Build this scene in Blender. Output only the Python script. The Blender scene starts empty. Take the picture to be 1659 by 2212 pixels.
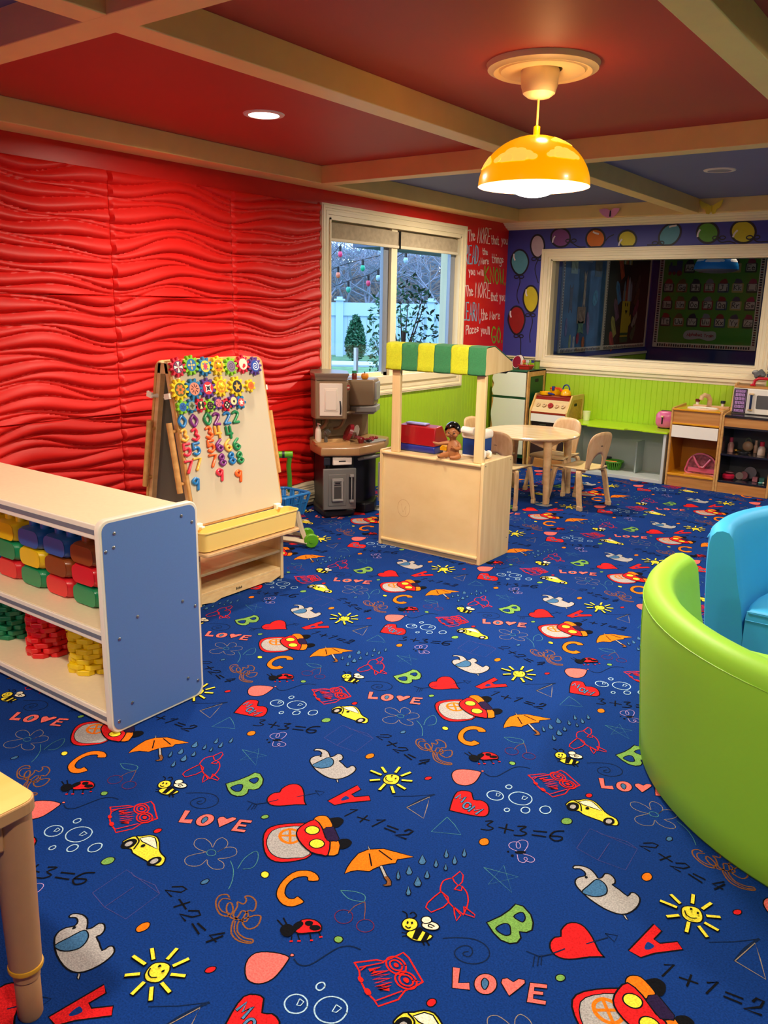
import bpy, bmesh, math, random
from mathutils import Matrix, Vector
random.seed(7)
PI = math.pi
S = bpy.context.scene
COL = S.collection
# ------------------------------------------------------------------ camera
cd = bpy.data.cameras.new('camera'); cam = bpy.data.objects.new('camera', cd); COL.objects.link(cam)
F_PX = 1788.29
r_ = Vector((0.805615, 0.592154, 0.018381)).normalized()
d_ = Vector((-0.570963, 0.784316, -0.242590)).normalized()
u_ = Vector((-0.158067, 0.184939, 0.969955)).normalized()
cam.matrix_world = Matrix(((r_.x, u_.x, -d_.x, 0), (r_.y, u_.y, -d_.y, 0), (r_.z, u_.z, -d_.z, 1.4), (0, 0, 0, 1)))
cd.sensor_fit = 'VERTICAL'; cd.sensor_height = 36.0; cd.lens = F_PX / 2212 * 36.0; cd.clip_start = 0.02; cd.clip_end = 200
S.camera = cam
# ------------------------------------------------------------------ view + world
S.view_settings.view_transform = 'Standard'; S.view_settings.look = 'None'
S.view_settings.gamma = 1.0; S.view_settings.use_curve_mapping = False
S.view_settings.exposure = 0.42
S.cycles.use_denoising = True
S.cycles.max_bounces = 10; S.cycles.diffuse_bounces = 7; S.cycles.glossy_bounces = 4
S.cycles.transmission_bounces = 8; S.cycles.transparent_max_bounces = 12
S.cycles.sample_clamp_indirect = 6.0; S.cycles.caustics_reflective = False; S.cycles.caustics_refractive = False
W = bpy.data.worlds.new('World'); S.world = W; W.use_nodes = True
wn = W.node_tree.nodes; wl = W.node_tree.links
bg = wn['Background']; bg.inputs['Strength'].default_value = 3.3
tc = wn.new('ShaderNodeTexCoord'); nz = wn.new('ShaderNodeTexNoise'); nz.inputs['Scale'].default_value = 2.5
rp = wn.new('ShaderNodeValToRGB'); rp.color_ramp.elements[0].color = (.26, .48, .85, 1); rp.color_ramp.elements[1].color = (.55, .75, 1.0, 1)
wl.new(tc.outputs['Generated'], nz.inputs['Vector']); wl.new(nz.outputs['Fac'], rp.inputs['Fac']); wl.new(rp.outputs['Color'], bg.inputs['Color'])
# ------------------------------------------------------------------ lamps of the room (warm ceiling downlights, pendant) and an added fill
def area(name, loc, size, power, col, spread=PI, rot=(0, 0, 0)):
    l = bpy.data.lights.new(name, 'AREA'); l.shape = 'DISK'; l.size = size; l.energy = power; l.color = col; l.spread = spread
    o = bpy.data.objects.new(name, l); COL.objects.link(o); o.location = loc; o.rotation_euler = rot
    return o
WARM = (1.0, .85, .66)
DOWNLIGHTS = [(-2.94, 3.03, 20), (-2.94, .25, 10), (-1.45, .25, 17), (-.1, .25, 20), (-.08, 3.0, 17), (-1.45, -2.1, 36), (1.3, 1.6, 24), (1.3, 5.6, 22), (-2.93, 5.65, 30), (-2.94, -2.1, 34)]  # unseen downlights are assumed; the last is added fill for front faces
OFFLIGHT = (-1.588, 5.65)
for k, (x, y, p) in enumerate(DOWNLIGHTS):
    area('downlight_beam', (x, y, 2.236), .15, p, WARM, PI * .93)
area('pendant_beam', (-1.505, 2.975, 1.79), .30, 34, (1.0, .86, .68))
pl_ = bpy.data.lights.new('pendant_glow', 'POINT'); pl_.energy = .9; pl_.color = (1.0, .55, .22); pl_.shadow_soft_size = .03
po_ = bpy.data.objects.new('pendant_glow', pl_); COL.objects.link(po_); po_.location = (-1.45, 2.93, 2.07)
# far cells over the play corner: downlights out of the frame to the right
area('downlight_beam', (-.08, 5.65, 2.236), .15, 26, WARM, PI * .93)
# ------------------------------------------------------------------ helpers
def lin(h):
    h = h.lstrip('#'); c = [int(h[i:i + 2], 16) / 255 for i in (0, 2, 4)]
    return tuple((v / 12.92 if v <= .04045 else ((v + .055) / 1.055) ** 2.4) for v in c) + (1,)
MATS = {}
def mat(name, hexc, rough=.5, var=0.0, scale=20, bump=0.0, metal=0, emit=0, trans=0, stretch=None, spec=.5, coat=0, hex2=None):
    if name in MATS: return MATS[name]
    m = bpy.data.materials.new(name); m.use_nodes = True; n = m.node_tree.nodes; l = m.node_tree.links
    b = n['Principled BSDF']; c = lin(hexc)
    b.inputs['Roughness'].default_value = rough; b.inputs['Metallic'].default_value = metal
    b.inputs['Specular IOR Level'].default_value = spec; b.inputs['Coat Weight'].default_value = coat
    b.inputs['Transmission Weight'].default_value = trans
    tcn = n.new('ShaderNodeTexCoord'); mp = n.new('ShaderNodeMapping'); l.new(tcn.outputs['Object'], mp.inputs['Vector'])
    if stretch: mp.inputs['Scale'].default_value = stretch
    ns = n.new('ShaderNodeTexNoise'); ns.inputs['Scale'].default_value = scale; ns.inputs['Detail'].default_value = 4
    l.new(mp.outputs['Vector'], ns.inputs['Vector'])
    r = n.new('ShaderNodeValToRGB'); e = r.color_ramp.elements
    e[0].position = .3; e[1].position = .7
    if hex2: e[0].color = lin(hex2); e[1].color = c
    else:
        e[0].color = tuple(v * (1 - var) for v in c[:3]) + (1,); e[1].color = tuple(min(1, v * (1 + var * .6)) for v in c[:3]) + (1,)
    l.new(ns.outputs['Fac'], r.inputs['Fac']); l.new(r.outputs['Color'], b.inputs['Base Color'])
    if bump:
        bp = n.new('ShaderNodeBump'); bp.inputs['Strength'].default_value = bump; bp.inputs['Distance'].default_value = .002
        l.new(ns.outputs['Fac'], bp.inputs['Height']); l.new(bp.outputs['Normal'], b.inputs['Normal'])
    if emit:
        l.new(r.outputs['Color'], b.inputs['Emission Color']); b.inputs['Emission Strength'].default_value = emit
    MATS[name] = m
    return m
def wood(name, h1, h2, rough=.38, st=(2, 22, 22), coat=.15):
    return mat(name, h1, rough, scale=1.6, stretch=st, hex2=h2, coat=coat)
def glassmat(name, tint, ior=1.45):
    if name in MATS: return MATS[name]
    m = bpy.data.materials.new(name); m.use_nodes = True; n = m.node_tree.nodes; l = m.node_tree.links
    n.remove(n['Principled BSDF']); out = n['Material Output']
    t = n.new('ShaderNodeBsdfTransparent'); t.inputs['Color'].default_value = tint
    g = n.new('ShaderNodeBsdfGlossy'); g.inputs['Roughness'].default_value = .02
    fr = n.new('ShaderNodeFresnel'); fr.inputs['IOR'].default_value = ior
    mx = n.new('ShaderNodeMixShader'); l.new(fr.outputs[0], mx.inputs[0]); l.new(t.outputs[0], mx.inputs[1]); l.new(g.outputs[0], mx.inputs[2])
    l.new(mx.outputs[0], out.inputs['Surface']); MATS[name] = m
    return m
class MB:
    def __init__(s): s.v = []; s.f = []; s.m = []
    def add(s, vs, fs, mi=0):
        o = len(s.v); s.v += [tuple(p) for p in vs]
        for f in fs: s.f.append([o + i for i in f]); s.m.append(mi)
        return s
    def box(s, x0, x1, y0, y1, z0, z1, mi=0, M=None):
        v = [Vector(p) for p in ((x0, y0, z0), (x1, y0, z0), (x1, y1, z0), (x0, y1, z0), (x0, y0, z1), (x1, y0, z1), (x1, y1, z1), (x0, y1, z1))]
        if M: v = [M @ p for p in v]
        return s.add(v, [(3, 2, 1, 0), (4, 5, 6, 7), (0, 1, 5, 4), (1, 2, 6, 5), (2, 3, 7, 6), (3, 0, 4, 7)], mi)
    def prism(s, poly, axis, a, b, mi=0, M=None):
        # poly in the two other axes; axis 'x': (y,z), 'y': (x,z), 'z': (x,y)
        def P(u, v, w): return {'x': (w, u, v), 'y': (u, w, v), 'z': (u, v, w)}[axis]
        n = len(poly); v = [Vector(P(p[0], p[1], a)) for p in poly] + [Vector(P(p[0], p[1], b)) for p in poly]
        ar = sum(poly[i][0] * poly[(i + 1) % n][1] - poly[(i + 1) % n][0] * poly[i][1] for i in range(n))
        flip = (ar < 0) ^ (axis == 'y') ^ (a > b)
        if M: v = [M @ p for p in v]
        f = [tuple(range(n - 1, -1, -1)), tuple(range(n, 2 * n))] + [(i, (i + 1) % n, n + (i + 1) % n, n + i) for i in range(n)]
        if flip: f = [tuple(reversed(q)) for q in f]
        return s.add(v, f, mi)
    def cyl(s, p0, p1, r0, r1=None, n=16, mi=0):
        return s.tube([p0, p1], [r0, r0 if r1 is None else r1], n, mi)
    def tube(s, pts, rad, n=10, mi=0, closed=False, sx=1.0, up=None):
        pts = [Vector(p) for p in pts]; N = len(pts)
        if not isinstance(rad, (list, tuple)): rad = [rad] * N
        vs = []; prev = None
        for i, p in enumerate(pts):
            if closed: t = pts[(i + 1) % N] - pts[i - 1]
            else: t = pts[min(i + 1, N - 1)] - pts[max(i - 1, 0)]
            t = t.normalized() if t.length > 1e-9 else Vector((0, 0, 1))
            if prev is None:
                a = Vector(up) if up else (Vector((0, 0, 1)) if abs(t.z) < .9 else Vector((1, 0, 0)))
            else: a = prev
            b = t.cross(a)
            if b.length < 1e-6: b = t.cross(Vector((1, .3, 0)))
            b.normalize(); a = b.cross(t).normalized(); prev = a
            for k in range(n):
                w = 2 * PI * k / n
                vs.append(p + (a * math.cos(w) + b * math.sin(w) * sx) * rad[i])
        fs = []
        for i in range(N if closed else N - 1):
            j = (i + 1) % N
            for k in range(n): fs.append((i * n + k, i * n + (k + 1) % n, j * n + (k + 1) % n, j * n + k))
        if not closed: fs += [tuple(range(n - 1, -1, -1)), tuple((N - 1) * n + k for k in range(n))]
        return s.add(vs, fs, mi)
    def lathe(s, prof, c=(0, 0, 0), n=24, mi=0, M=None, sy=1.0):
        vs = []
        for r, z in prof:
            for k in range(n):
                w = 2 * PI * k / n; p = Vector((r * math.cos(w), r * sy * math.sin(w), z))
                if M: p = M @ p
                vs.append(p + Vector(c))
        fs = []
        for i in range(len(prof) - 1):
            for k in range(n): fs.append((i * n + k, i * n + (k + 1) % n, (i + 1) * n + (k + 1) % n, (i + 1) * n + k))
        if prof[0][0] > 1e-6: fs.append(tuple(range(n - 1, -1, -1)))
        if prof[-1][0] > 1e-6: fs.append(tuple((len(prof) - 1) * n + k for k in range(n)))
        return s.add(vs, fs, mi)
    def sph(s, c, rx, ry=None, rz=None, nu=16, nv=10, mi=0, M=None):
        ry = rx if ry is None else ry; rz = rx if rz is None else rz
        pr = []; vs = []
        for i in range(nv + 1):
            a = -PI / 2 + PI * i / nv
            for k in range(nu):
                w = 2 * PI * k / nu; p = Vector((rx * math.cos(a) * math.cos(w), ry * math.cos(a) * math.sin(w), rz * math.sin(a)))
                if M: p = M @ p
                vs.append(p + Vector(c))
        fs = [(i * nu + k, i * nu + (k + 1) % nu, (i + 1) * nu + (k + 1) % nu, (i + 1) * nu + k) for i in range(nv) for k in range(nu)]
        return s.add(vs, fs, mi)
def mesh_from(mb, mats, name, Mi=None, smooth=True, ang=35, merge=True):
    me = bpy.data.meshes.new(name)
    vs = [tuple(Mi @ Vector(p)) for p in mb.v] if Mi else mb.v
    me.from_pydata(vs, [], mb.f)
    if not isinstance(mats, (list, tuple)): mats = [mats]
    for m in mats: me.materials.append(m)
    me.polygons.foreach_set('material_index', mb.m)
    if merge:
        bm = bmesh.new(); bm.from_mesh(me); bmesh.ops.remove_doubles(bm, verts=bm.verts, dist=1e-5)
        bmesh.ops.dissolve_degenerate(bm, edges=bm.edges, dist=1e-6); bm.to_mesh(me); bm.free()
    if smooth:
        me.polygons.foreach_set('use_smooth', [True] * len(me.polygons)); me.set_sharp_from_angle(angle=math.radians(ang))
    me.update()
    return me
ROOTM = {}
def rootmat(o):
    while o.parent: o = o.parent
    return ROOTM.get(o.name, Matrix.Identity(4))
def obj(name, mb, mats, parent=None, label=None, bevel=0, seg=2, smooth=True, ang=35, local=False, subs=0, merge=True, solid=0):
    Mi = None
    if parent is not None and not local: Mi = rootmat(parent).inverted()
    o = bpy.data.objects.new(name, mesh_from(mb, mats, name, Mi, smooth, ang, merge)); COL.objects.link(o)
    if parent is not None: o.parent = parent
    if label: o['label'] = label
    if solid:
        md = o.modifiers.new('Solidify', 'SOLIDIFY'); md.thickness = solid; md.offset = 0
    if bevel:
        md = o.modifiers.new('Bevel', 'BEVEL'); md.width = bevel; md.segments = seg; md.limit_method = 'ANGLE'; md.angle_limit = math.radians(40)
    if subs:
        md = o.modifiers.new('Subd', 'SUBSURF'); md.levels = subs; md.render_levels = subs
    return o
def tag(o, label=None, cat=None, group=None, kind=None):
    if label: o['label'] = label
    if cat: o['category'] = cat
    if group: o['group'] = group
    if kind: o['kind'] = kind
    return o
def thing(name, label, cat, loc=(0, 0, 0), rz=0, group=None):
    o = bpy.data.objects.new(name, None); COL.objects.link(o); o.empty_display_size = .05
    o.location = loc; o.rotation_euler = (0, 0, rz)
    ROOTM[o.name] = Matrix.Translation(loc) @ Matrix.Rotation(rz, 4, 'Z')
    return tag(o, label, cat, group)
def solo(name, mb, mats, label, cat, loc, group=None, **k):
    mb.v = [(p[0] - loc[0], p[1] - loc[1], p[2] - loc[2]) for p in mb.v]
    o = obj(name, mb, mats, **k); o.location = loc; ROOTM[o.name] = Matrix.Translation(loc)
    return tag(o, label, cat, group)
def dup(src, loc, rz=None, label=None, group=None):
    def cp(o, par):
        c = o.copy(); COL.objects.link(c); c.parent = par
        for ch in o.children: cp(ch, c)
        return c
    r = cp(src, None); r.location = loc
    if rz is not None: r.rotation_euler = (0, 0, rz)
    if label: r['label'] = label
    if group: r['group'] = group
    return r
def struct(name, mb, mats, parent=None, **k):
    o = obj(name, mb, mats, parent, **k)
    if parent is None: o['kind'] = 'structure'
    return o
def smoothpts(P, sub=4, closed=True):
    n = len(P); R = []
    rng = range(n) if closed else range(n - 1)
    for i in rng:
        if closed: p0, p1, p2, p3 = P[i - 1], P[i], P[(i + 1) % n], P[(i + 2) % n]
        else: p0, p1, p2, p3 = P[max(i - 1, 0)], P[i], P[i + 1], P[min(i + 2, n - 1)]
        for k in range(sub):
            t = k / sub
            R.append(tuple(.5 * ((2 * b) + (-a + c) * t + (2 * a - 5 * b + 4 * c - d) * t * t + (-a + 3 * b - 3 * c + d) * t ** 3) for a, b, c, d in zip(p0, p1, p2, p3)))
    if not closed: R.append(tuple(P[-1]))
    return R
def ribbon(mb, P, w, fn, mi, closed=False):
    # flat stroke of width w along 2-D points P; fn maps (u,v) to space
    n = len(P)
    L = []; Rr = []
    for i in range(n):
        a = P[i - 1] if (closed or i > 0) else P[i]; b = P[(i + 1) % n] if (closed or i < n - 1) else P[i]
        dx, dy = b[0] - a[0], b[1] - a[1]; q = math.hypot(dx, dy) or 1
        nx, ny = -dy / q * w / 2, dx / q * w / 2
        ex, ey = (0, 0)
        if not closed and i == 0: ex, ey = -dx / q * w * .3, -dy / q * w * .3
        if not closed and i == n - 1: ex, ey = dx / q * w * .3, dy / q * w * .3
        L.append((P[i][0] + nx + ex, P[i][1] + ny + ey)); Rr.append((P[i][0] - nx + ex, P[i][1] - ny + ey))
    vs = [fn(*p) for p in L] + [fn(*p) for p in Rr]
    fs = [(i, n + i, n + (i + 1) % n, (i + 1) % n) for i in range(n if closed else n - 1)]
    mb.add(vs, fs, mi)
def circ(cx, cy, rx, ry=None, n=16, a0=0):
    ry = rx if ry is None else ry
    return [(cx + rx * math.cos(a0 + 2 * PI * k / n), cy + ry * math.sin(a0 + 2 * PI * k / n)) for k in range(n)]
def rrect(x0, x1, y0, y1, r, n=5):
    P = []
    for cx, cy, a in ((x1 - r, y1 - r, 0), (x0 + r, y1 - r, PI / 2), (x0 + r, y0 + r, PI), (x1 - r, y0 + r, PI * 1.5)):
        P += [(cx + r * math.cos(a + PI / 2 * k / n), cy + r * math.sin(a + PI / 2 * k / n)) for k in range(n + 1)]
    return P
# stroke letters: x 0-4, y hex (3 = baseline, b = capital height, 8 = small height)
GL = dict(zip('ABCDEFGHIJKLMNOPQRSTUVWXYZ', ('l032b43 l1636|l030b s0b2b3907 s0737442303|s4a2b072344|l030b s0b3a473403|l4b0b0343 l0737|l4b0b03 l0737|s4a2b07234446 l4626|l030b l434b l0747|l232b l0b4b l0343|l1b4b l3b35 s351304|l0b03 l4b0743|l0b0343|l030b254b43|l030b434b|s2b4723072b|l030b s0b3b3807|s2b4723072b l2543|l030b s0b3b3807 l1743|s4a2b0927452304|l0b4b l2b23|s0b0523454b|l0b234b|l0b1327334b|l034b l0b43|l0b274b l2723|l0b4b0343').split('|')))
GL.update(zip('abcdefghijklmnopqrstuvwxyz', ('s3818051335 l3833|l0b03 s0728352303|s3718051334|l3b33 s3718051335|l0636 s3618051334|s3b1a13 l0838|l3831 s3718051335 s311001|l0b03 s06283733|l1813 l1a1b|l2821 s211001 l2a2b|l0b03 l380633|l1b13|l0803 s062823 s264843|l0803 s06283733|s1836130518|l0800 s0728352303|l3830 s3718051335|l0803 s062838|s3718063504|l1b14 s141333 l0838|s08051334 l3833|l081338|l0813263348|l0833 l0338|l0815 l3800|l08380333').split('|')))
GL.update(zip('0123456789.,\'+=', ('s2b4723072b|l092b23|s0a2b4903 l0343|s0a2b3927 s27452304|l0b0646 l3b33|l4b0b07 s0738452304|s3b0805234527 l2705|l0b4b13|s27392b0927 s2745230527|s4a2b09274a l4a33|l2324|l2412|l2b29|l0646 l2824|l0545 l0747').split('|')))
def glyph(ch, sub=4):
    R = []
    for st in GL[ch].split():
        P = [(int(st[i]), int(st[i + 1], 16) - 3) for i in range(1, len(st), 2)]
        R.append(smoothpts(P, sub, False) if st[0] == 's' else P)
    return R
def textstrokes(t, sub=4):
    x = 0; R = []
    for ch in t:
        if ch == ' ': x += 3; continue
        g = glyph(ch, sub); mx = max(p[0] for s in g for p in s); mn = min(p[0] for s in g for p in s)
        R += [[(p[0] - mn + x, p[1]) for p in s] for s in g]; x += mx - mn + 1.5
    return R, x - 1.5
def write(mb, t, fn, w, mi, sub=4):
    # fn(u,v): u in 0..1 across the word, v in 0..1 from baseline to capital height
    st, wd = textstrokes(t, sub)
    o = fn(0, 0); 
    sx = (Vector(fn(1, 0)) - Vector(o)).length; sy = (Vector(fn(0, 1)) - Vector(o)).length
    for s_ in st:
        P = [(p[0] / max(wd, 1e-6) * sx, p[1] / 8 * sy) for p in s_]
        ribbon(mb, P, w, lambda a, b: fn(a / sx, b / sy), mi)
# ------------------------------------------------------------------ materials
M_red = mat('red_wall_paint', '#d21712', .42, .05, 3)
M_panel = mat('red_panel_gloss', '#d81a15', .5, .03, 3, spec=.3)
M_blue = mat('blue_wall_paint', '#363c96', .5, .06, 3)
M_green = mat('lime_beadboard', '#a3cc22', .45, .05, 4)
M_trim = mat('cream_trim', '#f1e3bf', .38, .03, 3)
M_beam = mat('beam_paint', '#f4d084', .42, .05, 6, bump=.25)
M_cred = mat('ceiling_red', '#b03428', .55, .04, 3)
M_cblue = mat('ceiling_blue', '#6a6e98', .6, .04, 3)
M_white = mat('white_plastic', '#efe9dd', .35)
M_black = mat('black_plastic', '#101012', .4)
M_dark = mat('dark_void', '#0a0a0c', .7)
M_chrome = mat('steel', '#b9b9bd', .28, metal=1)
M_maple = wood('maple_ply', '#e0c896', '#d3b681', .36)
M_maplev = wood('maple_ply_upright', '#e0c896', '#d3b681', .36, (22, 22, 2))
M_mapleE = wood('maple_edge', '#dcbc8c', '#cba576', .4)
M_oak = wood('oak_laminate', '#c98f4f', '#b3773a', .4, (2, 30, 30))
M_oakE = wood('oak_edge', '#d9a765', '#c08c4c', .4)
X0, Y1, ZC, ZB = -3.85, 7.165, 2.25, 2.145
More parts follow.
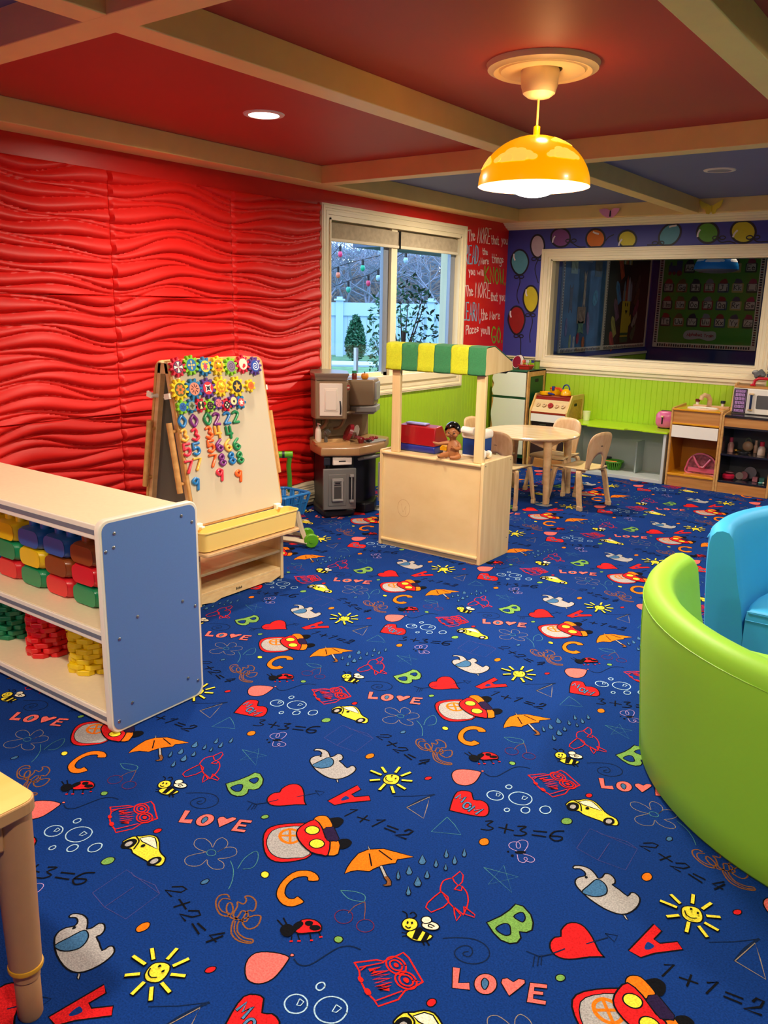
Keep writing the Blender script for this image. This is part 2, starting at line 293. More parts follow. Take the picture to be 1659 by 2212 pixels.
# ------------------------------------------------------------------ floor: patterned carpet
MOT = "Pr5:785,682 803,799 826,788 820,751 835,747 865,777 883,760 835,709 815,678/fB0:812,710 810,730 815,735 828,730 821,712;Fr5:749,630 731,642 706,669 678,690 656,691 640,675 638,646 646,629 636,618 634,599 642,580 659,568 680,570 701,586 723,610 749,630/ld4:702,643 733,691/ld3:724,700 750,688 749,711 724,700/ld4:669,598 650,563 634,543/ld3:603,539 634,543 624,538 635,508/ld3:642,516 632,543 637,546 647,523;Pg5:488,563 504,602 511,633 513,660 531,665 559,650 576,629 584,606 577,591 563,584 575,568 575,550 563,537 541,534 516,544/FB4:530,619 533,637 542,644 554,631 555,616 545,615/FB4:515,558 522,584 534,588 546,573 550,561 539,552;Pp3:496,399 511,407 529,370 547,385 558,368 525,350/Fp3:596,417 600,403 598,388 590,378 579,374 567,377 557,387 552,402 554,416 562,427 574,431 586,428/Fb3:567,415 578,412 583,401 583,388 574,391 566,403/Pp3:621,443 626,458 638,463 643,455 639,433 632,404 615,415 601,425 598,436 606,445/Pp3:650,463 682,481 687,470 664,457 667,449 684,458 688,449 671,439 675,429 699,440 703,429 668,412;Fr5:761,442 741,477 751,511 792,553 824,567 870,527 909,470 898,434 867,400 838,391 804,404/Fw3:773,444 757,481 771,514 808,547 841,547 904,469 883,434 856,412 826,409 797,422/Lo11:834,511 841,498 840,484 832,472 818,467 803,469 790,477 782,491 783,505 791,517 805,522 820,520 834,511/lo9:791,481 830,511/lo9:791,516 831,473/Fk0:846,611 850,627 865,641 884,635 890,610 881,596/Fk0:927,559 942,579 962,574 965,551 953,534/Fo4:813,589 814,610 835,622 870,603 875,590 860,569 832,573/Po4:909,537 929,557 945,545 963,515 959,502 944,492/Fr5:828,503 810,526 808,559 818,589 855,575 894,545 916,538 945,494 932,485 903,476 863,485/Pv3:866,566 865,582 879,597 925,565 928,552 904,539/Fy4:859,561 863,552 862,542 856,534 847,530 836,531 828,536 824,545 825,555 831,563 841,567 851,566/Fy4:908,524 912,515 910,505 904,497 895,493 884,494 876,499 872,508 873,518 879,526 889,530 899,529;Po4:117,493 107,514 100,542 95,577 106,607 136,634 178,645 219,655 191,620 196,605 183,591 172,575 164,551 162,538 135,523 124,509/Pw3:94,620 110,610 107,606/lk5:119,594 153,559/lk5:132,620 180,610/Pw3:170,569 175,576 210,550 206,542/Pn3:203,543 211,551 228,542 237,529 228,518 219,517 224,525 221,533;Fo4:82,433 68,447 44,449 21,435 10,413 11,379 23,346 41,326 70,316 92,324 101,340 104,354 90,358 78,359 77,348 66,341 47,348 31,373 29,403 41,421 52,426 62,417;lk5:121,264 95,271/lk5:125,272 102,284/lk4:157,253 166,240/lk4:164,265 180,254/lk4:185,283 199,271/lk4:198,299 211,292/lr6:165,239 168,242/lr6:178,250 182,253/lr6:200,269 203,271/lr6:210,289 213,292/Fr4:146,275 142,305 164,322 188,319 199,303 183,285 163,267/fk0:150,269 155,260 155,251 151,244 142,241 133,243 124,249 119,257 119,266 124,274 132,277 142,275/fk0:137,280 141,299 154,296 155,275 151,265/fk0:170,311 172,307 172,303 168,299 164,297 159,297 155,300 153,304 154,308 157,312 162,314 167,314/fk0:194,311 195,307 193,302 189,297 183,294 177,293 173,295 171,299 173,305 178,310 184,313 190,313;Fp4:193,204 170,199 146,186 127,168 126,145 139,123 163,104 185,105 200,117 208,139 205,168 199,193/Fp2:199,215 200,211 198,209 195,207 192,209 191,212 192,215 196,216/Ld4:206,206 227,201 245,215 254,254 263,291 281,311 305,317;Ln5:-50,256 -62,259 -73,245 -61,222 -27,203 -5,210 -9,229 -31,245 -36,237 -21,220 6,210 14,222 8,242 26,244 41,224 24,217 2,219 -12,246 -23,257 -6,260 -10,274 -22,281 -10,290 14,283 30,259 19,251 33,218 61,209 71,229 57,255 44,251 35,235 27,213 49,188 76,185 93,192 98,182 72,170 41,176 16,205 17,218/Ln4:-43,252 -59,242 -51,222 -27,212 -5,220/Ln4:20,208 43,184 75,176 95,185;Lt3:148,439 178,429 202,434 217,445 204,462 175,456 148,439/Ln2:220,444 210,417 212,390/Ln2:220,444 239,420 255,395/Lm3:228,387 233,376 232,365 225,356 215,352 204,354 194,361 189,371 190,382 197,391 207,395 219,394 228,387/Lm3:286,393 290,383 288,373 282,365 272,361 262,362 254,368 250,378 251,388 257,397 267,401 278,399 286,393;Pb3:231,677 247,666 255,659 257,648 249,641 240,645 236,658/Pb3:228,619 243,609 250,603 253,593 246,587 238,591 234,602/Pb3:269,735 281,723 288,717 291,707 286,702 279,707 275,718/Pb3:300,726 313,714 319,708 322,698 317,693 310,698 306,709/Pb3:305,767 317,755 323,748 326,738 321,734 315,739 311,750/Pb3:269,684 281,673 287,667 290,658 286,653 279,658 275,669/Pb3:300,683 309,674 314,669 316,662 313,658 307,662 304,670/Pb3:276,631 288,622 294,616 296,608 291,603 284,606 281,616/Pb3:270,598 285,587 293,581 296,570 288,563 279,567 275,579/Pb3:271,554 284,543 291,537 294,528 289,523 282,528 278,538/Pb3:217,587 230,575 237,568 241,559 237,555 230,560 224,571;Ls4:382,566 356,583 341,592 330,624 342,647/Ls4:382,566 399,559 410,558 430,552/ls4:342,647 345,680 359,672 370,649 370,631 355,637 342,647/ls4:369,613 368,633 379,634 385,620 369,613/Ls4:379,634 399,622 415,602 426,577 432,550/ls4:347,586 344,560 343,532 348,517 367,511 381,543 382,566 371,580 347,586/ls4:400,560 416,538 430,523 428,546 400,560/ls4:419,575 454,567 458,559 433,554 419,575;lk4:360,421 349,416/lk4:364,415 357,407/lk5:410,427 420,421/lk5:402,421 411,415/Lk4:334,459 323,472 311,473/Lk4:342,465 346,480 333,486 330,477/Fy4:359,423 367,441 380,448 400,449 413,447 407,425 387,412 365,413/Pk0:370,440 373,455 384,453 391,417 379,413/Pk0:392,451 404,450 409,424 399,419/Fy4:365,458 369,448 367,438 362,430 353,426 343,428 335,435 331,445 332,455 338,463 348,467 357,465/Fh4:410,480 410,473 406,466 397,460 387,457 377,458 372,463 371,471 376,478 385,484 395,487 405,485/Fh4:383,489 385,483 383,477 379,471 374,469 368,470 363,474 361,480 362,486 366,491 372,494 378,493/Lk4:399,475 387,475 388,467 397,469/fk0:345,449 346,446 345,443 343,443 341,446 340,449 340,451 343,451/fk0:354,454 355,451 355,449 352,449 350,451 349,454 350,456 352,456/Lk4:346,435 354,433 357,439;ls5:318,279 352,315 367,321 383,358 386,368 405,363 428,349 467,326 451,317/ls5:467,326 463,312 450,283 452,256 429,217 413,225 387,231 357,249 341,267 318,279/Ls5:412,341 419,331 421,321 415,312 404,308 391,309 379,315 371,325 369,335 375,344 386,348 400,347 412,341/Ls5:406,336 410,330 411,324 407,319 401,316 392,316 385,320 380,326 380,332 383,337 390,340 398,339 406,336/fs0:400,331 402,327 400,324 396,323 391,325 389,328 390,332 395,333/Ls5:454,320 461,311 462,300 456,292 445,287 431,287 419,293 412,302 411,313 417,322 429,327 442,326 454,320/Ls5:448,315 453,309 453,302 449,297 442,294 433,294 426,298 421,304 420,311 424,316 431,319 440,319 448,315/fs0:442,310 444,306 443,302 437,301 432,303 429,307 431,311 436,313/ls11:359,282 371,301 366,278 391,305 372,272 398,297 381,267 407,290 390,261 414,282 397,254 419,273 406,251 421,263/fs0:363,253 366,248 365,244 360,243 354,246 350,250 351,254 356,255/fs0:396,236 400,231 398,226 392,225 385,228 381,233 383,238 389,239/ls4:337,274 370,316/ls4:419,225 447,277/ls4:344,269 346,282;Fy5:475,208 479,235 496,250 509,266 530,273 555,262 580,242 600,234 619,230 632,213 632,200 620,193 607,190 590,192 564,191 535,191 519,198 499,190 482,201/Ph4:500,241 513,262 531,267 549,257 573,240 545,238 516,236/fk0:511,220 514,208 512,197 505,188 497,185 488,188 482,197 479,209 481,220 488,229 496,232 505,229/fw0:504,213 505,208 504,202 502,198 498,197 493,198 490,203 489,209 490,214 493,218 497,219 501,218/fk0:620,214 622,204 619,194 614,186 606,183 599,186 594,193 592,203 594,213 600,221 607,224 615,221/fw0:614,209 615,203 614,197 611,193 607,192 603,193 600,198 599,204 600,210 603,214 607,215 611,213/Lk5:489,239 510,231 525,203/fk0:538,229 539,224 536,220 532,219 529,222 529,227 531,231 535,232;Fg3:524,142 526,132 522,122 514,116 505,116 499,123 498,133 501,143 509,149 518,149;Fr3:519,298 520,291 518,284 513,280 507,281 503,285 502,293 505,300 510,303 515,303;Fo3:784,47 785,36 781,26 775,21 767,23 762,30 761,41 764,51 771,57 778,55;Fb3:775,236 776,229 773,223 769,219 764,220 761,225 761,232 763,239 767,242 772,241;Fr3:92,81 92,74 89,67 83,63 78,63 75,68 75,75 79,82 84,86 89,86;Fg3:705,522 706,516 703,509 698,505 692,505 688,509 687,516 690,522 695,526 701,526;Fo3:344,832 347,822 344,813 337,807 329,808 322,815 320,825 322,834 329,840 337,839;Fy3:875,347 879,340 878,334 873,330 865,330 859,334 855,340 856,347 861,351 869,351;Fg3:255,317 257,311 256,305 251,301 244,301 239,304 236,310 238,317 243,320 249,321;Fy4:880,-28 881,-13 896,0 914,1 927,-16 931,-35 925,-48 906,-56 889,-48/lk15:845,7 870,-9/lk15:888,40 895,10/lk15:931,36 921,5/lk15:961,0 937,-14/lk15:969,-47 940,-42/lk15:955,-84 932,-63/lk15:913,-97 908,-65/lk15:862,-75 881,-56/lk15:832,-32 868,-31/ly10:845,7 870,-9/ly10:888,40 895,10/ly10:931,36 921,5/ly10:961,0 937,-14/ly10:969,-47 940,-42/ly10:955,-84 932,-63/ly10:913,-97 908,-65/ly10:862,-75 881,-56/ly10:832,-32 868,-31/fk0:902,-14 902,-17 900,-20 898,-20 897,-18 896,-14 898,-12 900,-12/fk0:919,-19 919,-22 918,-24 916,-25 914,-22 914,-19 915,-16 917,-16/Lk4:889,-32 896,-43 909,-47 919,-40;Fw5:568,872 569,882 587,893 610,892 631,877 637,872 643,883 643,900 656,905 672,894 677,879 674,871 695,864 720,854 721,870 730,876 745,867 751,849 751,824 741,794 721,779 690,777 651,786 623,799 602,813 593,830 596,847 606,861 599,874 584,878 574,870/Pw3:734,784 740,786 751,774 743,775/Fb4:624,799 628,832 635,866 656,863 670,847 674,827 662,807 643,797/fk0:614,859 614,855 613,852 610,852 608,854 607,858 609,861 612,861;lu3:583,37 578,140 714,134 720,31 648,25 583,37/lu3:596,141 613,136 681,147 714,134/lu3:645,111 648,27;lk6:719,169 738,185 753,185 751,169 714,150 744,145/lk6:767,150 805,138/lk6:794,159 778,125/lk6:815,138 834,152 848,145 838,129 806,117 834,111/lk6:864,123 894,119/lk6:855,114 891,102/lk6:935,139 914,113 940,109/lk6:939,130 924,95;lk6:864,690 881,703 871,655/lk6:902,674 938,681/lk6:920,696 922,660/lk6:954,696 972,712 961,665/lk6:993,693 1026,697/lk6:993,679 1027,682/lk7:1045,702 1049,715 1063,716 1061,696 1034,671 1067,676;Lk6:291,907 307,920 303,894 323,892 318,876 299,867/lk6:334,905 373,916/lk6:345,931 359,891/Lk6:374,941 393,954 387,929 407,928 402,910 384,899/lk6:418,949 449,966/lk6:423,930 456,945/Lk6:485,999 466,982 465,952 484,944 496,960 489,971 465,956;Lq3:427,843 403,843 392,854 395,871 411,878 422,861 416,855 405,873 410,893 425,896 435,880 438,852/Fk0:444,853 443,848 438,841 431,836 424,833 420,834 421,840 425,846 433,852 440,855/fk0:407,828 408,824 405,822 402,824 402,828 404,830/fk0:425,820 425,815 422,813 418,815 418,820 421,823/Lq3:430,829 445,809 459,811 460,828 452,833 453,823 469,821 477,830 473,842 457,845 441,841;lt3:385,731 473,753 426,681 422,770 487,691 385,731;Ld4:434,459 461,482 493,500 522,499 541,483 544,460 530,437 506,426 484,430 475,446 482,467 497,474 509,463 509,447 497,444 493,451 500,459;La3:684,311 658,306 634,312 623,331 636,346 664,343 682,334 669,359 672,378 695,375 709,357 706,328 712,357 732,368 752,352 744,327 728,310 753,307 766,291 748,276 722,280 708,291 711,264 690,247 667,252 660,273 684,311/Lt3:706,324 710,316 706,308 696,305 687,309 683,317 687,325 697,328 706,324/Lt3:760,324 792,304 819,274 834,248/Lt3:797,314 781,355 785,393 812,371 824,340 809,321;lt3:195,857 196,773 268,812 231,839 195,857;Ld8:79,825 88,878 106,928/ld3:17,847 64,885 106,928/la4:79,824 102,909 122,866 146,810 79,824;Lc4:314,128 315,114 307,102 293,96 278,100 268,111 267,126 275,138 289,143 304,139 314,128/Lc4:388,165 390,148 384,132 370,122 353,119 337,125 326,138 324,155 330,171 344,182 362,185 378,179 388,165/Lc4:309,190 310,182 307,175 300,174 294,179 293,187 297,194 303,195 309,190/Lc4:359,81 360,74 357,68 352,67 347,71 346,78 349,84 354,85 359,81/Lc4:406,115 408,103 403,94 394,92 386,99 384,111 389,120 399,122 406,115/Lc4:454,153 456,139 449,127 438,125 428,134 426,149 433,161 444,163 454,153/lc3:289,133 301,132 302,121 295,117 289,133/lc3:359,167 373,167 371,152 363,149 359,167;Fr5:223,-27 202,24 192,67 208,86 229,89 251,61 269,72 294,67 314,41 320,17 306,0 263,-16 223,-27/lk11:206,35 208,60 218,39 226,60 230,28/Lk11:260,29 262,19 260,11 255,7 249,9 244,16 242,26 243,34 248,38 255,36 260,29/lk11:269,2 271,35 281,15 297,37 293,3/le7:206,35 208,60 218,39 226,60 230,28/Le7:260,29 262,19 260,11 255,7 249,9 244,16 242,26 243,34 248,38 255,36 260,29/le7:269,2 271,35 281,15 297,37 293,3"
OX, OY, AX, AY, CX, CY = -1.25015, .92316, -.03998, .91505, .90681, -.02750
CC = {'B': '#0e3680', 'r': '#d81f24', 'o': '#f57a16', 'y': '#f2e040', 'g': '#74a552', 'p': '#f0706c', 'w': '#aaa9ab', 'b': '#3f6f9e', 'k': '#0b0d14', 'n': '#84532f', 'd': '#0d2247', 't': '#4a8a90', 'm': '#6a2444', 's': '#d4221c', 'v': '#271a40', 'h': '#f2ead0', 'u': '#46488c', 'q': '#b79ad0', 'a': '#8f8478', 'c': '#a9d2f2', 'e': '#4f7fae'}
def carpetmat(nm, h):
    return mat('carpet_' + nm, h, .95, .34, 240, bump=.8, spec=.1)
order = list(CC); cm = [carpetmat(k, CC[k]) for k in order]
fl = MB(); fl.add([(X0 - .05, -3, 0), (4, -3, 0), (4, Y1 + .02, 0), (X0 - .05, Y1 + .02, 0)], [(0, 1, 2, 3)], 0)
tile = []
for m_ in MOT.split(';'):
    its = []
    for it in m_.split('/'):
        h, ps = it.split(':'); P = [tuple(int(v) / 1000 for v in q.split(',')) for q in ps.split()]
        k, c, w = h[0], h[1], int(h[2:]) / 1000
        if k in 'Ff': P = smoothpts(P, 3 if len(P) < 9 else 2, True)
        elif k == 'L': P = smoothpts(P, 3, False)
        its.append((k, c, w * (.62 if c in 'tuamq' else .8), P))
    tile.append(its)
for i in range(-3, 9):
    for j in range(-4, 7):
        ox, oy = OX + i * AX + j * CX, OY + i * AY + j * CY
        for its in tile:
            cx = sum(p[0] for p in its[0][3]) / len(its[0][3]) + ox; cy = sum(p[1] for p in its[0][3]) / len(its[0][3]) + oy
            if not (-3.9 < cx < 1.7 and -.3 < cy < 7.2): continue
            for n_, (k, c, w, P) in enumerate(its):
                z = .0006 + n_ * .00022
                Q = [(p[0] + ox, p[1] + oy) for p in P]
                if k in 'FPf':
                    ar = sum(Q[a][0] * Q[(a + 1) % len(Q)][1] - Q[(a + 1) % len(Q)][0] * Q[a][1] for a in range(len(Q)))
                    if ar < 0: Q = Q[::-1]
                    fl.add([(a, b, z) for a, b in Q], [tuple(range(len(Q)))], order.index(c))
                    if k != 'f': ribbon(fl, Q, w, lambda a, b: (a, b, z + .0001), order.index('k'), True)
                else: ribbon(fl, Q, w, lambda a, b: (a, b, z), order.index(c))
struct('floor', fl, cm, smooth=False, merge=False)
# ------------------------------------------------------------------ walls
def wallbox(name, parts, mats):
    m = MB()
    for p in parts: m.box(*p[:6], mi=p[6] if len(p) > 6 else 0)
    return struct(name, m, mats, smooth=False, merge=False)
WY0, WY1, WZ0, WZ1 = 4.577, 6.303, .809, 1.971       # opening of the outdoor window
T = .16
def bead(m, axis, a0, a1, z0, z1, face, sign, mi, pitch=.047):
    # boards with V grooves: polyline in plan extruded upwards; axis 'y' runs along Y on a wall facing +X, 'x' along X facing -Y
    n = int((a1 - a0) / pitch); P = [(a0, 0)]
    for k in range(n):
        c = a0 + (k + 1) * (a1 - a0) / n
        if k < n - 1: P += [(c - .0035, .004), (c - .0018, .0022), (c, .0036), (c + .0018, .0022), (c + .0035, .004)]
    P.append((a1, 0)); P[0] = (a0, .004); P[-1] = (a1, .004)
    vs = []
    for z in (z0, z1):
        for u, d in P: vs.append((face + sign * d, u, z) if axis == 'y' else (u, face + sign * d, z))
    k = len(P); fs = [(i, i + 1, k + i + 1, k + i) for i in range(k - 1)]
    if axis == 'y': fs = [tuple(reversed(f)) for f in fs]
    m.add(vs, fs, mi)
wl_ = MB()
for b in ((X0 - T, X0, -3, WY0, 0, ZC), (X0 - T, X0, WY1, Y1 + .14, 0, ZC), (X0 - T, X0, WY0, WY1, 0, WZ0), (X0 - T, X0, WY0, WY1, WZ1, ZC)): wl_.box(*b, mi=0)
bead(wl_, 'y', 4.50, 6.385, 0, .76, X0 + .004, 1, 1); bead(wl_, 'y', 6.385, Y1, 0, .93, X0 + .004, 1, 1)
wall_left = struct('wall_left', wl_, [M_red, M_green], smooth=False, merge=False)
# painted lettering on the red wall
Mw, Mb, Mg = mat('letter_white', '#f3dcd6', .5), mat('letter_blue', '#86b4d0', .5), mat('letter_green', '#6db52e', .5)
lt = MB()
for t, c, oy, oz, ty, tz, ry, rz_ in [["The","w",6453,1944,6433,2032,6558,1962],["MORE","w",6598,1943,6614,2070,6814,1949],["that","w",6850,1951,6837,2021,6989,1953],["you","w",7038,1964,7026,2032,7147,1966],["READ,","b",6408,1755,6402,1905,6649,1774],["the","w",6701,1854,6691,1903,6790,1853],["More","w",6678,1768,6673,1822,6812,1775],["things","w",6877,1791,6862,1864,7090,1791],["you","w",6479,1670,6464,1733,6581,1671],["will","w",6620,1678,6611,1726,6729,1669],["KNOW.","g",6767,1615,6748,1753,7140,1602],["The","w",6448,1487,6426,1574,6564,1497],["MORE","w",6601,1482,6605,1613,6870,1477],["that","w",6889,1458,6882,1528,7015,1457],["you","w",7056,1458,7038,1537,7160,1458],["LEARN,","b",6405,1288,6391,1438,6711,1274],["the","w",6733,1282,6715,1378,6843,1290],["More","w",6885,1287,6882,1361,7074,1292],["Places","w",6470,1160,6464,1233,6688,1175],["you'll","w",6738,1166,6726,1234,6893,1153],["GO.","g",6939,1078,6924,1221,7139,1073]]:
    oy, oz, ty, tz, ry, rz_ = [v / 1000 for v in (oy, oz, ty, tz, ry, rz_)]
    write(lt, t, lambda u, v, oy=oy, oz=oz, ty=ty, tz=tz, ry=ry, rz_=rz_: (X0 + .0015, oy + u * (ry - oy) + v * (ty - oy), oz + u * (rz_ - oz) + v * (tz - oz)), (.0145 if c != 'w' else .0098), 'wbg'.index(c), 3)
struct('painted_lettering', lt, [Mw, Mb, Mg], wall_left, smooth=False, merge=False)
# back wall with the wide interior window
BX0, BX1, BZ0, BZ1 = -3.40, -1.565, .965, 1.825
bw = MB()
for b in ((X0, BX0, Y1, Y1 + .14, 0, ZC), (BX1, 4, Y1, Y1 + .14, 0, ZC), (BX0, BX1, Y1, Y1 + .14, 0, BZ0), (BX0, BX1, Y1, Y1 + .14, BZ1, ZC)): bw.box(*b, mi=0)
bead(bw, 'x', X0, 1.5, 0, .90, Y1 - .004, -1, 1)
wall_back = struct('wall_back', bw, [M_blue, M_green], smooth=False, merge=False)
# painted balloons
bc = {'teal': '#4f93a8', 'white': '#b9a6b4', 'purple': '#7d4488', 'orange': '#c9690e', 'yellow': '#c3b41c', 'red': '#8c1416', 'green': '#4f8f24'}
bk = list(bc); bm_ = [mat('mural_' + k, bc[k], .5, .12, 9) for k in bk] + [mat('mural_line', '#0c0c22', .5), mat('mural_shine', '#d8d0d6', .5)]
mu = MB()
fb = lambda d: (lambda u, v: (u, Y1 - d, v))
for ci, (c, P, s_) in enumerate([["teal",[[-3629,1804],[-3636,1766],[-3652,1733],[-3674,1708],[-3699,1695],[-3725,1695],[-3752,1709],[-3777,1734],[-3798,1768],[-3810,1806],[-3807,1845],[-3793,1878],[-3771,1902],[-3742,1915],[-3711,1914],[-3680,1900],[-3655,1875],[-3637,1842]],[[-3717,1686],[-3705,1626],[-3726,1551],[-3727,1491],[-3703,1438]]],["white",[[-3479,1941],[-3483,1908],[-3494,1878],[-3510,1856],[-3530,1845],[-3552,1845],[-3574,1858],[-3594,1880],[-3609,1910],[-3618,1944],[-3616,1978],[-3606,2008],[-3589,2029],[-3567,2040],[-3543,2039],[-3519,2027],[-3500,2005],[-3486,1975]],[[-3532,1832],[-3560,1759],[-3547,1693],[-3519,1623]]],["purple",[[-3236,2008],[-3239,1981],[-3253,1958],[-3276,1940],[-3306,1932],[-3338,1932],[-3369,1943],[-3395,1961],[-3413,1986],[-3421,2013],[-3418,2041],[-3403,2064],[-3379,2081],[-3350,2090],[-3318,2088],[-3287,2078],[-3261,2059],[-3244,2035]],[[-3241,1976],[-3200,1954],[-3151,1928],[-3088,1925]]],["orange",[[-2917,1962],[-2930,1938],[-2952,1920],[-2979,1910],[-3009,1910],[-3038,1920],[-3062,1939],[-3079,1964],[-3086,1992],[-3083,2020],[-3069,2044],[-3047,2062],[-3020,2071],[-2990,2070],[-2961,2060],[-2937,2042],[-2921,2017],[-2914,1989]],[[-2905,1974],[-2881,2001],[-2838,2020]]],["yellow",[[-2636,1977],[-2639,1953],[-2650,1932],[-2670,1916],[-2694,1908],[-2722,1909],[-2749,1918],[-2771,1935],[-2787,1957],[-2794,1981],[-2792,2006],[-2780,2027],[-2760,2042],[-2735,2049],[-2707,2049],[-2681,2039],[-2659,2023],[-2643,2001]],[]],["yellow",[[-3506,1478],[-3511,1437],[-3524,1401],[-3542,1374],[-3564,1359],[-3587,1359],[-3611,1373],[-3633,1399],[-3651,1435],[-3662,1476],[-3660,1518],[-3649,1554],[-3630,1580],[-3605,1595],[-3578,1595],[-3552,1581],[-3529,1554],[-3513,1519]],[[-3579,1349],[-3553,1282],[-3565,1206],[-3574,1152],[-3564,1087]]],["red",[[-3631,1285],[-3639,1241],[-3654,1202],[-3674,1173],[-3697,1157],[-3722,1156],[-3747,1170],[-3771,1199],[-3792,1237],[-3806,1281],[-3803,1325],[-3790,1364],[-3768,1393],[-3741,1409],[-3711,1409],[-3681,1395],[-3656,1367],[-3639,1329]],[[-3678,1148],[-3661,1087],[-3658,1002],[-3642,925]]],["teal",[[-2294,2077],[-2277,2056],[-2270,2028],[-2273,1998],[-2286,1968],[-2307,1943],[-2335,1925],[-2366,1916],[-2395,1919],[-2420,1931],[-2438,1953],[-2445,1981],[-2442,2012],[-2428,2042],[-2406,2067],[-2378,2084],[-2347,2092],[-2318,2090]],[[-2453,1933],[-2478,1928],[-2537,1928]]],["green",[[-1971,2008],[-1973,1981],[-1985,1958],[-2005,1941],[-2032,1932],[-2061,1933],[-2090,1943],[-2114,1961],[-2132,1986],[-2140,2013],[-2137,2041],[-2125,2064],[-2105,2081],[-2078,2089],[-2049,2088],[-2021,2078],[-1996,2059],[-1979,2035]],[[-1974,1959],[-1941,1934],[-1882,1939],[-1833,1923]]],["yellow",[[-1691,2006],[-1693,1977],[-1706,1952],[-1729,1934],[-1758,1925],[-1790,1926],[-1822,1937],[-1849,1956],[-1868,1983],[-1877,2012],[-1875,2041],[-1862,2066],[-1839,2084],[-1809,2092],[-1777,2091],[-1746,2080],[-1719,2060],[-1700,2034]],[[-1703,1954],[-1666,1930],[-1593,1931]]]]):
    P = [(a / 1000, b / 1000) for a, b in P]; s_ = [(a / 1000, b / 1000) for a, b in s_]
    d0 = .001 + ci * .0002
    cl = (lambda q: [(x, min(z, 2.088)) for x, z in q])
    zf = 1.921 if P[0][0] > -3.44 else 0
    cl2 = lambda q: [(x, max(z, zf)) for x, z in q]
    Q = cl2(cl(smoothpts(P, 2)))
    mu.add([(a, Y1 - d0, b) for a, b in (Q if sum(Q[i][0] * Q[(i + 1) % len(Q)][1] - Q[(i + 1) % len(Q)][0] * Q[i][1] for i in range(len(Q))) > 0 else Q[::-1])], [tuple(range(len(Q)))], bk.index(c))
    ribbon(mu, Q, .016, fb(d0 + .0003), len(bk), True)
    if s_: ribbon(mu, cl2(smoothpts(s_, 4, False)), .009, fb(d0 + .0004), len(bk))
for a, b in [(-3.717, 1.68), (-3.549, 1.836), (-3.578, 1.338), (-3.687, 1.144), (-3.225, 1.985), (-1.962, 1.972), (-1.705, 1.968), (-2.448, 1.945)]:
    for s_ in (-1, 1): ribbon(mu, circ(a + s_ * .026, b - .004, .024, .014, 10), .009, fb(.0045), len(bk), True)
for a, b, rt in [(-3.775, 1.851, -15), (-3.392, 1.998, 20), (-2.999, 2.039, -70), (-2.773, 1.955, 25), (-3.63, 1.533, -10), (-3.781, 1.338, -10), (-2.338, 2.07, 80), (-2.124, 2.008, 15), (-1.842, 1.996, 30)]:
    r = math.radians(rt); L = [(a + math.sin(r) * t - .006 * math.cos(3 * t * 20), b + math.cos(r) * t) for t in (-.026, -.013, 0, .013, .026)]
    ribbon(mu, L, .014, fb(.004), len(bk) + 1)
struct('painted_balloons', mu, bm_, wall_back, smooth=False, merge=False)
wallbox('wall_right', [(4, 4.1, -3, Y1 + .14, 0, ZC)], M_green)
wallbox('wall_front', [(X0 - T, 4.1, -3.1, -3, 0, ZC)], M_blue)
# ------------------------------------------------------------------ coffered ceiling
cl_ = MB(); xs = [-3.9, -2.145, -.7725, .6, 1.97, 4.1]; ys = [-3.05, -1.12, 1.61, 4.345, Y1 + .1]
for i in range(5):
    for j in range(4):
        blue = (j == 3) or (j == 1 and False) or (j in (0, 1) and (i + j) % 2 == 1)
        blue = {3: True, 2: False, 1: i % 2 == 0, 0: False}[j]
        cl_.box(xs[i], xs[i + 1], ys[j], ys[j + 1], ZC, ZC + .03, mi=1 if blue else 0)
struct('ceiling', cl_, [M_cred, M_cblue], smooth=False, merge=False)
tn = [0]
def trim(mb, mats=None, **k):
    tn[0] += 1
    return struct('trim_%d' % tn[0], mb, mats or M_beam, **k)
for x in (-2.145, -.7725, .6, 1.97): trim(MB().box(x - .055, x + .055, -3, Y1, ZB, ZC), bevel=.003)
for y in (-1.12, 1.61, 4.345): trim(MB().box(X0, 4, y - .055, y + .055, ZB - .0006, ZC), bevel=.003)
trim(MB().box(X0, -3.665, -3, Y1, ZB - .001, ZC), bevel=.004)
def crownprof(o, s):   # profile under the back beam
    return [(o, 2.145), (o - s * .115, 2.145), (o - s * .112, 2.138), (o - s * .095, 2.134), (o - s * .088, 2.122), (o - s * .07, 2.118), (o - s * .06, 2.105), (o - s * .03, 2.102), (o - s * .024, 2.09), (o, 2.088)]
bb_ = MB().box(X0, 4, 6.985, Y1, ZB - .0012, ZC)
trim(bb_, bevel=.004)
trim(MB().prism(crownprof(Y1, 1), 'x', X0, 4), M_trim, smooth=False)
# casings with stepped moulding
def casing(mb, axis, a0, a1, z0, z1, w, face, sign, bottom=True, steps=((0, .022), (.012, .026), (.03, .018), (.045, .021), (.07, .013))):
    # four mitred strips round a0..a1 x z0..z1 (outer bounds), profile steps (inset, height)
    st = list(steps) + [(w, steps[-1][1])]
    def P(a, z, h): return (face + sign * h, a, z) if axis == 'y' else (a, face + sign * h, z)
    prof = [(0, 0)]
    for k, (i, h) in enumerate(steps):
        prof.append((i, h)); prof.append((st[k + 1][0] - .002, h))
    prof.append((w, 0))
    rings = []
    for i, h in prof:
        rings.append([P(a0 + i, z0 + i, h), P(a1 - i, z0 + i, h), P(a1 - i, z1 - i, h), P(a0 + i, z1 - i, h)])
    vs = [p for r in rings for p in r]; fs = []
    for k in range(len(prof) - 1):
        for e in range(4):
            if e == 0 and not bottom: continue
            a, b = k * 4 + e, k * 4 + (e + 1) % 4; f = (a, b, b + 4, a + 4)
            fs.append(f)
    mb.add(vs, fs, 0)
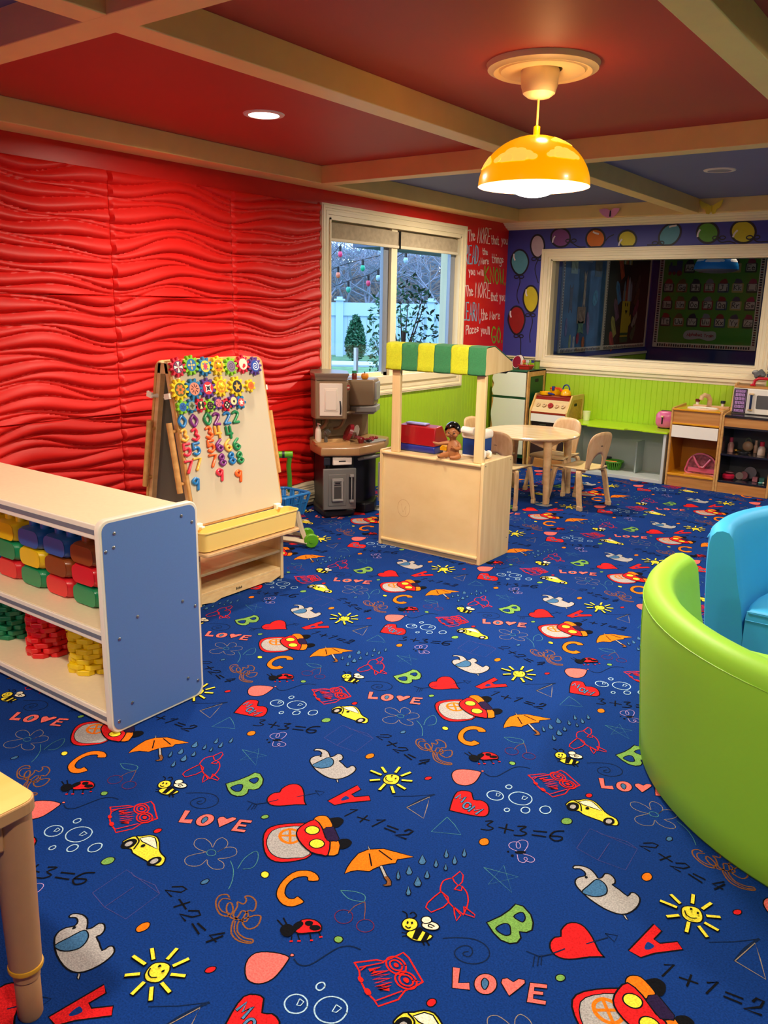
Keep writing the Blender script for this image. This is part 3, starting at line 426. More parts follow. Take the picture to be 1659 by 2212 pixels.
# ------------------------------------------------------------------ window_1: outdoor casement pair
w1 = MB(); casing(w1, 'y', 4.488, 6.392, .72, 2.06, .09, X0, 1)
w1.box(X0 - T - .012, X0 + .02, WY0, WY0 + .012, WZ0, WZ1); w1.box(X0 - T - .012, X0 + .02, WY1 - .012, WY1, WZ0, WZ1)
w1.box(X0 - T - .012, X0 + .02, WY0, WY1, WZ1 - .012, WZ1); w1.box(X0 - T - .03, X0 + .028, WY0, WY1, WZ0, WZ0 + .055)
w1.box(X0 - .10, X0 - .005, 5.33, 5.405, WZ0, WZ1)
window_1 = struct('window_1', w1, M_trim, smooth=False, merge=False)
M_sash = mat('sash_grey', '#8f97a6', .35, metal=.3)
for a, b in ((WY0 + .012, 5.33), (5.405, WY1 - .012)):
    s1 = MB(); w_ = .022
    s1.box(X0 - .075, X0 - .03, a, a + w_, WZ0 + .055, WZ1 - .012, 0); s1.box(X0 - .075, X0 - .03, b - .05, b, WZ0 + .055, WZ1 - .012, 1)
    s1.box(X0 - .075, X0 - .03, a, b, WZ0 + .055, WZ0 + .085, 0); s1.box(X0 - .075, X0 - .03, a, b, WZ1 - .04, WZ1 - .012, 0)
    s1.box(X0 - .055, X0 - .028, b - .07, b - .05, WZ0 + .07, WZ1 - .03, 1)
    sh = struct('sash', s1, [M_trim, M_sash], window_1, bevel=.003, smooth=False)
    g1 = MB().add([(X0 - .055, a + w_, WZ0 + .08), (X0 - .055, b - .05, WZ0 + .08), (X0 - .055, b - .05, WZ1 - .04), (X0 - .055, a + w_, WZ1 - .04)], [(0, 1, 2, 3)])
    struct('window_pane', g1, glassmat('window_glass', (.97, .98, 1, 1)), sh, smooth=False)
cr = MB().box(X0 + .03, X0 + .045, 6.02, 6.07, .868, .885); cr.tube([(X0 + .04, 6.03, .885), (X0 + .055, 6.06, .905), (X0 + .05, 6.12, .91)], .008)
struct('window_crank', cr, M_trim, window_1)
# ------------------------------------------------------------------ window_2: interior window to the next room
w2 = MB(); casing(w2, 'x', -3.492, -1.475, .872, 1.915, .092, Y1, -1)
w2.box(BX0, BX0 + .012, Y1 - .005, Y1 + .14, BZ0, BZ1); w2.box(BX1 - .012, BX1, Y1 - .005, Y1 + .14, BZ0, BZ1)
w2.box(BX0, BX1, Y1 - .005, Y1 + .14, BZ1 - .012, BZ1); w2.box(BX0, BX1, Y1 - .01, Y1 + .14, BZ0, BZ0 + .012)
sl = [(Y1, .815), (Y1 - .012, .815), (Y1 - .016, .838), (Y1 - .03, .842), (Y1 - .034, .868), (Y1 - .045, .872), (Y1 - .045, .885), (Y1, .885)]
w2.prism([(y, z) for y, z in sl], 'x', -3.50, -1.47)
window_2 = struct('window_2', w2, M_trim, smooth=False, merge=False)
struct('window_pane', MB().add([(BX0, Y1 + .07, BZ0), (BX1, Y1 + .07, BZ0), (BX1, Y1 + .07, BZ1), (BX0, Y1 + .07, BZ1)], [(0, 1, 2, 3)]), glassmat('inner_glass', (.8, .81, .84, 1), 1.22), window_2, smooth=False)
cr_ = [(0, .925), (-.01, .925), (-.014, .94), (-.026, .944), (-.026, .956), (0, .956)]
trim(MB().prism([(Y1 + a, b) for a, b in cr_], 'x', X0, -3.492), M_trim, smooth=False)
trim(MB().prism([(Y1 + a, b) for a, b in cr_], 'x', -1.475, 4), M_trim, smooth=False)
trim(MB().prism([(X0 - a, b) for a, b in cr_], 'y', 6.392, Y1), M_trim, smooth=False)
bs = MB().box(-3.4, 4, Y1 - .02, Y1, 0, .09); struct('baseboard_back', bs, M_trim, smooth=False)
# ------------------------------------------------------------------ wave relief panels on the red wall
def hwave(y, z):
    # stack of curved ridges whose spacing swells and pinches along the wall: wide lenses between bundles of thin ridges
    G = .044
    def zc(k):
        return G * k - .82 * G * math.cos(3.6 * y + (k - .5) * 1.9 + .6 * math.sin(2.3 * y)) / (2 * math.sin(.95)) * .8 - .5 * G * math.cos(-6.8 * y + (k - .5) * 1.1 + 1) / (2 * math.sin(.55)) * .42 + .026 * math.sin(4.9 * y + .5 + z * 2.0) + .014 * math.sin(9.5 * y + 2 - z * 3)
    k = int(z / G) - 2
    while zc(k + 1) <= z: k += 1
    while zc(k) > z: k -= 1
    a, b = zc(k), zc(k + 1); g = b - a
    if g < .003: return 0
    t = (z - a) / g
    return min(g, .07) ** .9 * .30 * math.sin(PI * t ** .66) ** .9
pr = {0: 'bottom', 1: 'middle', 2: 'top'}
PY = [1.09, 1.95, 2.81, 3.67, 4.485]; PZ = [.17, .795, 1.42, 2.045]
rowname = {0: 'lowest', 1: 'middle', 2: 'topmost'}
colname = {0: 'at the far left edge of the photo', 1: 'left of the easel', 2: 'directly behind the easel', 3: 'next to the window casing'}
for c in range(4):
    for r in range(3):
        y0, y1, z0, z1 = PY[c] + .0015, PY[c + 1] - .0015, PZ[r] + .001, PZ[r + 1] - .001
        if c == 0 and r < 2: continue
        ny, nz_ = 58, 112; vs = []
        for i in range(ny + 1):
            y = y0 + (y1 - y0) * i / ny; ey = min(1, min(y - y0, y1 - y) / .010)
            for j in range(nz_ + 1):
                z = z0 + (z1 - z0) * j / nz_; ez = min(1, min(z - z0, z1 - z) / .003)
                h = hwave(y, z + .3) * (ey ** .5 if ey > 0 else 0) * (.75 + .25 * ez) * (1 if ez > 0 else .6)
                vs.append((X0 + .004 + h, y, z))
        m = MB().add(vs, [(i * (nz_ + 1) + j, (i + 1) * (nz_ + 1) + j, (i + 1) * (nz_ + 1) + j + 1, i * (nz_ + 1) + j + 1) for i in range(ny) for j in range(nz_)])
        m.box(X0, X0 + .004, y0, y1, z0, z1)
        solo('wall_panel', m, M_panel, 'glossy red wave relief wall panel, %s row, %s' % (rowname[r], colname[c]), 'wall panel', (X0, (y0 + y1) / 2, z0), 'red wave panels on the left wall', ang=50, merge=False)
# ------------------------------------------------------------------ baseboard heater
hm = MB(); hm.prism([(X0, .0), (X0 + .055, .012), (X0 + .065, .03), (X0 + .065, .10), (X0 + .03, .165), (X0, .17)], 'y', 1.0, 4.4)
M_heat = mat('heater_enamel', '#dccfae', .4); t = thing('baseboard_heater', 'cream metal baseboard heater along the foot of the red wall beside the play kitchen', 'heater', (X0, 2.7, 0))
obj('housing', hm, M_heat, t, smooth=False)
sl_ = MB()
for k in range(3): sl_.box(X0 + .0655, X0 + .068, 1.0, 4.4, .035 + k * .024, .038 + k * .024)
obj('louvre', sl_, M_heat, t, smooth=False)
ho = MB(); n_ = Vector((.065, 0, .035)).normalized()
for k in range(150):
    for q in range(3):
        y = 3.4 + k * .0066 + q * .003; a = .25 + q * .22
        px, pz = X0 + .065 - .035 * a, .10 + .065 * a
        ho.add([(px + .0006, y, pz), (px + .0006, y + .0035, pz), (px - .004, y + .0035, pz + .0075), (px - .004, y, pz + .0075)], [(0, 1, 2, 3)])
obj('grille_slots', ho, M_black, t, smooth=False, merge=False)
# ------------------------------------------------------------------ ceiling lamps
M_lens = mat('lamp_lens', '#fff1d0', .5, emit=14); M_off = mat('lamp_lens_off', '#8f8790', .5)
M_lamptrim = mat('lamp_trim', '#e8dccb', .4)
def downlight(x, y, on, label):
    t = thing('ceiling_light', label, 'ceiling light', (x, y, ZC), 0, None)
    obj('trim_ring', MB().lathe([(.070, -.001), (.072, -.007), (.093, -.005), (.097, 0)], (x, y, ZC), 32), M_lamptrim, t)
    obj('lens', MB().lathe([(.0001, -.004), (.071, -.004), (.071, 0)], (x, y, ZC), 32), M_lens if on else M_off, t)
nm = ['glowing round recessed ceiling light in the red ceiling bay above the easel', 'round recessed ceiling light behind the camera, nearest the wave wall', 'round recessed ceiling light behind the camera, above the front of the room', 'round recessed ceiling light behind the camera, right of the front one', 'round recessed ceiling light right of the yellow pendant lamp', 'round recessed ceiling light far behind the camera', 'round recessed ceiling light out to the right of the sofas', 'round recessed ceiling light out to the far right', 'glowing round recessed ceiling light over the play corner, hidden behind the pendant', 'added round recessed fill light, unseen, far behind the camera by the wave wall']
for (x, y, p), n_ in zip(DOWNLIGHTS, nm): downlight(x, y, True, n_)
downlight(-.08, 5.65, True, 'round recessed ceiling light in the bay right of the unlit one')
downlight(OFFLIGHT[0], OFFLIGHT[1], False, 'unlit recessed ceiling light in the mauve blue ceiling bay near the far wall')
PX_, PY_ = -1.505, 2.975
t = thing('pendant_lamp', 'yellow dome pendant lamp with pale clouds hanging in the dark red ceiling bay', 'lamp', (PX_, PY_, 2.25))
M_shade = mat('shade_yellow', '#f7a400', .25, emit=.7, coat=.4); M_cloud = mat('shade_cloud', '#ffd95a', .3, emit=.6)
M_rose = mat('rose_plaster', '#efd9a0', .5); M_cup = mat('canopy_plastic', '#efdcb4', .35)
obj('ceiling_rose', MB().lathe([(.07, 0), (.07, -.016), (.085, -.024), (.15, -.026), (.158, -.018), (.166, -.026), (.176, -.028), (.184, -.022), (.198, -.018), (.203, 0)], (PX_ + .01, PY_, 2.25), 48), M_rose, t)
obj('canopy_cup', MB().lathe([(.067, -.014), (.069, -.02), (.066, -.07), (.058, -.095), (.04, -.108), (.012, -.112), (.0001, -.112)], (PX_, PY_, 2.25), 32), M_cup, t)
obj('cord', MB().tube([(PX_, PY_, 2.14), (PX_, PY_, 2.02)], .0042, 8), mat('cord_yellow', '#f2cf7a', .5), t)
R_, H_, ZR = .206, .178, 1.836
dome = [(R_ * math.cos(a), ZR + H_ * math.sin(a)) for a in [PI / 2 * k / 18 for k in range(18)]] + [(.012, ZR + H_)]
din = [((r - .004 if r > .03 else r), z - .004) for r, z in reversed(dome[:-1])]
sh = obj('shade', MB().lathe([(r, z) for r, z in dome] + [(.012, ZR + H_ + .03), (.006, ZR + H_ + .034), (.0001, ZR + H_ + .034)], (PX_, PY_, 0), 48), M_shade, t)
obj('shade_lining', MB().lathe([(R_ - .0005, ZR), (R_ - .004, ZR)] + [(r - .003, z - .003) for r, z in dome[1:-1]], (PX_, PY_, 0), 48), mat('shade_lining', '#fff4d8', .5, emit=3), sh)
def cloud(m, az, el, s, R, H, z, cx, cy, off=0):
    for q, (du, dv, rr) in enumerate([(-.55, -.05, .34), (-.2, .22, .36), (.18, .15, .38), (.5, -.02, .36), (.8, -.12, .22), (0, -.14, .34), (-.82, -.16, .2), (-.3, -.17, .3), (.3, -.17, .3)]):
        u0, v0 = az + du * s / max(.35, math.cos(el)), el + dv * s; pts = []
        for k in range(17):
            a = 2 * PI * (k - 1) / 16; rr2 = 0 if k == 0 else rr * s
            u = u0 + rr2 * math.cos(a) / max(.35, math.cos(el)); v = v0 + max(rr2 * math.sin(a) * .8, (-.34 - dv) * s)
            o = 1.006 + q * .0004
            pts.append((cx + R * o * math.cos(v) * math.cos(u), cy + R * o * math.cos(v) * math.sin(u), z + H * o * math.sin(v)))
        m.add(pts, [(0, 1 + k, 1 + (k + 1) % 16) for k in range(16)])
toC = math.atan2(-PY_, -PX_)
for az, el, s in ((toC - .42, .50, .40), (toC + .62, .55, .34), (toC + 1.05, .98, .34), (toC - 1.35, .45, .34), (toC + 2.2, .5, .4), (toC + 3.4, .6, .4), (toC - 2.2, .9, .34)):
    m = MB(); cloud(m, az, el, s, R_, H_, ZR, PX_, PY_); obj('cloud', m, M_cloud, sh, smooth=True, ang=80, merge=False)
obj('bulb', MB().sph((PX_, PY_, ZR + .0), .085, .085, .036, 24, 12), mat('bulb_glow', '#fff6e0', .5, emit=22), t)
# paper butterflies on the back beam
def butterfly(x, z, w, colr, label, up):
    m = MB(); y = 6.984
    L = [(0, 0), (.3, .02), (.6, .03), (1, .05), (1, .03), (.8, -.01), (.5, -.02), (.4, -.05), (.15, -.055), (0, -.03)] if up else [(0, .012), (.3, .028), (.6, .030), (1, .022), (.95, .005), (.7, -.02), (.45, -.035), (.2, -.045), (0, -.042)]
    for s in (-1, 1):
        P = [(x + s * a * w / 2, z + b) for a, b in L]; P = P if s < 0 else P[::-1]
        o = MB().prism(P, 'y', y - .004, y - .001); o.v = [(p[0], p[1] - abs(p[0] - x) * .35, p[2]) for p in o.v]; m.add(o.v, o.f)
    t = thing('paper_butterfly', label, 'butterfly decoration', (x, y, z))
    obj('wings', m, mat('paper_' + colr[1:], colr, .7), t, smooth=False)
    obj('body', MB().tube([(x, y - .008, z + .012), (x, y - .010, z - .035)], [.004, .006], 8), M_dark if not up else mat('paper_' + colr[1:], colr), t)
butterfly(-2.81, 2.183, .175, '#f09cc8', 'pink paper butterfly on the cream beam above the balloon mural', False)
butterfly(-1.993, 2.185, .175, '#f0d040', 'yellow paper butterfly on the cream beam near the right edge', True)
# ------------------------------------------------------------------ the dim room beyond the interior window
RY = 11.17
rb = MB(); rb.box(X0 - .1, X0, Y1 + .14, RY, 0, 2.3, 0); struct('wall_next_room_left', rb, M_blue, smooth=False)
nb = MB(); nb.box(X0, 1.6, RY, RY + .1, 0, 2.3, 0); struct('wall_next_room_back', nb, mat('navy_wall', '#1c2a6a', .5), smooth=False)
struct('wall_next_room_right', MB().box(1.6, 1.7, Y1 + .14, RY, 0, 2.3), M_blue, smooth=False)
struct('floor_next_room', MB().box(X0, 1.6, Y1 + .14, RY, -.05, 0), mat('next_floor', '#3b3f52', .7), smooth=False)
struct('ceiling_next_room', MB().box(X0 - .1, 1.7, Y1 + .14, RY + .1, 2.3, 2.35), M_cblue, smooth=False)
wn_ = MB(); bead(wn_, 'y', Y1 + .3, RY, 0, .84, X0 + .004, 1, 0); struct('trim_next_room', wn_, M_green, smooth=False)
trim(MB().box(X0, X0 + .02, Y1 + .3, RY, .84, .87), M_trim)
area('next_room_fill', (-2.2, 9.2, 2.28), .3, 9, (1, .85, .65))  # added unseen fill that brightens the boards beyond the pane
def board(x0, y0, x1, y1, z0, z1, col, label, axis):
    m = MB(); fr = MB()
    if axis == 'y':
        m.box(X0 + .001, X0 + .012, y0, y1, z0, z1)
        for b in ((y0, y1, z0 - .05, z0), (y0, y1, z1, z1 + .05), (y0 - .04, y0, z0 - .05, z1 + .05), (y1, y1 + .04, z0 - .05, z1 + .05)): fr.box(X0 + .001, X0 + .02, *b)
        loc = (X0, (y0 + y1) / 2, z0)
    else:
        m.box(x0, x1, RY - .012, RY - .001, z0, z1)
        for b in ((x0, x1, z0 - .06, z0), (x0, x1, z1, z1 + .05), (x0 - .06, x0, z0 - .06, z1 + .05), (x1, x1 + .06, z0 - .06, z1 + .05)): fr.box(b[0], b[1], RY - .02, RY - .001, b[2], b[3])
        loc = ((x0 + x1) / 2, RY, z0)
    t = thing('bulletin_board', label, 'bulletin board', loc)
    obj('backing_paper', m, col, t, smooth=False); f = obj('border', fr, mat('border_paper', '#c9c0ae', .7), t, smooth=False)
    dm = MB(); rnd = random.Random(3)
    if axis == 'y':
        for k in range(int((y1 - y0) / .03)): dm.box(X0 + .0202, X0 + .021, y0 + k * .03, y0 + k * .03 + .018, z0 - .045, z0 - .01 - rnd.random() * .012, rnd.randrange(3))
        for k in range(int((z1 - z0) / .03)): dm.box(X0 + .0202, X0 + .021, y0 - .03, y0 - .012, z0 + k * .03, z0 + k * .03 + .018, rnd.randrange(3))
    else:
        for k in range(int((x1 - x0) / .03)): dm.box(x0 + k * .03, x0 + k * .03 + .02, RY - .021, RY - .0202, z0 - .05, z0 - .012 - rnd.random() * .01, rnd.randrange(3))
        for k in range(int((z1 - z0) / .03)):
            for xx in (x0 - .045, x1 + .012): dm.box(xx, xx + .03, RY - .021, RY - .0202, z0 + k * .03, z0 + k * .03 + .02, rnd.randrange(3))
    obj('border_print', dm, [mat('bp1', '#3a1c1c', .7), mat('bp2', '#6a2a22', .7), mat('bp3', '#1c1c22', .7)], f, smooth=False, merge=False)
    return t
board(0, 8.42, 0, 9.55, .98, 2.2, mat('board_blue', '#2d5f90', .6, .5, 5), 'bulletin board backed with rumpled blue fabric in the next room', 'y')
board(0, 9.63, 0, 11.02, .98, 2.2, mat('board_black', '#0c0b0a', .8), 'black bulletin board with crayon cutouts in the next room', 'y')
board(-3.70, 0, -2.53, 0, .99, 2.12, mat('board_green', '#3f7d1c', .7), 'green bulletin board with the alphabet train in the next room', 'x')
solo('cabinet', MB().box(-2.42, -1.5, RY - .1, RY, .72, 2.2), mat('pale_grey', '#8b8580', .6), 'pale grey tall cabinet at the right of the alphabet board', 'cabinet', (-1.9, RY, .72), bevel=.006)
# crayon shaped cutouts and a big crayon hand on the black board
def cutout(y, z, w, h, rot, colr, label, x=X0 + .014, cat='cutout', nm='paper_cutout', shape='crayon', grp='paper cutouts on the dark boards'):
    P = {'crayon': [(-.5, -.5), (.5, -.5), (.5, .3), (.15, .5), (-.15, .5), (-.5, .3)], 'oval': circ(0, 0, .5, .5, 14), 'rect': [(-.5, -.5), (.5, -.5), (.5, .5), (-.5, .5)], 'wave': [(-.5, -.5), (0, -.35), (.5, -.5), (.35, 0), (.5, .5), (0, .35), (-.5, .5), (-.35, 0)]}[shape]
    c, s = math.cos(math.radians(rot)), math.sin(math.radians(rot))
    Q = [(y + a * w * c - b * h * s, z + a * w * s + b * h * c) for a, b in P]; Q2 = [(y + a * w * .75 * c - b * h * .6 * s, z + a * w * .75 * s + b * h * .6 * c) for a, b in P]
    t = thing(nm, label, cat, (x, y, z), 0, grp)
    obj('paper', MB().prism(Q, 'x', x, x + .003), mat('cut_' + colr[1:], colr, .7), t, smooth=False)
    obj('printed_patch', MB().prism(Q2, 'x', x + .003, x + .0035), mat('cutp_' + colr[1:], colr, .7, .6, 14), t, smooth=False)
pL = lambda px, py: (0, 0)
cut = [(10.02, 1.90, .11, .3, 28, '#a5431f', 'orange crayon cutout at the top left of the big yellow hand'), (9.98, 1.60, .11, .28, 28, '#2f6ea0', 'blue crayon cutout left of the big yellow hand'), (9.95, 1.40, .11, .27, 28, '#5a3858', 'purple crayon cutout left of the big yellow hand'), (9.90, 1.20, .11, .26, 28, '#9a9440', 'olive yellow crayon cutout left of the big yellow hand'), (9.87, 1.03, .11, .24, 28, '#a5242c', 'red crayon cutout lowest left of the big yellow hand'),
       (10.62, 1.72, .10, .24, -30, '#23281f', 'dark green crayon cutout highest right of the big yellow hand'), (10.62, 1.56, .10, .24, -30, '#3a2a16', 'brown crayon cutout right of the big yellow hand'), (10.62, 1.42, .10, .24, -30, '#5a2a40', 'plum crayon cutout right of the big yellow hand'), (10.60, 1.28, .10, .24, -30, '#77756f', 'grey crayon cutout right of the big yellow hand'), (10.58, 1.13, .10, .22, -30, '#2c4a30', 'green crayon cutout lowest right of the big yellow hand')]
for a in cut: cutout(*a)
h = thing('crayon_hand_cutout', 'tall yellow crayon cutout with a smiling face and finger tips on the black board', 'cutout', (X0 + .013, 10.26, 1.0))
hp = [(10.14, 1.0), (10.38, 1.0), (10.40, 1.2), (10.47, 1.24), (10.45, 1.34), (10.40, 1.3), (10.40, 1.62), (10.14, 1.62)]
obj('crayon_body', MB().prism(hp, 'x', X0 + .013, X0 + .017), mat('crayon_yellow', '#a89416', .7), h, smooth=False)
fg = MB()
for k, (yy, zt) in enumerate(((10.17, 1.74), (10.25, 1.80), (10.32, 1.79), (10.39, 1.74))): fg.prism([(yy - .033, 1.5), (yy + .033, 1.5), (yy + .028, zt - .06), (yy, zt), (yy - .028, zt - .06)], 'x', X0 + .017, X0 + .020, k % 3)
obj('fingers', fg, [mat('fg1', '#5f6f80', .7), mat('fg2', '#8a3a2a', .7), mat('fg3', '#8a8a92', .7)], h, smooth=False)
obj('band', MB().box(X0 + .017, X0 + .019, 10.13, 10.39, 1.0, 1.07).box(X0 + .017, X0 + .019, 10.13, 10.39, 1.09, 1.12), mat('crayon_green', '#0f4a24', .7), h, smooth=False)
fc = MB(); fc.prism(circ(10.24, 1.46, .014, .025, 10), 'x', X0 + .0175, X0 + .019).prism(circ(10.31, 1.46, .014, .025, 10), 'x', X0 + .0175, X0 + .019).prism([(10.24, 1.39), (10.32, 1.39), (10.28, 1.34)], 'x', X0 + .0175, X0 + .019)
obj('face', fc, M_black, h, smooth=False)
sc = [(8.66, 1.85, .17, .17, 0, '#8aa69a', 'square picture card, pale teal and olive, on the blue board', 'rect'), (8.97, 1.60, .07, .42, 0, '#a9a5a0', 'long white slim cutout on the blue board', 'wave'), (9.32, 1.84, .2, .17, 0, '#4a5658', 'square dark zigzag card at the right of the blue board', 'rect'), (8.62, 1.50, .09, .3, 0, '#4b3f48', 'dark purple strip cutout on the blue board', 'wave'), (9.28, 1.52, .14, .18, -20, '#3d84a8', 'light blue blob cutout on the blue board', 'oval'), (8.92, 1.33, .22, .18, 0, '#8d7d76', 'tan square house cutout on the blue board', 'rect'), (8.92, 1.20, .17, .15, 0, '#5b8a78', 'green fan cutout below the tan house', 'wave'), (9.12, 1.24, .08, .26, 10, '#7a5a86', 'lilac ribbon cutout on the blue board', 'oval'), (8.54, 1.20, .06, .2, 0, '#6a5a90', 'violet balloon cutout on the blue board', 'oval'), (8.86, 1.08, .07, .13, 0, '#a02a4a', 'crimson oval cutout on the blue board', 'oval'), (9.02, 1.03, .08, .13, 0, '#a9603a', 'orange oval cutout on the blue board', 'oval'), (8.66, 1.04, .06, .17, 0, '#8f9a50', 'yellow green leaf cutout on the blue board', 'oval'), (8.76, 1.03, .05, .14, 0, '#a5a5a5', 'white rectangle cutout on the blue board', 'rect'), (8.98, 1.98, .3, .16, 0, '#7b8a9c', 'wide pale sign at the top of the blue board', 'rect')]
for a in sc: cutout(*a[:7], shape=a[7])
m = MB()
for k in range(8): m.box(X0 + .013, X0 + .016, 10.02 + k * .043, 10.02 + k * .043 + .04, 1.93, 2.15, k % 4)
t = thing('striped_fan', 'fan of coloured paper strips above the big yellow hand', 'decoration', (X0, 10.2, 1.93)); obj('strips', m, [mat('st%d' % k, c_, .7) for k, c_ in enumerate(('#8a3030', '#4f5f3a', '#9a9a8a', '#8a7a2a'))], t, smooth=False)
# alphabet train cards
rows = [('Engine', 'Aa', 'Bb', 'Cc', 'Dd', 'Ee'), ('Ff', 'Gg', 'Hh', 'Ii', 'Jj', 'Kk', 'Ll'), ('Mm', 'Nn', 'Oo', 'Pp', 'Qq', 'Rr', 'Ss'), ('Tt', 'Uu', 'Vv', 'Ww', 'Xx', 'Yy', 'Zz')]
rc = ['#1f2626', '#9a8c4a', '#7a1f1c', '#8a5a30', '#223a2a', '#2c4a5c', '#2a2a2a']; hc = ['#8a2418', '#6a4a20', '#1c2030', '#6a7078', '#7a1f14', '#3a3a4c', '#7a2a40']
Mcard, Mltr = mat('card_face', '#a9a597', .7), mat('card_letter', '#0c0c10', .7)
y = RY - .0135; kk = 0
for r, row in enumerate(rows):
    for c, tx in enumerate(row):
        x = -3.62 + c * .171 if r else -3.56 + c * .185; z = [1.93, 1.69, 1.475, 1.262][r]; kk += 1
        if tx == 'Engine':
            t = thing('train_engine_cutout', 'blue steam engine cutout leading the alphabet train', 'cutout', (x, y, z), 0)
            e_ = MB().prism([(x - .08, z - .06), (x + .09, z - .06), (x + .09, z + .09), (x + .02, z + .09), (x + .02, z + .03), (x - .04, z + .03), (x - .04, z + .07), (x - .065, z + .07), (x - .065, z + .03), (x - .08, z + .03)], 'y', y, y - .003)
            obj('engine_body', e_, mat('engine_blue', '#23405f', .7), t, smooth=False)
            for wx, wr in ((-.06, .022), (-.005, .022), (.06, .034)): obj('wheel', MB().prism(circ(x + wx, z - .065, wr, wr, 14), 'y', y - .003, y - .005), mat('wheel_red', '#5c1c1c', .7), t, smooth=False)
            continue
        t = thing('alphabet_card', 'train wagon card lettered %s on the green alphabet board' % tx, 'alphabet card', (x, y, z), 0, 'alphabet train cards')
        obj('wagon', MB().prism(rrect(x - .068, x + .068, z - .062, z + .05, .012, 3), 'y', y, y - .003), mat('wagon_' + rc[(kk * 3) % 7][1:], rc[(kk * 3) % 7], .7), t, smooth=False)
        obj('card_face', MB().prism(rrect(x - .052, x + .052, z - .042, z + .042, .006, 2), 'y', y - .003, y - .004), Mcard, t, smooth=False)
        obj('picture', MB().prism(smoothpts([(x - .045, z + .05), (x + .045, z + .05), (x + .03, z + .095), (x - .01 + .02 * (kk % 3 - 1), z + .105), (x - .035, z + .085)], 3), 'y', y - .001, y - .004), mat('pic_' + hc[kk % 7][1:], hc[kk % 7], .7), t, smooth=False)
        lm = MB(); fn = lambda u, v, x=x, z=z: (x - .042 + u * .084, y - .0045, z - .03 + v * .06)
        write(lm, tx, fn, .0085, 0, 2); obj('letters', lm, Mltr, t, smooth=False, merge=False)
x, z = -3.16, 1.10; t = thing('title_sign', 'white cloud shaped sign reading Alphabet Train', 'sign', (x, y, z))
cp = smoothpts([(x - .19, z - .05), (x - .1, z - .06), (x, z - .045), (x + .1, z - .07), (x + .19, z - .05), (x + .2, z + .01), (x + .17, z + .05), (x + .05, z + .045), (x - .05, z + .06), (x - .17, z + .05), (x - .21, z)], 3)
obj('sign_paper', MB().prism(cp, 'y', y, y - .003), mat('sign_paper', '#9a9696', .7), t, smooth=False)
lm = MB(); write(lm, 'Alphabet Train', lambda u, v: (x - .165 + u * .33, y - .0036, z - .018 + v * .036 + .006 * math.sin(u * 6)), .008, 0, 2); obj('letters', lm, mat('sign_red', '#8c1c2a', .7), t, smooth=False, merge=False)
# blue cloud pendant in the next room
t = thing('pendant_lamp', 'unlit blue dome pendant lamp with white clouds in the next room', 'lamp', (-2.42, 8.85, 2.3))
bx, by, bz = -2.42, 8.85, 1.80
s2 = obj('shade', MB().lathe([(.21 * math.cos(PI / 2 * k / 12), bz + .18 * math.sin(PI / 2 * k / 12)) for k in range(12)] + [(.0001, bz + .18)], (bx, by, 0), 36), mat('shade_blue', '#1f86d0', .25, emit=.03), t)  # small glow put into the material though the lamp is unlit
tb = math.atan2(-by, -bx)
for az, el, s in ((tb - .1, .5, .42), (tb + 1.1, .5, .34), (tb - 1.1, .55, .36), (tb + .5, 1.0, .36), (tb - .6, 1.05, .3)):
    m = MB(); cloud(m, az, el, s, .21, .18, bz, bx, by); obj('cloud', m, mat('cloud_white', '#e8e4dc', .5, emit=.03), s2, ang=80, merge=False)  # clouds carry the same put-in glow
obj('diffuser', MB().sph((bx, by, bz), .205, .205, .035, 28, 10), mat('diffuser_grey', '#b9bcc4', .3), t)
obj('cord', MB().tube([(bx, by, bz + .17), (bx, by, 2.3)], .004, 8), M_white, t)
# ------------------------------------------------------------------ outside
gz = .2
gm = MB().add([(-60, -8, gz), (X0 - T, -8, gz), (X0 - T, 60, gz), (-60, 60, gz)], [(0, 1, 2, 3)])
g = obj('ground', gm, mat('lawn', '#5f8a5c', .9, .4, 6), smooth=False); tag(g, 'short green lawn outside the window', 'lawn', kind='stuff')
M_vin = mat('vinyl', '#b4cbe4', .5)
t = thing('vinyl_fence', 'white vinyl privacy fence across the yard outside the window', 'fence', (-11.8, 16.15, gz), math.atan2(.59, .81))
fm = MB()
for k in range(60): fm.box(-4.5 + k * .15, -4.5 + k * .15 + .144, 0, .03, .03, 1.0)
obj('pickets', fm, M_vin, t, smooth=False, merge=False, local=True)
obj('rail', MB().box(-4.5, 4.5, -.05, .06, .94, 1.24), M_vin, t, smooth=False, local=True)
for yy in (-3.3, -1.18, .95, 3.1):
    p = obj('post', MB().box(yy, yy + .17, -.1, .07, 0, 1.28), M_vin, t, smooth=False, local=True)
    obj('post_cap', MB().box(yy - .04, yy + .21, -.14, .11, 1.28, 1.32).box(yy + .02, yy + .15, -.08, .05, 1.32, 1.37), M_vin, p, smooth=False, local=True)
def leafmesh(cx, cy, cz, rx, ry, rz, n, s, seed, taper=0, hollow=.3):
    r = random.Random(seed); m = MB()
    for k in range(n):
        while True:
            a, b, c = r.uniform(-1, 1), r.uniform(-1, 1), r.uniform(-1, 1); q = a * a + b * b + c * c
            if hollow < q < 1: break
        tp = 1 - taper * (c + 1) / 2
        p = Vector((cx + a * rx * tp, cy + b * ry * tp, cz + c * rz)); u = Vector((r.uniform(-1, 1), r.uniform(-1, 1), r.uniform(-.6, .9))).normalized(); v = u.cross(Vector((r.uniform(-1, 1), r.uniform(-1, 1), r.uniform(-1, 1)))).normalized()
        m.add([p - u * s, p + v * s * .4, p + u * s, p - v * s * .4], [(0, 1, 2, 3)], k % 2)
    return m
lf = [mat('leaf_a', '#24583a', .5, .3, 3), mat('leaf_b', '#3c7a58', .5, .3, 3)]
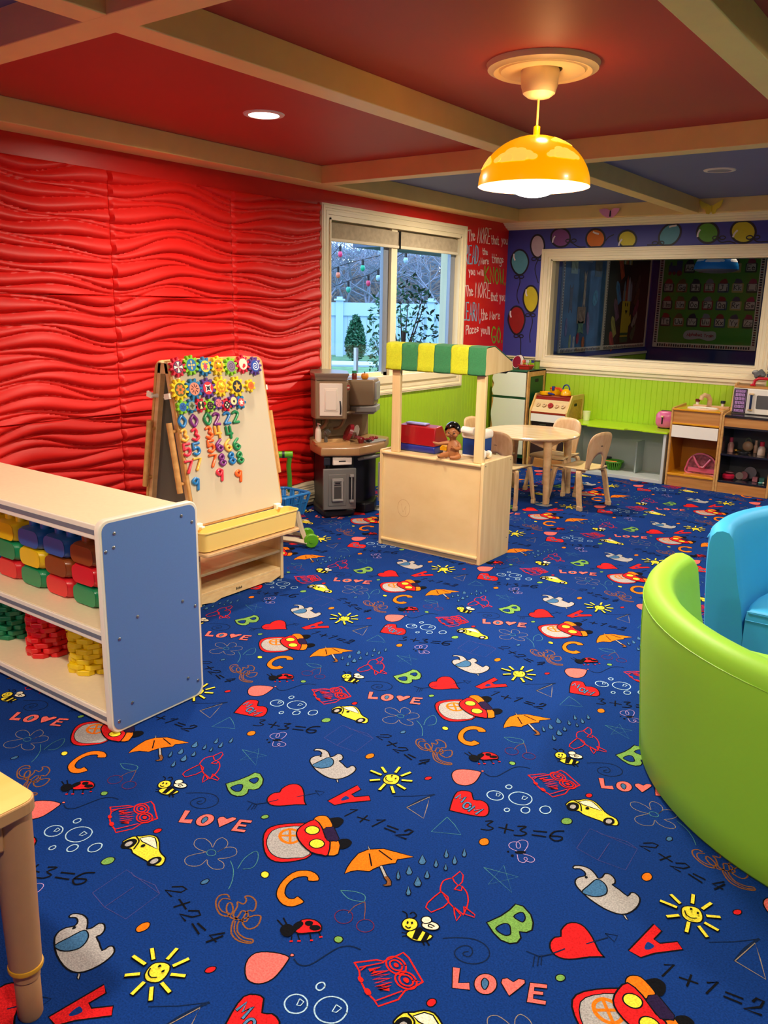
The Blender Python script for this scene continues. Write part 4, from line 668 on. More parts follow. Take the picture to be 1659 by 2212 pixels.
def plant(nm, label, cat, c, R, n, s, seed, **k):
    t = thing(nm, label, cat, (c[0], c[1], gz))
    obj('foliage', leafmesh(*c, *R, n, s, seed, **k), lf, t, smooth=False, merge=False)
    st = MB().tube([(c[0], c[1], gz), (c[0], c[1], c[2])], [.03, .015], 8)
    for q in range(6):
        a = q * 1.05; st.tube([(c[0], c[1], c[2] - R[2] * .6), (c[0] + R[0] * .6 * math.cos(a), c[1] + R[1] * .6 * math.sin(a), c[2] + R[2] * .5)], [.01, .004], 6)
    obj('stem', st, mat('bark', '#4a3c30', .8), t)
plant('arborvitae', 'columnar dark evergreen standing in front of the white fence', 'shrub', (-11.35, 14.42, .70), (.30, .30, .50), 3200, .045, 5, taper=.6, hollow=.1)
plant('rhododendron_bush', 'tall leafy shrub close to the right window pane', 'shrub', (-4.72, 6.75, 1.16), (.34, .42, .56), 620, .034, 8, hollow=.15)
plant('leafy_shrub', 'low leafy shrub growing at the middle of the window', 'shrub', (-6.2, 8.5, .78), (.26, .3, .34), 260, .035, 9, hollow=.1)
def baretree(x, y, h, seed, label):
    r = random.Random(seed); m = MB()
    def br(p, d, L, R, dep):
        q = p + d * L; m.tube([p, (p + q) / 2 + Vector((r.uniform(-1, 1), r.uniform(-1, 1), 0)) * L * .08, q], [R, R * .8, R * .6], 4)
        if dep:
            for k in range(3):
                nd = (d + Vector((r.uniform(-1, 1), r.uniform(-1, 1), r.uniform(-.5, .5))) * .9).normalized(); br(q, nd, L * r.uniform(.6, .85), R * .6, dep - 1)
    br(Vector((x, y, gz)), Vector((0, 0, 1)), h * .3, .07, 5)
    solo('bare_tree', m, mat('twig', '#868a9c', .8), label, 'tree', (x, y, gz), 'bare trees behind the fence', merge=False)
for k, (x, y) in enumerate([(-15.7, 18.1), (-15.2, 18.8), (-14.7, 19.2), (-14.1, 19.5), (-13.5, 20.0), (-12.9, 20.4)]):
    baretree(x, y, 3.6, 20 + k, 'bare winter tree tangled with others behind the white fence')
hb = MB(); r = random.Random(4); ax = Vector((.81, .59, 0)); c0 = Vector((-14.8, 20.4, 0))
for k in range(3200):
    p = c0 + ax * r.uniform(-6, 6) + Vector((-.6, .77, 0)) * r.uniform(0, 1.5) + Vector((0, 0, .8 + 2.2 * r.random() ** 1.2))
    u = (ax * r.uniform(-1, 1) + Vector((0, 0, r.uniform(-.8, 1)))).normalized() * .42; v = u.cross(Vector((-.6, .77, 0))).normalized() * .012
    hb.add([p - u - v, p - u + v, p + u + v, p + u - v], [(0, 1, 2, 3)], k % 2)
o = obj('thicket', hb, [mat('brush', '#9a867e', .9), mat('brush_b', '#6f7a8a', .9)], smooth=False, merge=False); tag(o, 'tangled brown winter thicket on the slope behind the fence', 'thicket', kind='stuff')
sb = MB().prism([(-3, gz), (3, gz), (3, 2.3), (-3, 2.3)], 'y', 0, .1); sb.v = []; sb.f = []; sb.m = []
p0, p1 = Vector((-21.5, 19.5, 0)), Vector((-12.5, 26, 0)); sb.add([p0, p1, p1 + Vector((0, 0, 2.5)), p0 + Vector((0, 0, 2.5))], [(0, 1, 2, 3)])
o = obj('slope', sb, mat('slope_brown', '#7c6f72', .9, .4, 2), smooth=False); tag(o, 'brown wooded slope closing the yard behind the fence', 'slope', kind='stuff')
t = thing('brick_building', 'low tan brick building with pale flat roof behind the bare trees', 'building', (-24.3, 31.8, gz), math.atan2(.59, .81))
obj('wall', MB().box(-.65, .7, 0, 3, 0, 3.4), mat('far_brick', '#c39178', .9), t, smooth=False, local=True); obj('roof', MB().box(-3.2, 3.6, -.2, 3.2, 3.4, 3.65), M_vin, t, smooth=False, local=True)
obj('side_wing', MB().box(.7, 3.3, .3, 3, 0, 3.3), mat('far_grey', '#7a8494', .9), t, smooth=False, local=True); obj('side_wing', MB().box(-3, -.65, .3, 3, 0, 3.1), mat('far_grey', '#7a8494', .9), t, smooth=False, local=True)
t = thing('eave', 'dark wooden roof eave outside above the window', 'roof', (-4.6, 6.6, 1.9)); obj('board', MB().box(-5.0, X0 - T - .02, 6.3, 9, 1.91, 1.97), mat('eave_wood', '#55627a', .8), t, smooth=False)
t = thing('garden_table', 'grey garden work table on the lawn outside the window', 'table', (-7.75, 9.75, gz), math.atan2(.59, .81))
obj('table_top', MB().box(-1.1, .55, -.3, .5, .32, .35), mat('garden_grey', '#b4c4d6', .6), t, bevel=.004, smooth=False, local=True)
for x, y_ in ((-.9, -.25), (.4, -.25), (-.9, .42), (.4, .42)): obj('leg', MB().box(x, x + .05, y_, y_ + .05, 0, .32), mat('garden_dark', '#4a525c', .7), t, smooth=False, local=True)
for k, (x, y_) in enumerate(((-5.80, 6.88), (-5.58, 7.06))):
    solo('stake', MB().box(x, x + .035, y_, y_ + .035, gz, .95 if k else .87), mat('stake_wood', '#d0d0d2', .8), 'pale wooden stake outside, %s of the two seen through the left pane' % ('right one' if k else 'left one'), 'stake', (x, y_, gz), 'stakes outside the window')
def festoon(P, bulbs, label):
    t = thing('string_lights', label, 'string lights', P[0])
    obj('wire', MB().tube(smoothpts(P, 6, False), .004, 5), M_black, t)
    for (x, y_, z_), c in bulbs:
        s_ = obj('socket', MB().tube([(x, y_, z_ + .085), (x, y_, z_ + .028)], .016, 8), M_black, t)
        obj('bulb', MB().sph((x, y_, z_), .026, .026, .036, 12, 8), mat('bulb_' + c[1:], c, .15), s_)
festoon([(-6.15, 7.24, 1.70), (-6.03, 7.34, 1.80), (-5.82, 7.51, 1.88), (-5.59, 7.68, 1.95), (-5.2, 7.98, 2.1)], [((-6.03, 7.34, 1.71), '#e07a5a'), ((-5.82, 7.51, 1.79), '#20b080')], 'upper sagging string of festoon bulbs outside the left pane, with the green bulb')
festoon([(-6.2, 7.2, 1.54), (-6.1, 7.28, 1.57), (-5.94, 7.41, 1.65), (-5.77, 7.55, 1.72), (-5.68, 7.61, 1.78), (-5.44, 7.79, 1.97), (-5.2, 7.97, 2.1)], [((-6.1, 7.28, 1.48), '#d88a70'), ((-5.94, 7.41, 1.56), '#3fae98'), ((-5.77, 7.55, 1.63), '#e0406a'), ((-5.68, 7.61, 1.69), '#a8cfe4'), ((-5.44, 7.79, 1.88), '#a8cfe4')], 'lower sagging string of festoon bulbs outside the left pane, with five bulbs')
festoon([(-6.13, 7.26, 1.85), (-6.01, 7.35, 2.02), (-5.9, 7.45, 2.2)], [((-6.01, 7.35, 1.93), '#e83a6a')], 'short steep string light with one pink bulb at the top left of the window')
# roller blinds
for k, (a, b) in enumerate(((4.592, 5.415), (5.425, 6.27))):
    t = thing('roller_blind', '%s beige roller blind rolled up at the head of the window' % ('left' if k == 0 else 'right'), 'blind', (X0 - .02, (a + b) / 2, WZ1))
    obj('fabric', MB().box(X0 - .005, X0 + .002, a, b, 1.835, 1.94), mat('blind_fabric', '#b5a488', .8, .15, 30), t, smooth=False)
    obj('roll', MB().tube([(X0 - .03, a, 1.925), (X0 - .03, b, 1.925)], .028, 14), mat('blind_fabric', '#b5a488'), t)
    obj('bottom_bar', MB().box(X0 - .008, X0 + .008, a - .004, b + .004, 1.82, 1.842), mat('blind_bar', '#e0d3b8', .4), t, bevel=.004)
    obj('end_bracket', MB().box(X0 - .03, X0 + .012, b - .004 if k == 0 else a - .008, b + .006 if k == 0 else a + .002, 1.815, 1.945), M_black, t, smooth=False)
# ------------------------------------------------------------------ market stand
t = thing('market_stand', 'maple play market stand with green and yellow striped awning', 'play stand', (-2.505, 4.04, 0))
sx0, sx1, sy0, sy1 = -2.857, -2.157, 3.872, 4.208
side = lambda x: [(sy0, 0), (sy0, .572), (sy0 + .008, .580), (sy1 - .008, .580), (sy1, .572), (sy1, 0)]
for x, l in ((sx0, None), (sx1 - .019, None)): obj('side_panel', MB().prism(side(x), 'x', x, x + .019), M_maplev, t, bevel=.003, smooth=False)
fp = obj('front_panel', MB().box(sx0 + .019, sx1 - .019, sy0 + .012, sy0 + .02, .04, .555), wood('maple_front', '#e0c894', '#d6ba84', .35, (3, 3, 5)), t, smooth=False)
sc_ = MB(); ribbon(sc_, smoothpts(circ(-2.685, .245, .043, .052, 12), 3), .0016, lambda a, b: (a, sy0 + .0115, b), 0, True); ribbon(sc_, smoothpts([(-2.70, .27), (-2.69, .22), (-2.67, .26), (-2.67, .21)], 4, False), .0014, lambda a, b: (a, sy0 + .0115, b), 0)
obj('pencil_scribble', sc_, mat('pencil', '#b58a62', .7), fp, smooth=False, merge=False)
obj('bottom_rail', MB().prism(rrect(sy0 - .002, sy0 + .02, .028, .046, .006, 3), 'x', sx0 + .019, sx1 - .019).box(sx0 + .019, sx1 - .019, sy0 + .012, sy0 + .03, 0, .03), M_maple, t)
obj('countertop', MB().prism(rrect(sy0 - .004, sy1, .553, .571, .007, 3), 'x', sx0 + .019, sx1 - .019), M_maple, t)
obj('shelf', MB().box(sx0 + .019, sx1 - .019, sy0 + .03, sy1 - .01, .28, .295), M_maple, t, smooth=False)
for x in (sx0 + .07, sx1 - .075): obj('post', MB().box(x, x + .056, sy0 + .012, sy0 + .036, .571, 1.08), M_maplev, t, bevel=.004, smooth=False)
aw = [(sy0 - .004, 1.188), (sy0 + .085, 1.196), (sy0 + .29, 1.108), (sy0 + .30, 1.062), (sy0 - .004, 1.046)]
for x in (sx1 - .030, sx0 + .045): obj('awning_end', MB().prism(aw, 'x', x, x + .016), M_maplev, t, bevel=.003, smooth=False)
aw_ = thing  # striped fabric: one band per stripe, gently wrinkled
cols_ = [mat('awning_lime', '#bcc41c', .85, .12, 160, bump=.5), mat('awning_green', '#2f7a4a', .85, .12, 160, bump=.5)]
m = MB(); ax0, ax1 = sx0 + .04, sx1 - .012; N = 6
for k in range(N):
    a, b = ax0 + (ax1 - ax0) * k / N, ax0 + (ax1 - ax0) * (k + 1) / N
    path = [(sy0 + .27, 1.119), (sy0 + .18, 1.157), (sy0 + .085, 1.199), (sy0 + .02, 1.197), (sy0 - .006, 1.19), (sy0 - .009, 1.17), (sy0 - .009, 1.14), (sy0 - .009, 1.11), (sy0 - .009, 1.08), (sy0 - .009, 1.055), (sy0 - .009, 1.046)]
    vs = []; n = 12
    for i in range(n + 1):
        x = a + (b - a) * i / n; 
        for j, (y, z) in enumerate(path):
            wv = .0028 * math.sin(i * 1.1 + k * 2 + j * 1.7) * math.sin(j * .9 + k) if 3 < j else 0
            vs.append((x, y + wv - (.004 if j == 9 else 0), z - .0022 * math.sin(i / n * PI)))
    L = len(path); m.add(vs, [(i * L + j + 1, (i + 1) * L + j + 1, (i + 1) * L + j, i * L + j) for i in range(n) for j in range(L - 1)], k % 2)
obj('awning_fabric', m, cols_, t, solid=.002, ang=60)
obj('screws', MB().tube([(sx1, sy0 + .02, .56), (sx1 + .001, sy0 + .02, .56)], .003, 8).tube([(sx1, sy1 - .03, .56), (sx1 + .001, sy1 - .03, .56)], .003, 8).tube([(sx1, sy1 - .03, .1), (sx1 + .001, sy1 - .03, .1)], .003, 8), M_black, t)
obj('chalk_slate', MB().prism([(sy0 + .21, 1.07), (sy0 + .31, 1.085), (sy0 + .31, 1.06), (sy0 + .25, 1.045)], 'x', sx1 - .08, sx1 - .03), M_dark, t, smooth=False)
# things on the stand
cz = .571
t = thing('toy_cash_register', 'red and blue toy cash register at the left end of the stand counter', 'toy', (-2.67, 4.03, cz))
obj('base', MB().prism(rrect(3.958, 4.135, cz, cz + .042, .012, 3), 'x', -2.795, -2.535), mat('toy_blue', '#1a2c86', .3, coat=.3), t, bevel=.006)
obj('hood', MB().prism([(3.962, cz + .042), (3.972, cz + .150), (4.045, cz + .158), (4.125, cz + .05), (4.125, cz + .042)], 'x', -2.792, -2.538), mat('toy_red', '#94101a', .28, coat=.3), t, bevel=.010, seg=3)
obj('screen', MB().box(-2.76, -2.62, 3.99, 4.04, cz + .155, cz + .166), mat('toy_lilac', '#8f86c4', .3), t, bevel=.004)
t = thing('toy_cash_register', 'white topped blue toy till standing upright behind the doll', 'toy', (-2.335, 4.08, cz))
obj('body', MB().prism(rrect(-2.398, -2.262, cz + .004, cz + .12, .01, 3), 'y', 4.04, 4.14), mat('toy_deepblue', '#123a86', .3), t, bevel=.006)
obj('top_shell', MB().prism(rrect(-2.404, -2.256, cz + .104, cz + .155, .018, 4), 'y', 4.035, 4.145), M_white, t, bevel=.006)
obj('printer', MB().tube([(-2.392, 4.03, cz + .152), (-2.315, 4.03, cz + .148)], .021, 16), M_white, t)
obj('edge_trim', MB().tube([(-2.262, 4.038, cz + .11), (-2.260, 4.038, cz + .03), (-2.28, 4.038, cz + .006), (-2.39, 4.038, cz + .006)], .006, 8), M_white, t)
m = MB().tube([(-2.20, 3.93, cz + .055), (-2.235, 4.06, cz + .030)], .012, 8); m.sph((-2.20, 3.93, cz + .045), .02, .02, .03); m.sph((-2.235, 4.06, cz + .026), .02, .02, .022)
solo('toy_phone', m, M_white, 'white toy telephone handset lying by the right post of the stand', 'toy', (-2.22, 4.0, cz))
t = thing('toy_block', 'small yellow plastic toy beside the doll on the stand counter', 'toy', (-2.462, 3.965, cz))
obj('body', MB().prism([(-2.485, cz + .035), (-2.44, cz + .035), (-2.438, cz + .062), (-2.470, cz + .066), (-2.487, cz + .052)], 'y', 3.94, 3.975), mat('toy_yellow', '#f0b20a', .3), t, bevel=.004)
obj('stem', MB().tube([(-2.463, 3.957, cz + .036), (-2.463, 3.957, cz)], .009, 10), M_white, t)
# ---- the doll: one skinned body, hair, eyes, mouth
def skin(name, joints, edges, mt, parent, subs=2, root=0):
    me = bpy.data.meshes.new(name); me.from_pydata([j[:3] for j in joints], edges, []); o = bpy.data.objects.new(name, me); COL.objects.link(o); o.parent = parent
    md = o.modifiers.new('Skin', 'SKIN'); 
    if not me.skin_vertices: 
        bm = bmesh.new(); bm.from_mesh(me); bm.verts.layers.skin.verify(); bm.to_mesh(me); bm.free()
    for k, j in enumerate(joints):
        sv = me.skin_vertices[0].data[k]; rr = j[3] if isinstance(j[3], tuple) else (j[3], j[3]); sv.radius = rr; sv.use_root = (k == root)
    md.use_smooth_shade = True; s_ = o.modifiers.new('Subd', 'SUBSURF'); s_.levels = subs; s_.render_levels = subs; me.materials.append(mt)
    return o
dt = thing('baby_doll', 'brown skinned bare baby doll with painted black hair sitting on the stand counter edge', 'doll', (-2.395, 3.935, cz), .36)
M_skin = mat('doll_skin', '#9a6238', .45, .05, 8, spec=.35)
J = [(0, 0, .028, (.030, .026)), (0, .002, .062, (.033, .027)), (0, .004, .088, (.029, .024)), (0, .004, .103, (.015, .015)), (-.002, .0, .118, (.02, .02)), (-.004, -.002, .138, (.043, .043)), (-.004, 0, .160, (.041, .043)), (-.004, .002, .180, (.022, .024)),
     (-.028, 0, .086, .014), (-.052, -.012, .084, .0115), (-.078, -.028, .080, .0095), (-.094, -.036, .086, .0085),
     (.028, 0, .086, .014), (.044, -.012, .062, .012), (.024, -.034, .058, .0100), (.010, -.040, .066, .0085),
     (-.024, -.012, .022, .018), (-.052, -.040, .022, .016), (-.062, -.062, .014, .012), (-.068, -.074, .026, .010),
     (.024, -.012, .022, .018), (.046, -.042, .020, .016), (.016, -.062, .014, .012), (-.006, -.066, .016, .010)]
E_ = [(0, 1), (1, 2), (2, 3), (3, 4), (4, 5), (5, 6), (6, 7), (2, 8), (8, 9), (9, 10), (10, 11), (2, 12), (12, 13), (13, 14), (14, 15), (0, 16), (16, 17), (17, 18), (18, 19), (0, 20), (20, 21), (21, 22), (22, 23)]
# five fingers on each hand, short chains rooted in the palm
def fing(base, dirv, side, n0):
    for k in range(4):
        o_ = Vector(base) + side * (k - 1.5) * .0042; L = (.011, .013, .012, .009)[k]
        J.append((*(o_ + dirv * L * .6), .0030)); J.append((*(o_ + dirv * L * 1.1 + Vector((0, 0, -.0015))), .0026)); E_.extend([(n0, len(J) - 2), (len(J) - 2, len(J) - 1)])
    o_ = Vector(base) + side * -.008 - dirv * .002; J.append((*(o_ + side * -.006 + dirv * .004), .0032)); E_.append((n0, len(J) - 1))
fing((-.098, -.038, .086), Vector((-.75, -.3, .5)).normalized(), Vector((-.1, -.2, 1)).normalized().cross(Vector((-.75, -.3, .5)).normalized()).normalized(), 11)
fing((.006, -.042, .070), Vector((-.6, -.25, .75)).normalized(), Vector((.6, -.3, .6)).normalized(), 15)
skin('body', J, E_, M_skin, dt)
hd = Vector((-.004, -.001, .153))
m = MB(); nu, nv = 28, 14; vs = []   # hair cap following the head, low at the nape and high over the brow
for i in range(nv + 1):
    for k in range(nu):
        w = 2 * PI * k / nu; fr = max(0, -math.sin(w)); low = -.5 + 1.0 * fr ** .6 + (.12 * math.cos(w * 5) if fr > .2 else 0)
        a = PI / 2 + (math.asin(max(-.95, min(.95, low))) - PI / 2) * i / nv
        vs.append((hd.x + .0455 * math.cos(a) * math.cos(w), hd.y + .047 * math.cos(a) * math.sin(w), hd.z + .006 + .049 * math.sin(a)))
m.add(vs, [(i * nu + k, (i + 1) * nu + k, (i + 1) * nu + (k + 1) % nu, i * nu + (k + 1) % nu) for i in range(nv) for k in range(nu)])
obj('hair', m, mat('doll_hair', '#0b0a0c', .18, coat=.6), dt, local=True, ang=80)
for s_ in (-1, 1):
    e = obj('eye', MB().sph((hd.x + s_ * .0155, hd.y - .040, hd.z - .004), .0058, .0022, .0030, 12, 8), mat('doll_eyewhite', '#9a8674', .35), dt, local=True)
    obj('iris', MB().sph((hd.x + s_ * .0155, hd.y - .0425, hd.z - .004), .0040, .0016, .0034, 10, 6), M_black, e, local=True)
    obj('brow', MB().tube([(hd.x + s_ * .008, hd.y - .043, hd.z + .006), (hd.x + s_ * .0155, hd.y - .0425, hd.z + .0085), (hd.x + s_ * .023, hd.y - .035, hd.z + .006)], .0011, 6), mat('doll_brow', '#3a2010', .6), dt, local=True)
    obj('ear', MB().sph((hd.x + s_ * .0405, hd.y + .004, hd.z - .006), .005, .007, .011, 10, 8), M_skin, dt, local=True)
    obj('cheek', MB().sph((hd.x + s_ * .02, hd.y - .026, hd.z - .018), .014, .012, .012, 12, 8), M_skin, dt, local=True)
obj('nose', MB().sph((hd.x, hd.y - .0445, hd.z - .011), .005, .0055, .0048, 12, 8), M_skin, dt, local=True)
obj('mouth', MB().sph((hd.x, hd.y - .041, hd.z - .022), .0085, .004, .0035, 12, 8), mat('doll_lips', '#6d2f22', .35), dt, local=True)
# ------------------------------------------------------------------ easel
def epl(Y, h, off=0):      # point on the tilted front board, h along the slope
    a = Vector((-.13, 0, .72)).normalized(); n = Vector((.72, 0, .13)).normalized()
    return Vector((-2.852, Y, .41)) + a * h + n * off
ez = thing('easel', 'double sided wooden easel with whiteboard, yellow paint tray and storage shelves', 'easel', (-3.03, 2.74, 0))
EY0, EY1 = 2.445, 3.035; ea = Vector((-.13, 0, .72)).normalized(); en = Vector((.72, 0, .13)).normalized(); ey = Vector((0, 1, 0))
EM = Matrix(((ea.x, ey.x, en.x, -2.852), (ea.y, ey.y, en.y, 0), (ea.z, ey.z, en.z, .41), (0, 0, 0, 1)))     # (h, Y, off) -> world
BMir = Matrix.Translation((-6.06, 0, 0)) @ Matrix.Scale(-1, 4, (1, 0, 0))
for k, M in enumerate((EM, BMir @ EM)):
    q = MB().prism(rrect(-.02, .742, EY0, EY1, .035, 5), 'z', -.016, -.002, 0, M)
    if k: q.f = [tuple(reversed(f)) for f in q.f]
    fr = obj('board_frame', q, M_oakE, ez, bevel=.003)
    q = MB().prism(rrect(-.008, .728, EY0 + .013, EY1 - .013, .028, 5), 'z', -.002, .001, 0, M)
    if k: q.f = [tuple(reversed(f)) for f in q.f]
    obj('writing_board', q, mat('whiteboard', '#cdc4ab', .16, coat=.5) if not k else mat('chalkboard', '#4a4c50', .6), fr)
    q = MB().box(.0, .72, EY0 + .03, EY1 - .03, -.0175, -.016, 0, M)
    if k: q.f = [tuple(reversed(f)) for f in q.f]
    obj('grey_back', q, mat('board_back', '#8a8884', .6), fr, smooth=False)
    for Y in (EY0 + .004, EY1 - .034):
        q = MB().box(-.13, .74, Y, Y + .030, -.040, -.016, 0, M)
        if k: q.f = [tuple(reversed(f)) for f in q.f]
        obj('leg', q, M_mapleE, ez, bevel=.003, smooth=False)
        m = MB(); y_ = EY0 - .028 if Y < 2.6 else EY1 + .028; yi = EY0 + .004 if Y < 2.6 else EY1 - .004
        m.tube([M @ Vector((.15, y_, -.028)), M @ Vector((.47, y_, -.028))], .0135, 14)
        bar = obj('dowel_bar', m, M_oakE, ez)
        for h in (.19, .43): obj('peg', MB().tube([M @ Vector((h, yi, -.028)), M @ Vector((h, y_, -.028))], .008, 10), M_oakE, bar)
        kn = MB().tube([M @ Vector((.585, y_ if Y < 2.6 else EY1 + .012, -.03)), M @ Vector((.585, yi, -.03))], [.006, .010], 10); kn.box(.575, .60, min(yi, y_) - .002, min(yi, y_) + .008, -.03, .004, 0, M)
        obj('clip_screw', kn, M_white, ez)
for yy in (EY0 + .004, EY1 - .01): obj('top_hinge', MB().box(-3.07, -2.99, yy, yy + .006, 1.08, 1.13), M_mapleE, ez, bevel=.003)
obj('paint_strut', MB().tube([(-2.93, EY0 + .05, .80), (-3.02, EY0 + .07, .79)], .009, 8), mat('strut_grey', '#4a4a52', .4), ez)
tr = MB(); o_ = rrect(-2.838, -2.738, 2.40, 3.045, .03, 5); i_ = rrect(-2.832, -2.744, 2.406, 3.039, .026, 5); ob = rrect(-2.832, -2.750, 2.412, 3.033, .03, 5); ib = rrect(-2.828, -2.756, 2.416, 3.029, .027, 5)
n = len(o_); ring = [[(p[0], p[1], .392) for p in o_], [(p[0], p[1], .386) for p in o_], [(p[0], p[1], .386) for p in i_], [(p[0], p[1], .30) for p in ob]]
inn = [[(p[0], p[1], .392) for p in i_], [(p[0], p[1], .306) for p in ib]]
vs = [p for r in ring for p in r]; fs = [(a * n + k, a * n + (k + 1) % n, (a + 1) * n + (k + 1) % n, (a + 1) * n + k) for a in range(3) for k in range(n)]
fs = [tuple(reversed(f)) for f in fs]; fs.append(tuple(3 * n + k for k in reversed(range(n))))
b0 = len(vs); vs += [p for r in inn for p in r]; fs += [(b0 + k, b0 + (k + 1) % n, b0 + n + (k + 1) % n, b0 + n + k) for k in range(n)] + [(k, (k + 1) % n, b0 + (k + 1) % n, b0 + k) for k in range(n)]; fs.append(tuple(b0 + n + k for k in range(n)))
tr.add(vs, fs)
obj('paint_tray', tr, mat('tray_yellow', '#ecd078', .32, spec=.5), ez, ang=50)
for Y in (2.44, 2.96): obj('tray_clip', MB().box(-2.85, -2.825, Y, Y + .035, .385, .415).box(-2.83, -2.805, Y + .01, Y + .03, .395, .405), M_white, ez, bevel=.004)
obj('tray_support', MB().prism(rrect(-2.87, -2.735, 2.41, 3.04, .02, 4), 'z', .277, .294), M_mapleE, ez, bevel=.004)
UX0 = -3.20
for Y in (2.455, 3.015): obj('storage_side', MB().box(UX0, -2.852, Y, Y + .02, 0, .277), M_maplev, ez, bevel=.003, smooth=False)
for z in (.062, .158): obj('storage_shelf', MB().box(UX0 + .01, -2.858, 2.475, 3.015, z - .014, z), M_maple, ez, bevel=.002, smooth=False)
kp = MB().prism([(2.475, .048), (2.475, .012), (2.56, .0), (2.60, .010), (2.90, .010), (2.94, .0), (3.015, .018), (3.015, .048)], 'x', -2.870, -2.856)
kb = obj('kick_board', kp, wood('maple_kick', '#e9cf98', '#d3ab72', .35, (2, 8, 22)), ez, smooth=False)
lg = MB()
for a, h in ((0, .014), (.008, .010), (.016, .014), (.024, .009), (.032, .013)): lg.box(-2.8556, -2.8552, 2.70 + a, 2.704 + a, .024, .024 + h); lg.box(-2.8556, -2.8552, 2.698 + a, 2.706 + a, .030, .032)
obj('burned_mark', lg, M_dark, kb, smooth=False)
# gears on the board
GC = {'r': '#cf1038', 'g': '#7fc81e', 'b': '#1577ae', 'y': '#f0d018', 'v': '#55338a', 'o': '#f0641e', 'G': '#1f8a52', 'V': '#7a2c80', 'Y': '#f2b648', 'B': '#1f79c0', 'R': '#dc2a44'}
GN = {'r': 'red', 'g': 'green', 'b': 'blue', 'y': 'yellow', 'v': 'purple', 'o': 'orange', 'G': 'green', 'V': 'purple', 'Y': 'pale yellow', 'B': 'blue', 'R': 'red'}
def pm(c, k='g'): return mat('toy_' + k + c, GC[c], .28, coat=.35)
dm_ = lambda h: mat('disc_' + h[1:], h, .35)
def gear(Y, h, r, c, nt, label, pat, row):
    o = epl(Y, h, .002); t = thing('toy_gear', label, 'toy gear', o, 0, 'magnetic gears on the easel, %s row' % row)
    M = Matrix(((0, ea.x, en.x, o.x), (1, 0, 0, o.y), (0, ea.z, en.z, o.z), (0, 0, 0, 1)))
    rot = random.random(); P = []
    for k in range(nt):
        a = 2 * PI * (k + rot) / nt; w = PI / nt
        for da, rr in ((-.62, .70), (-.40, .97), (0, 1.03), (.40, .97), (.62, .70)): P.append((r * rr * math.cos(a + da * w), r * rr * math.sin(a + da * w)))
    obj('cog', MB().prism(P, 'z', 0, .017, 0, M), pm(c), t, bevel=.0015)
    R2 = r * .60
    base, pcs = pat
    obj('face_disc', MB().prism(circ(0, 0, R2, R2, 28), 'z', .017, .0185, 0, M), dm_(base), t, smooth=False)
    if pcs:
        cols = []; m = MB()
        for col_, Q, lev in pcs:
            if col_ not in cols: cols.append(col_)
            z = .0188 + lev * .0003; Q = [(a * R2, b * R2) for a, b in Q]
            if sum(Q[i][0] * Q[(i + 1) % len(Q)][1] - Q[(i + 1) % len(Q)][0] * Q[i][1] for i in range(len(Q))) < 0: Q = Q[::-1]
            m.add([M @ Vector((a, b, z)) for a, b in Q], [tuple(range(len(Q)))], cols.index(col_))
        obj('face_design', m, [dm_(x) for x in cols], t, smooth=False, merge=False)
    return t
def rr_(P, a): c, s = math.cos(a), math.sin(a); return [(x * c - y * s, x * s + y * c) for x, y in P]
petal = lambda n, col, r0=.52, w=.24, l=.30, lev=0: [(col, rr_([(r0 + l * math.cos(q) , w * math.sin(q)) for q in [2 * PI * k / 10 for k in range(10)]], 2 * PI * j / n), lev) for j in range(n)]
wedge = lambda n, col, a0, w, r=.92, lev=0: [(col, [(0, 0), (r * math.cos(2 * PI * j / n + a0 - w), r * math.sin(2 * PI * j / n + a0 - w)), (r * math.cos(2 * PI * j / n + a0 + w), r * math.sin(2 * PI * j / n + a0 + w))], lev) for j in range(n)]
star = lambda n, col, r1, r2, a0=PI / 2, lev=0: [(col, [((r1 if k % 2 == 0 else r2) * math.cos(a0 + PI * k / n), (r1 if k % 2 == 0 else r2) * math.sin(a0 + PI * k / n)) for k in range(2 * n)], lev)]
def spiral(col, w=.10, turns=2.2, lev=0):
    out = []; N = 40
    for k in range(N):
        a0, a1 = 2 * PI * turns * k / N, 2 * PI * turns * (k + 1) / N; r0, r1 = .85 * k / N, .85 * (k + 1) / N
        out.append((col, [((r0 + s * w / 2) * math.cos(a), (r0 + s * w / 2) * math.sin(a)) for a, s in ((a0, -1), (a0, 1))] + [((r1 + s * w / 2) * math.cos(a1), (r1 + s * w / 2) * math.sin(a1)) for s in (1, -1)], lev))
    return out
dot = lambda col, x, y, r, lev=0: [(col, circ(x, y, r, r, 10), lev)]
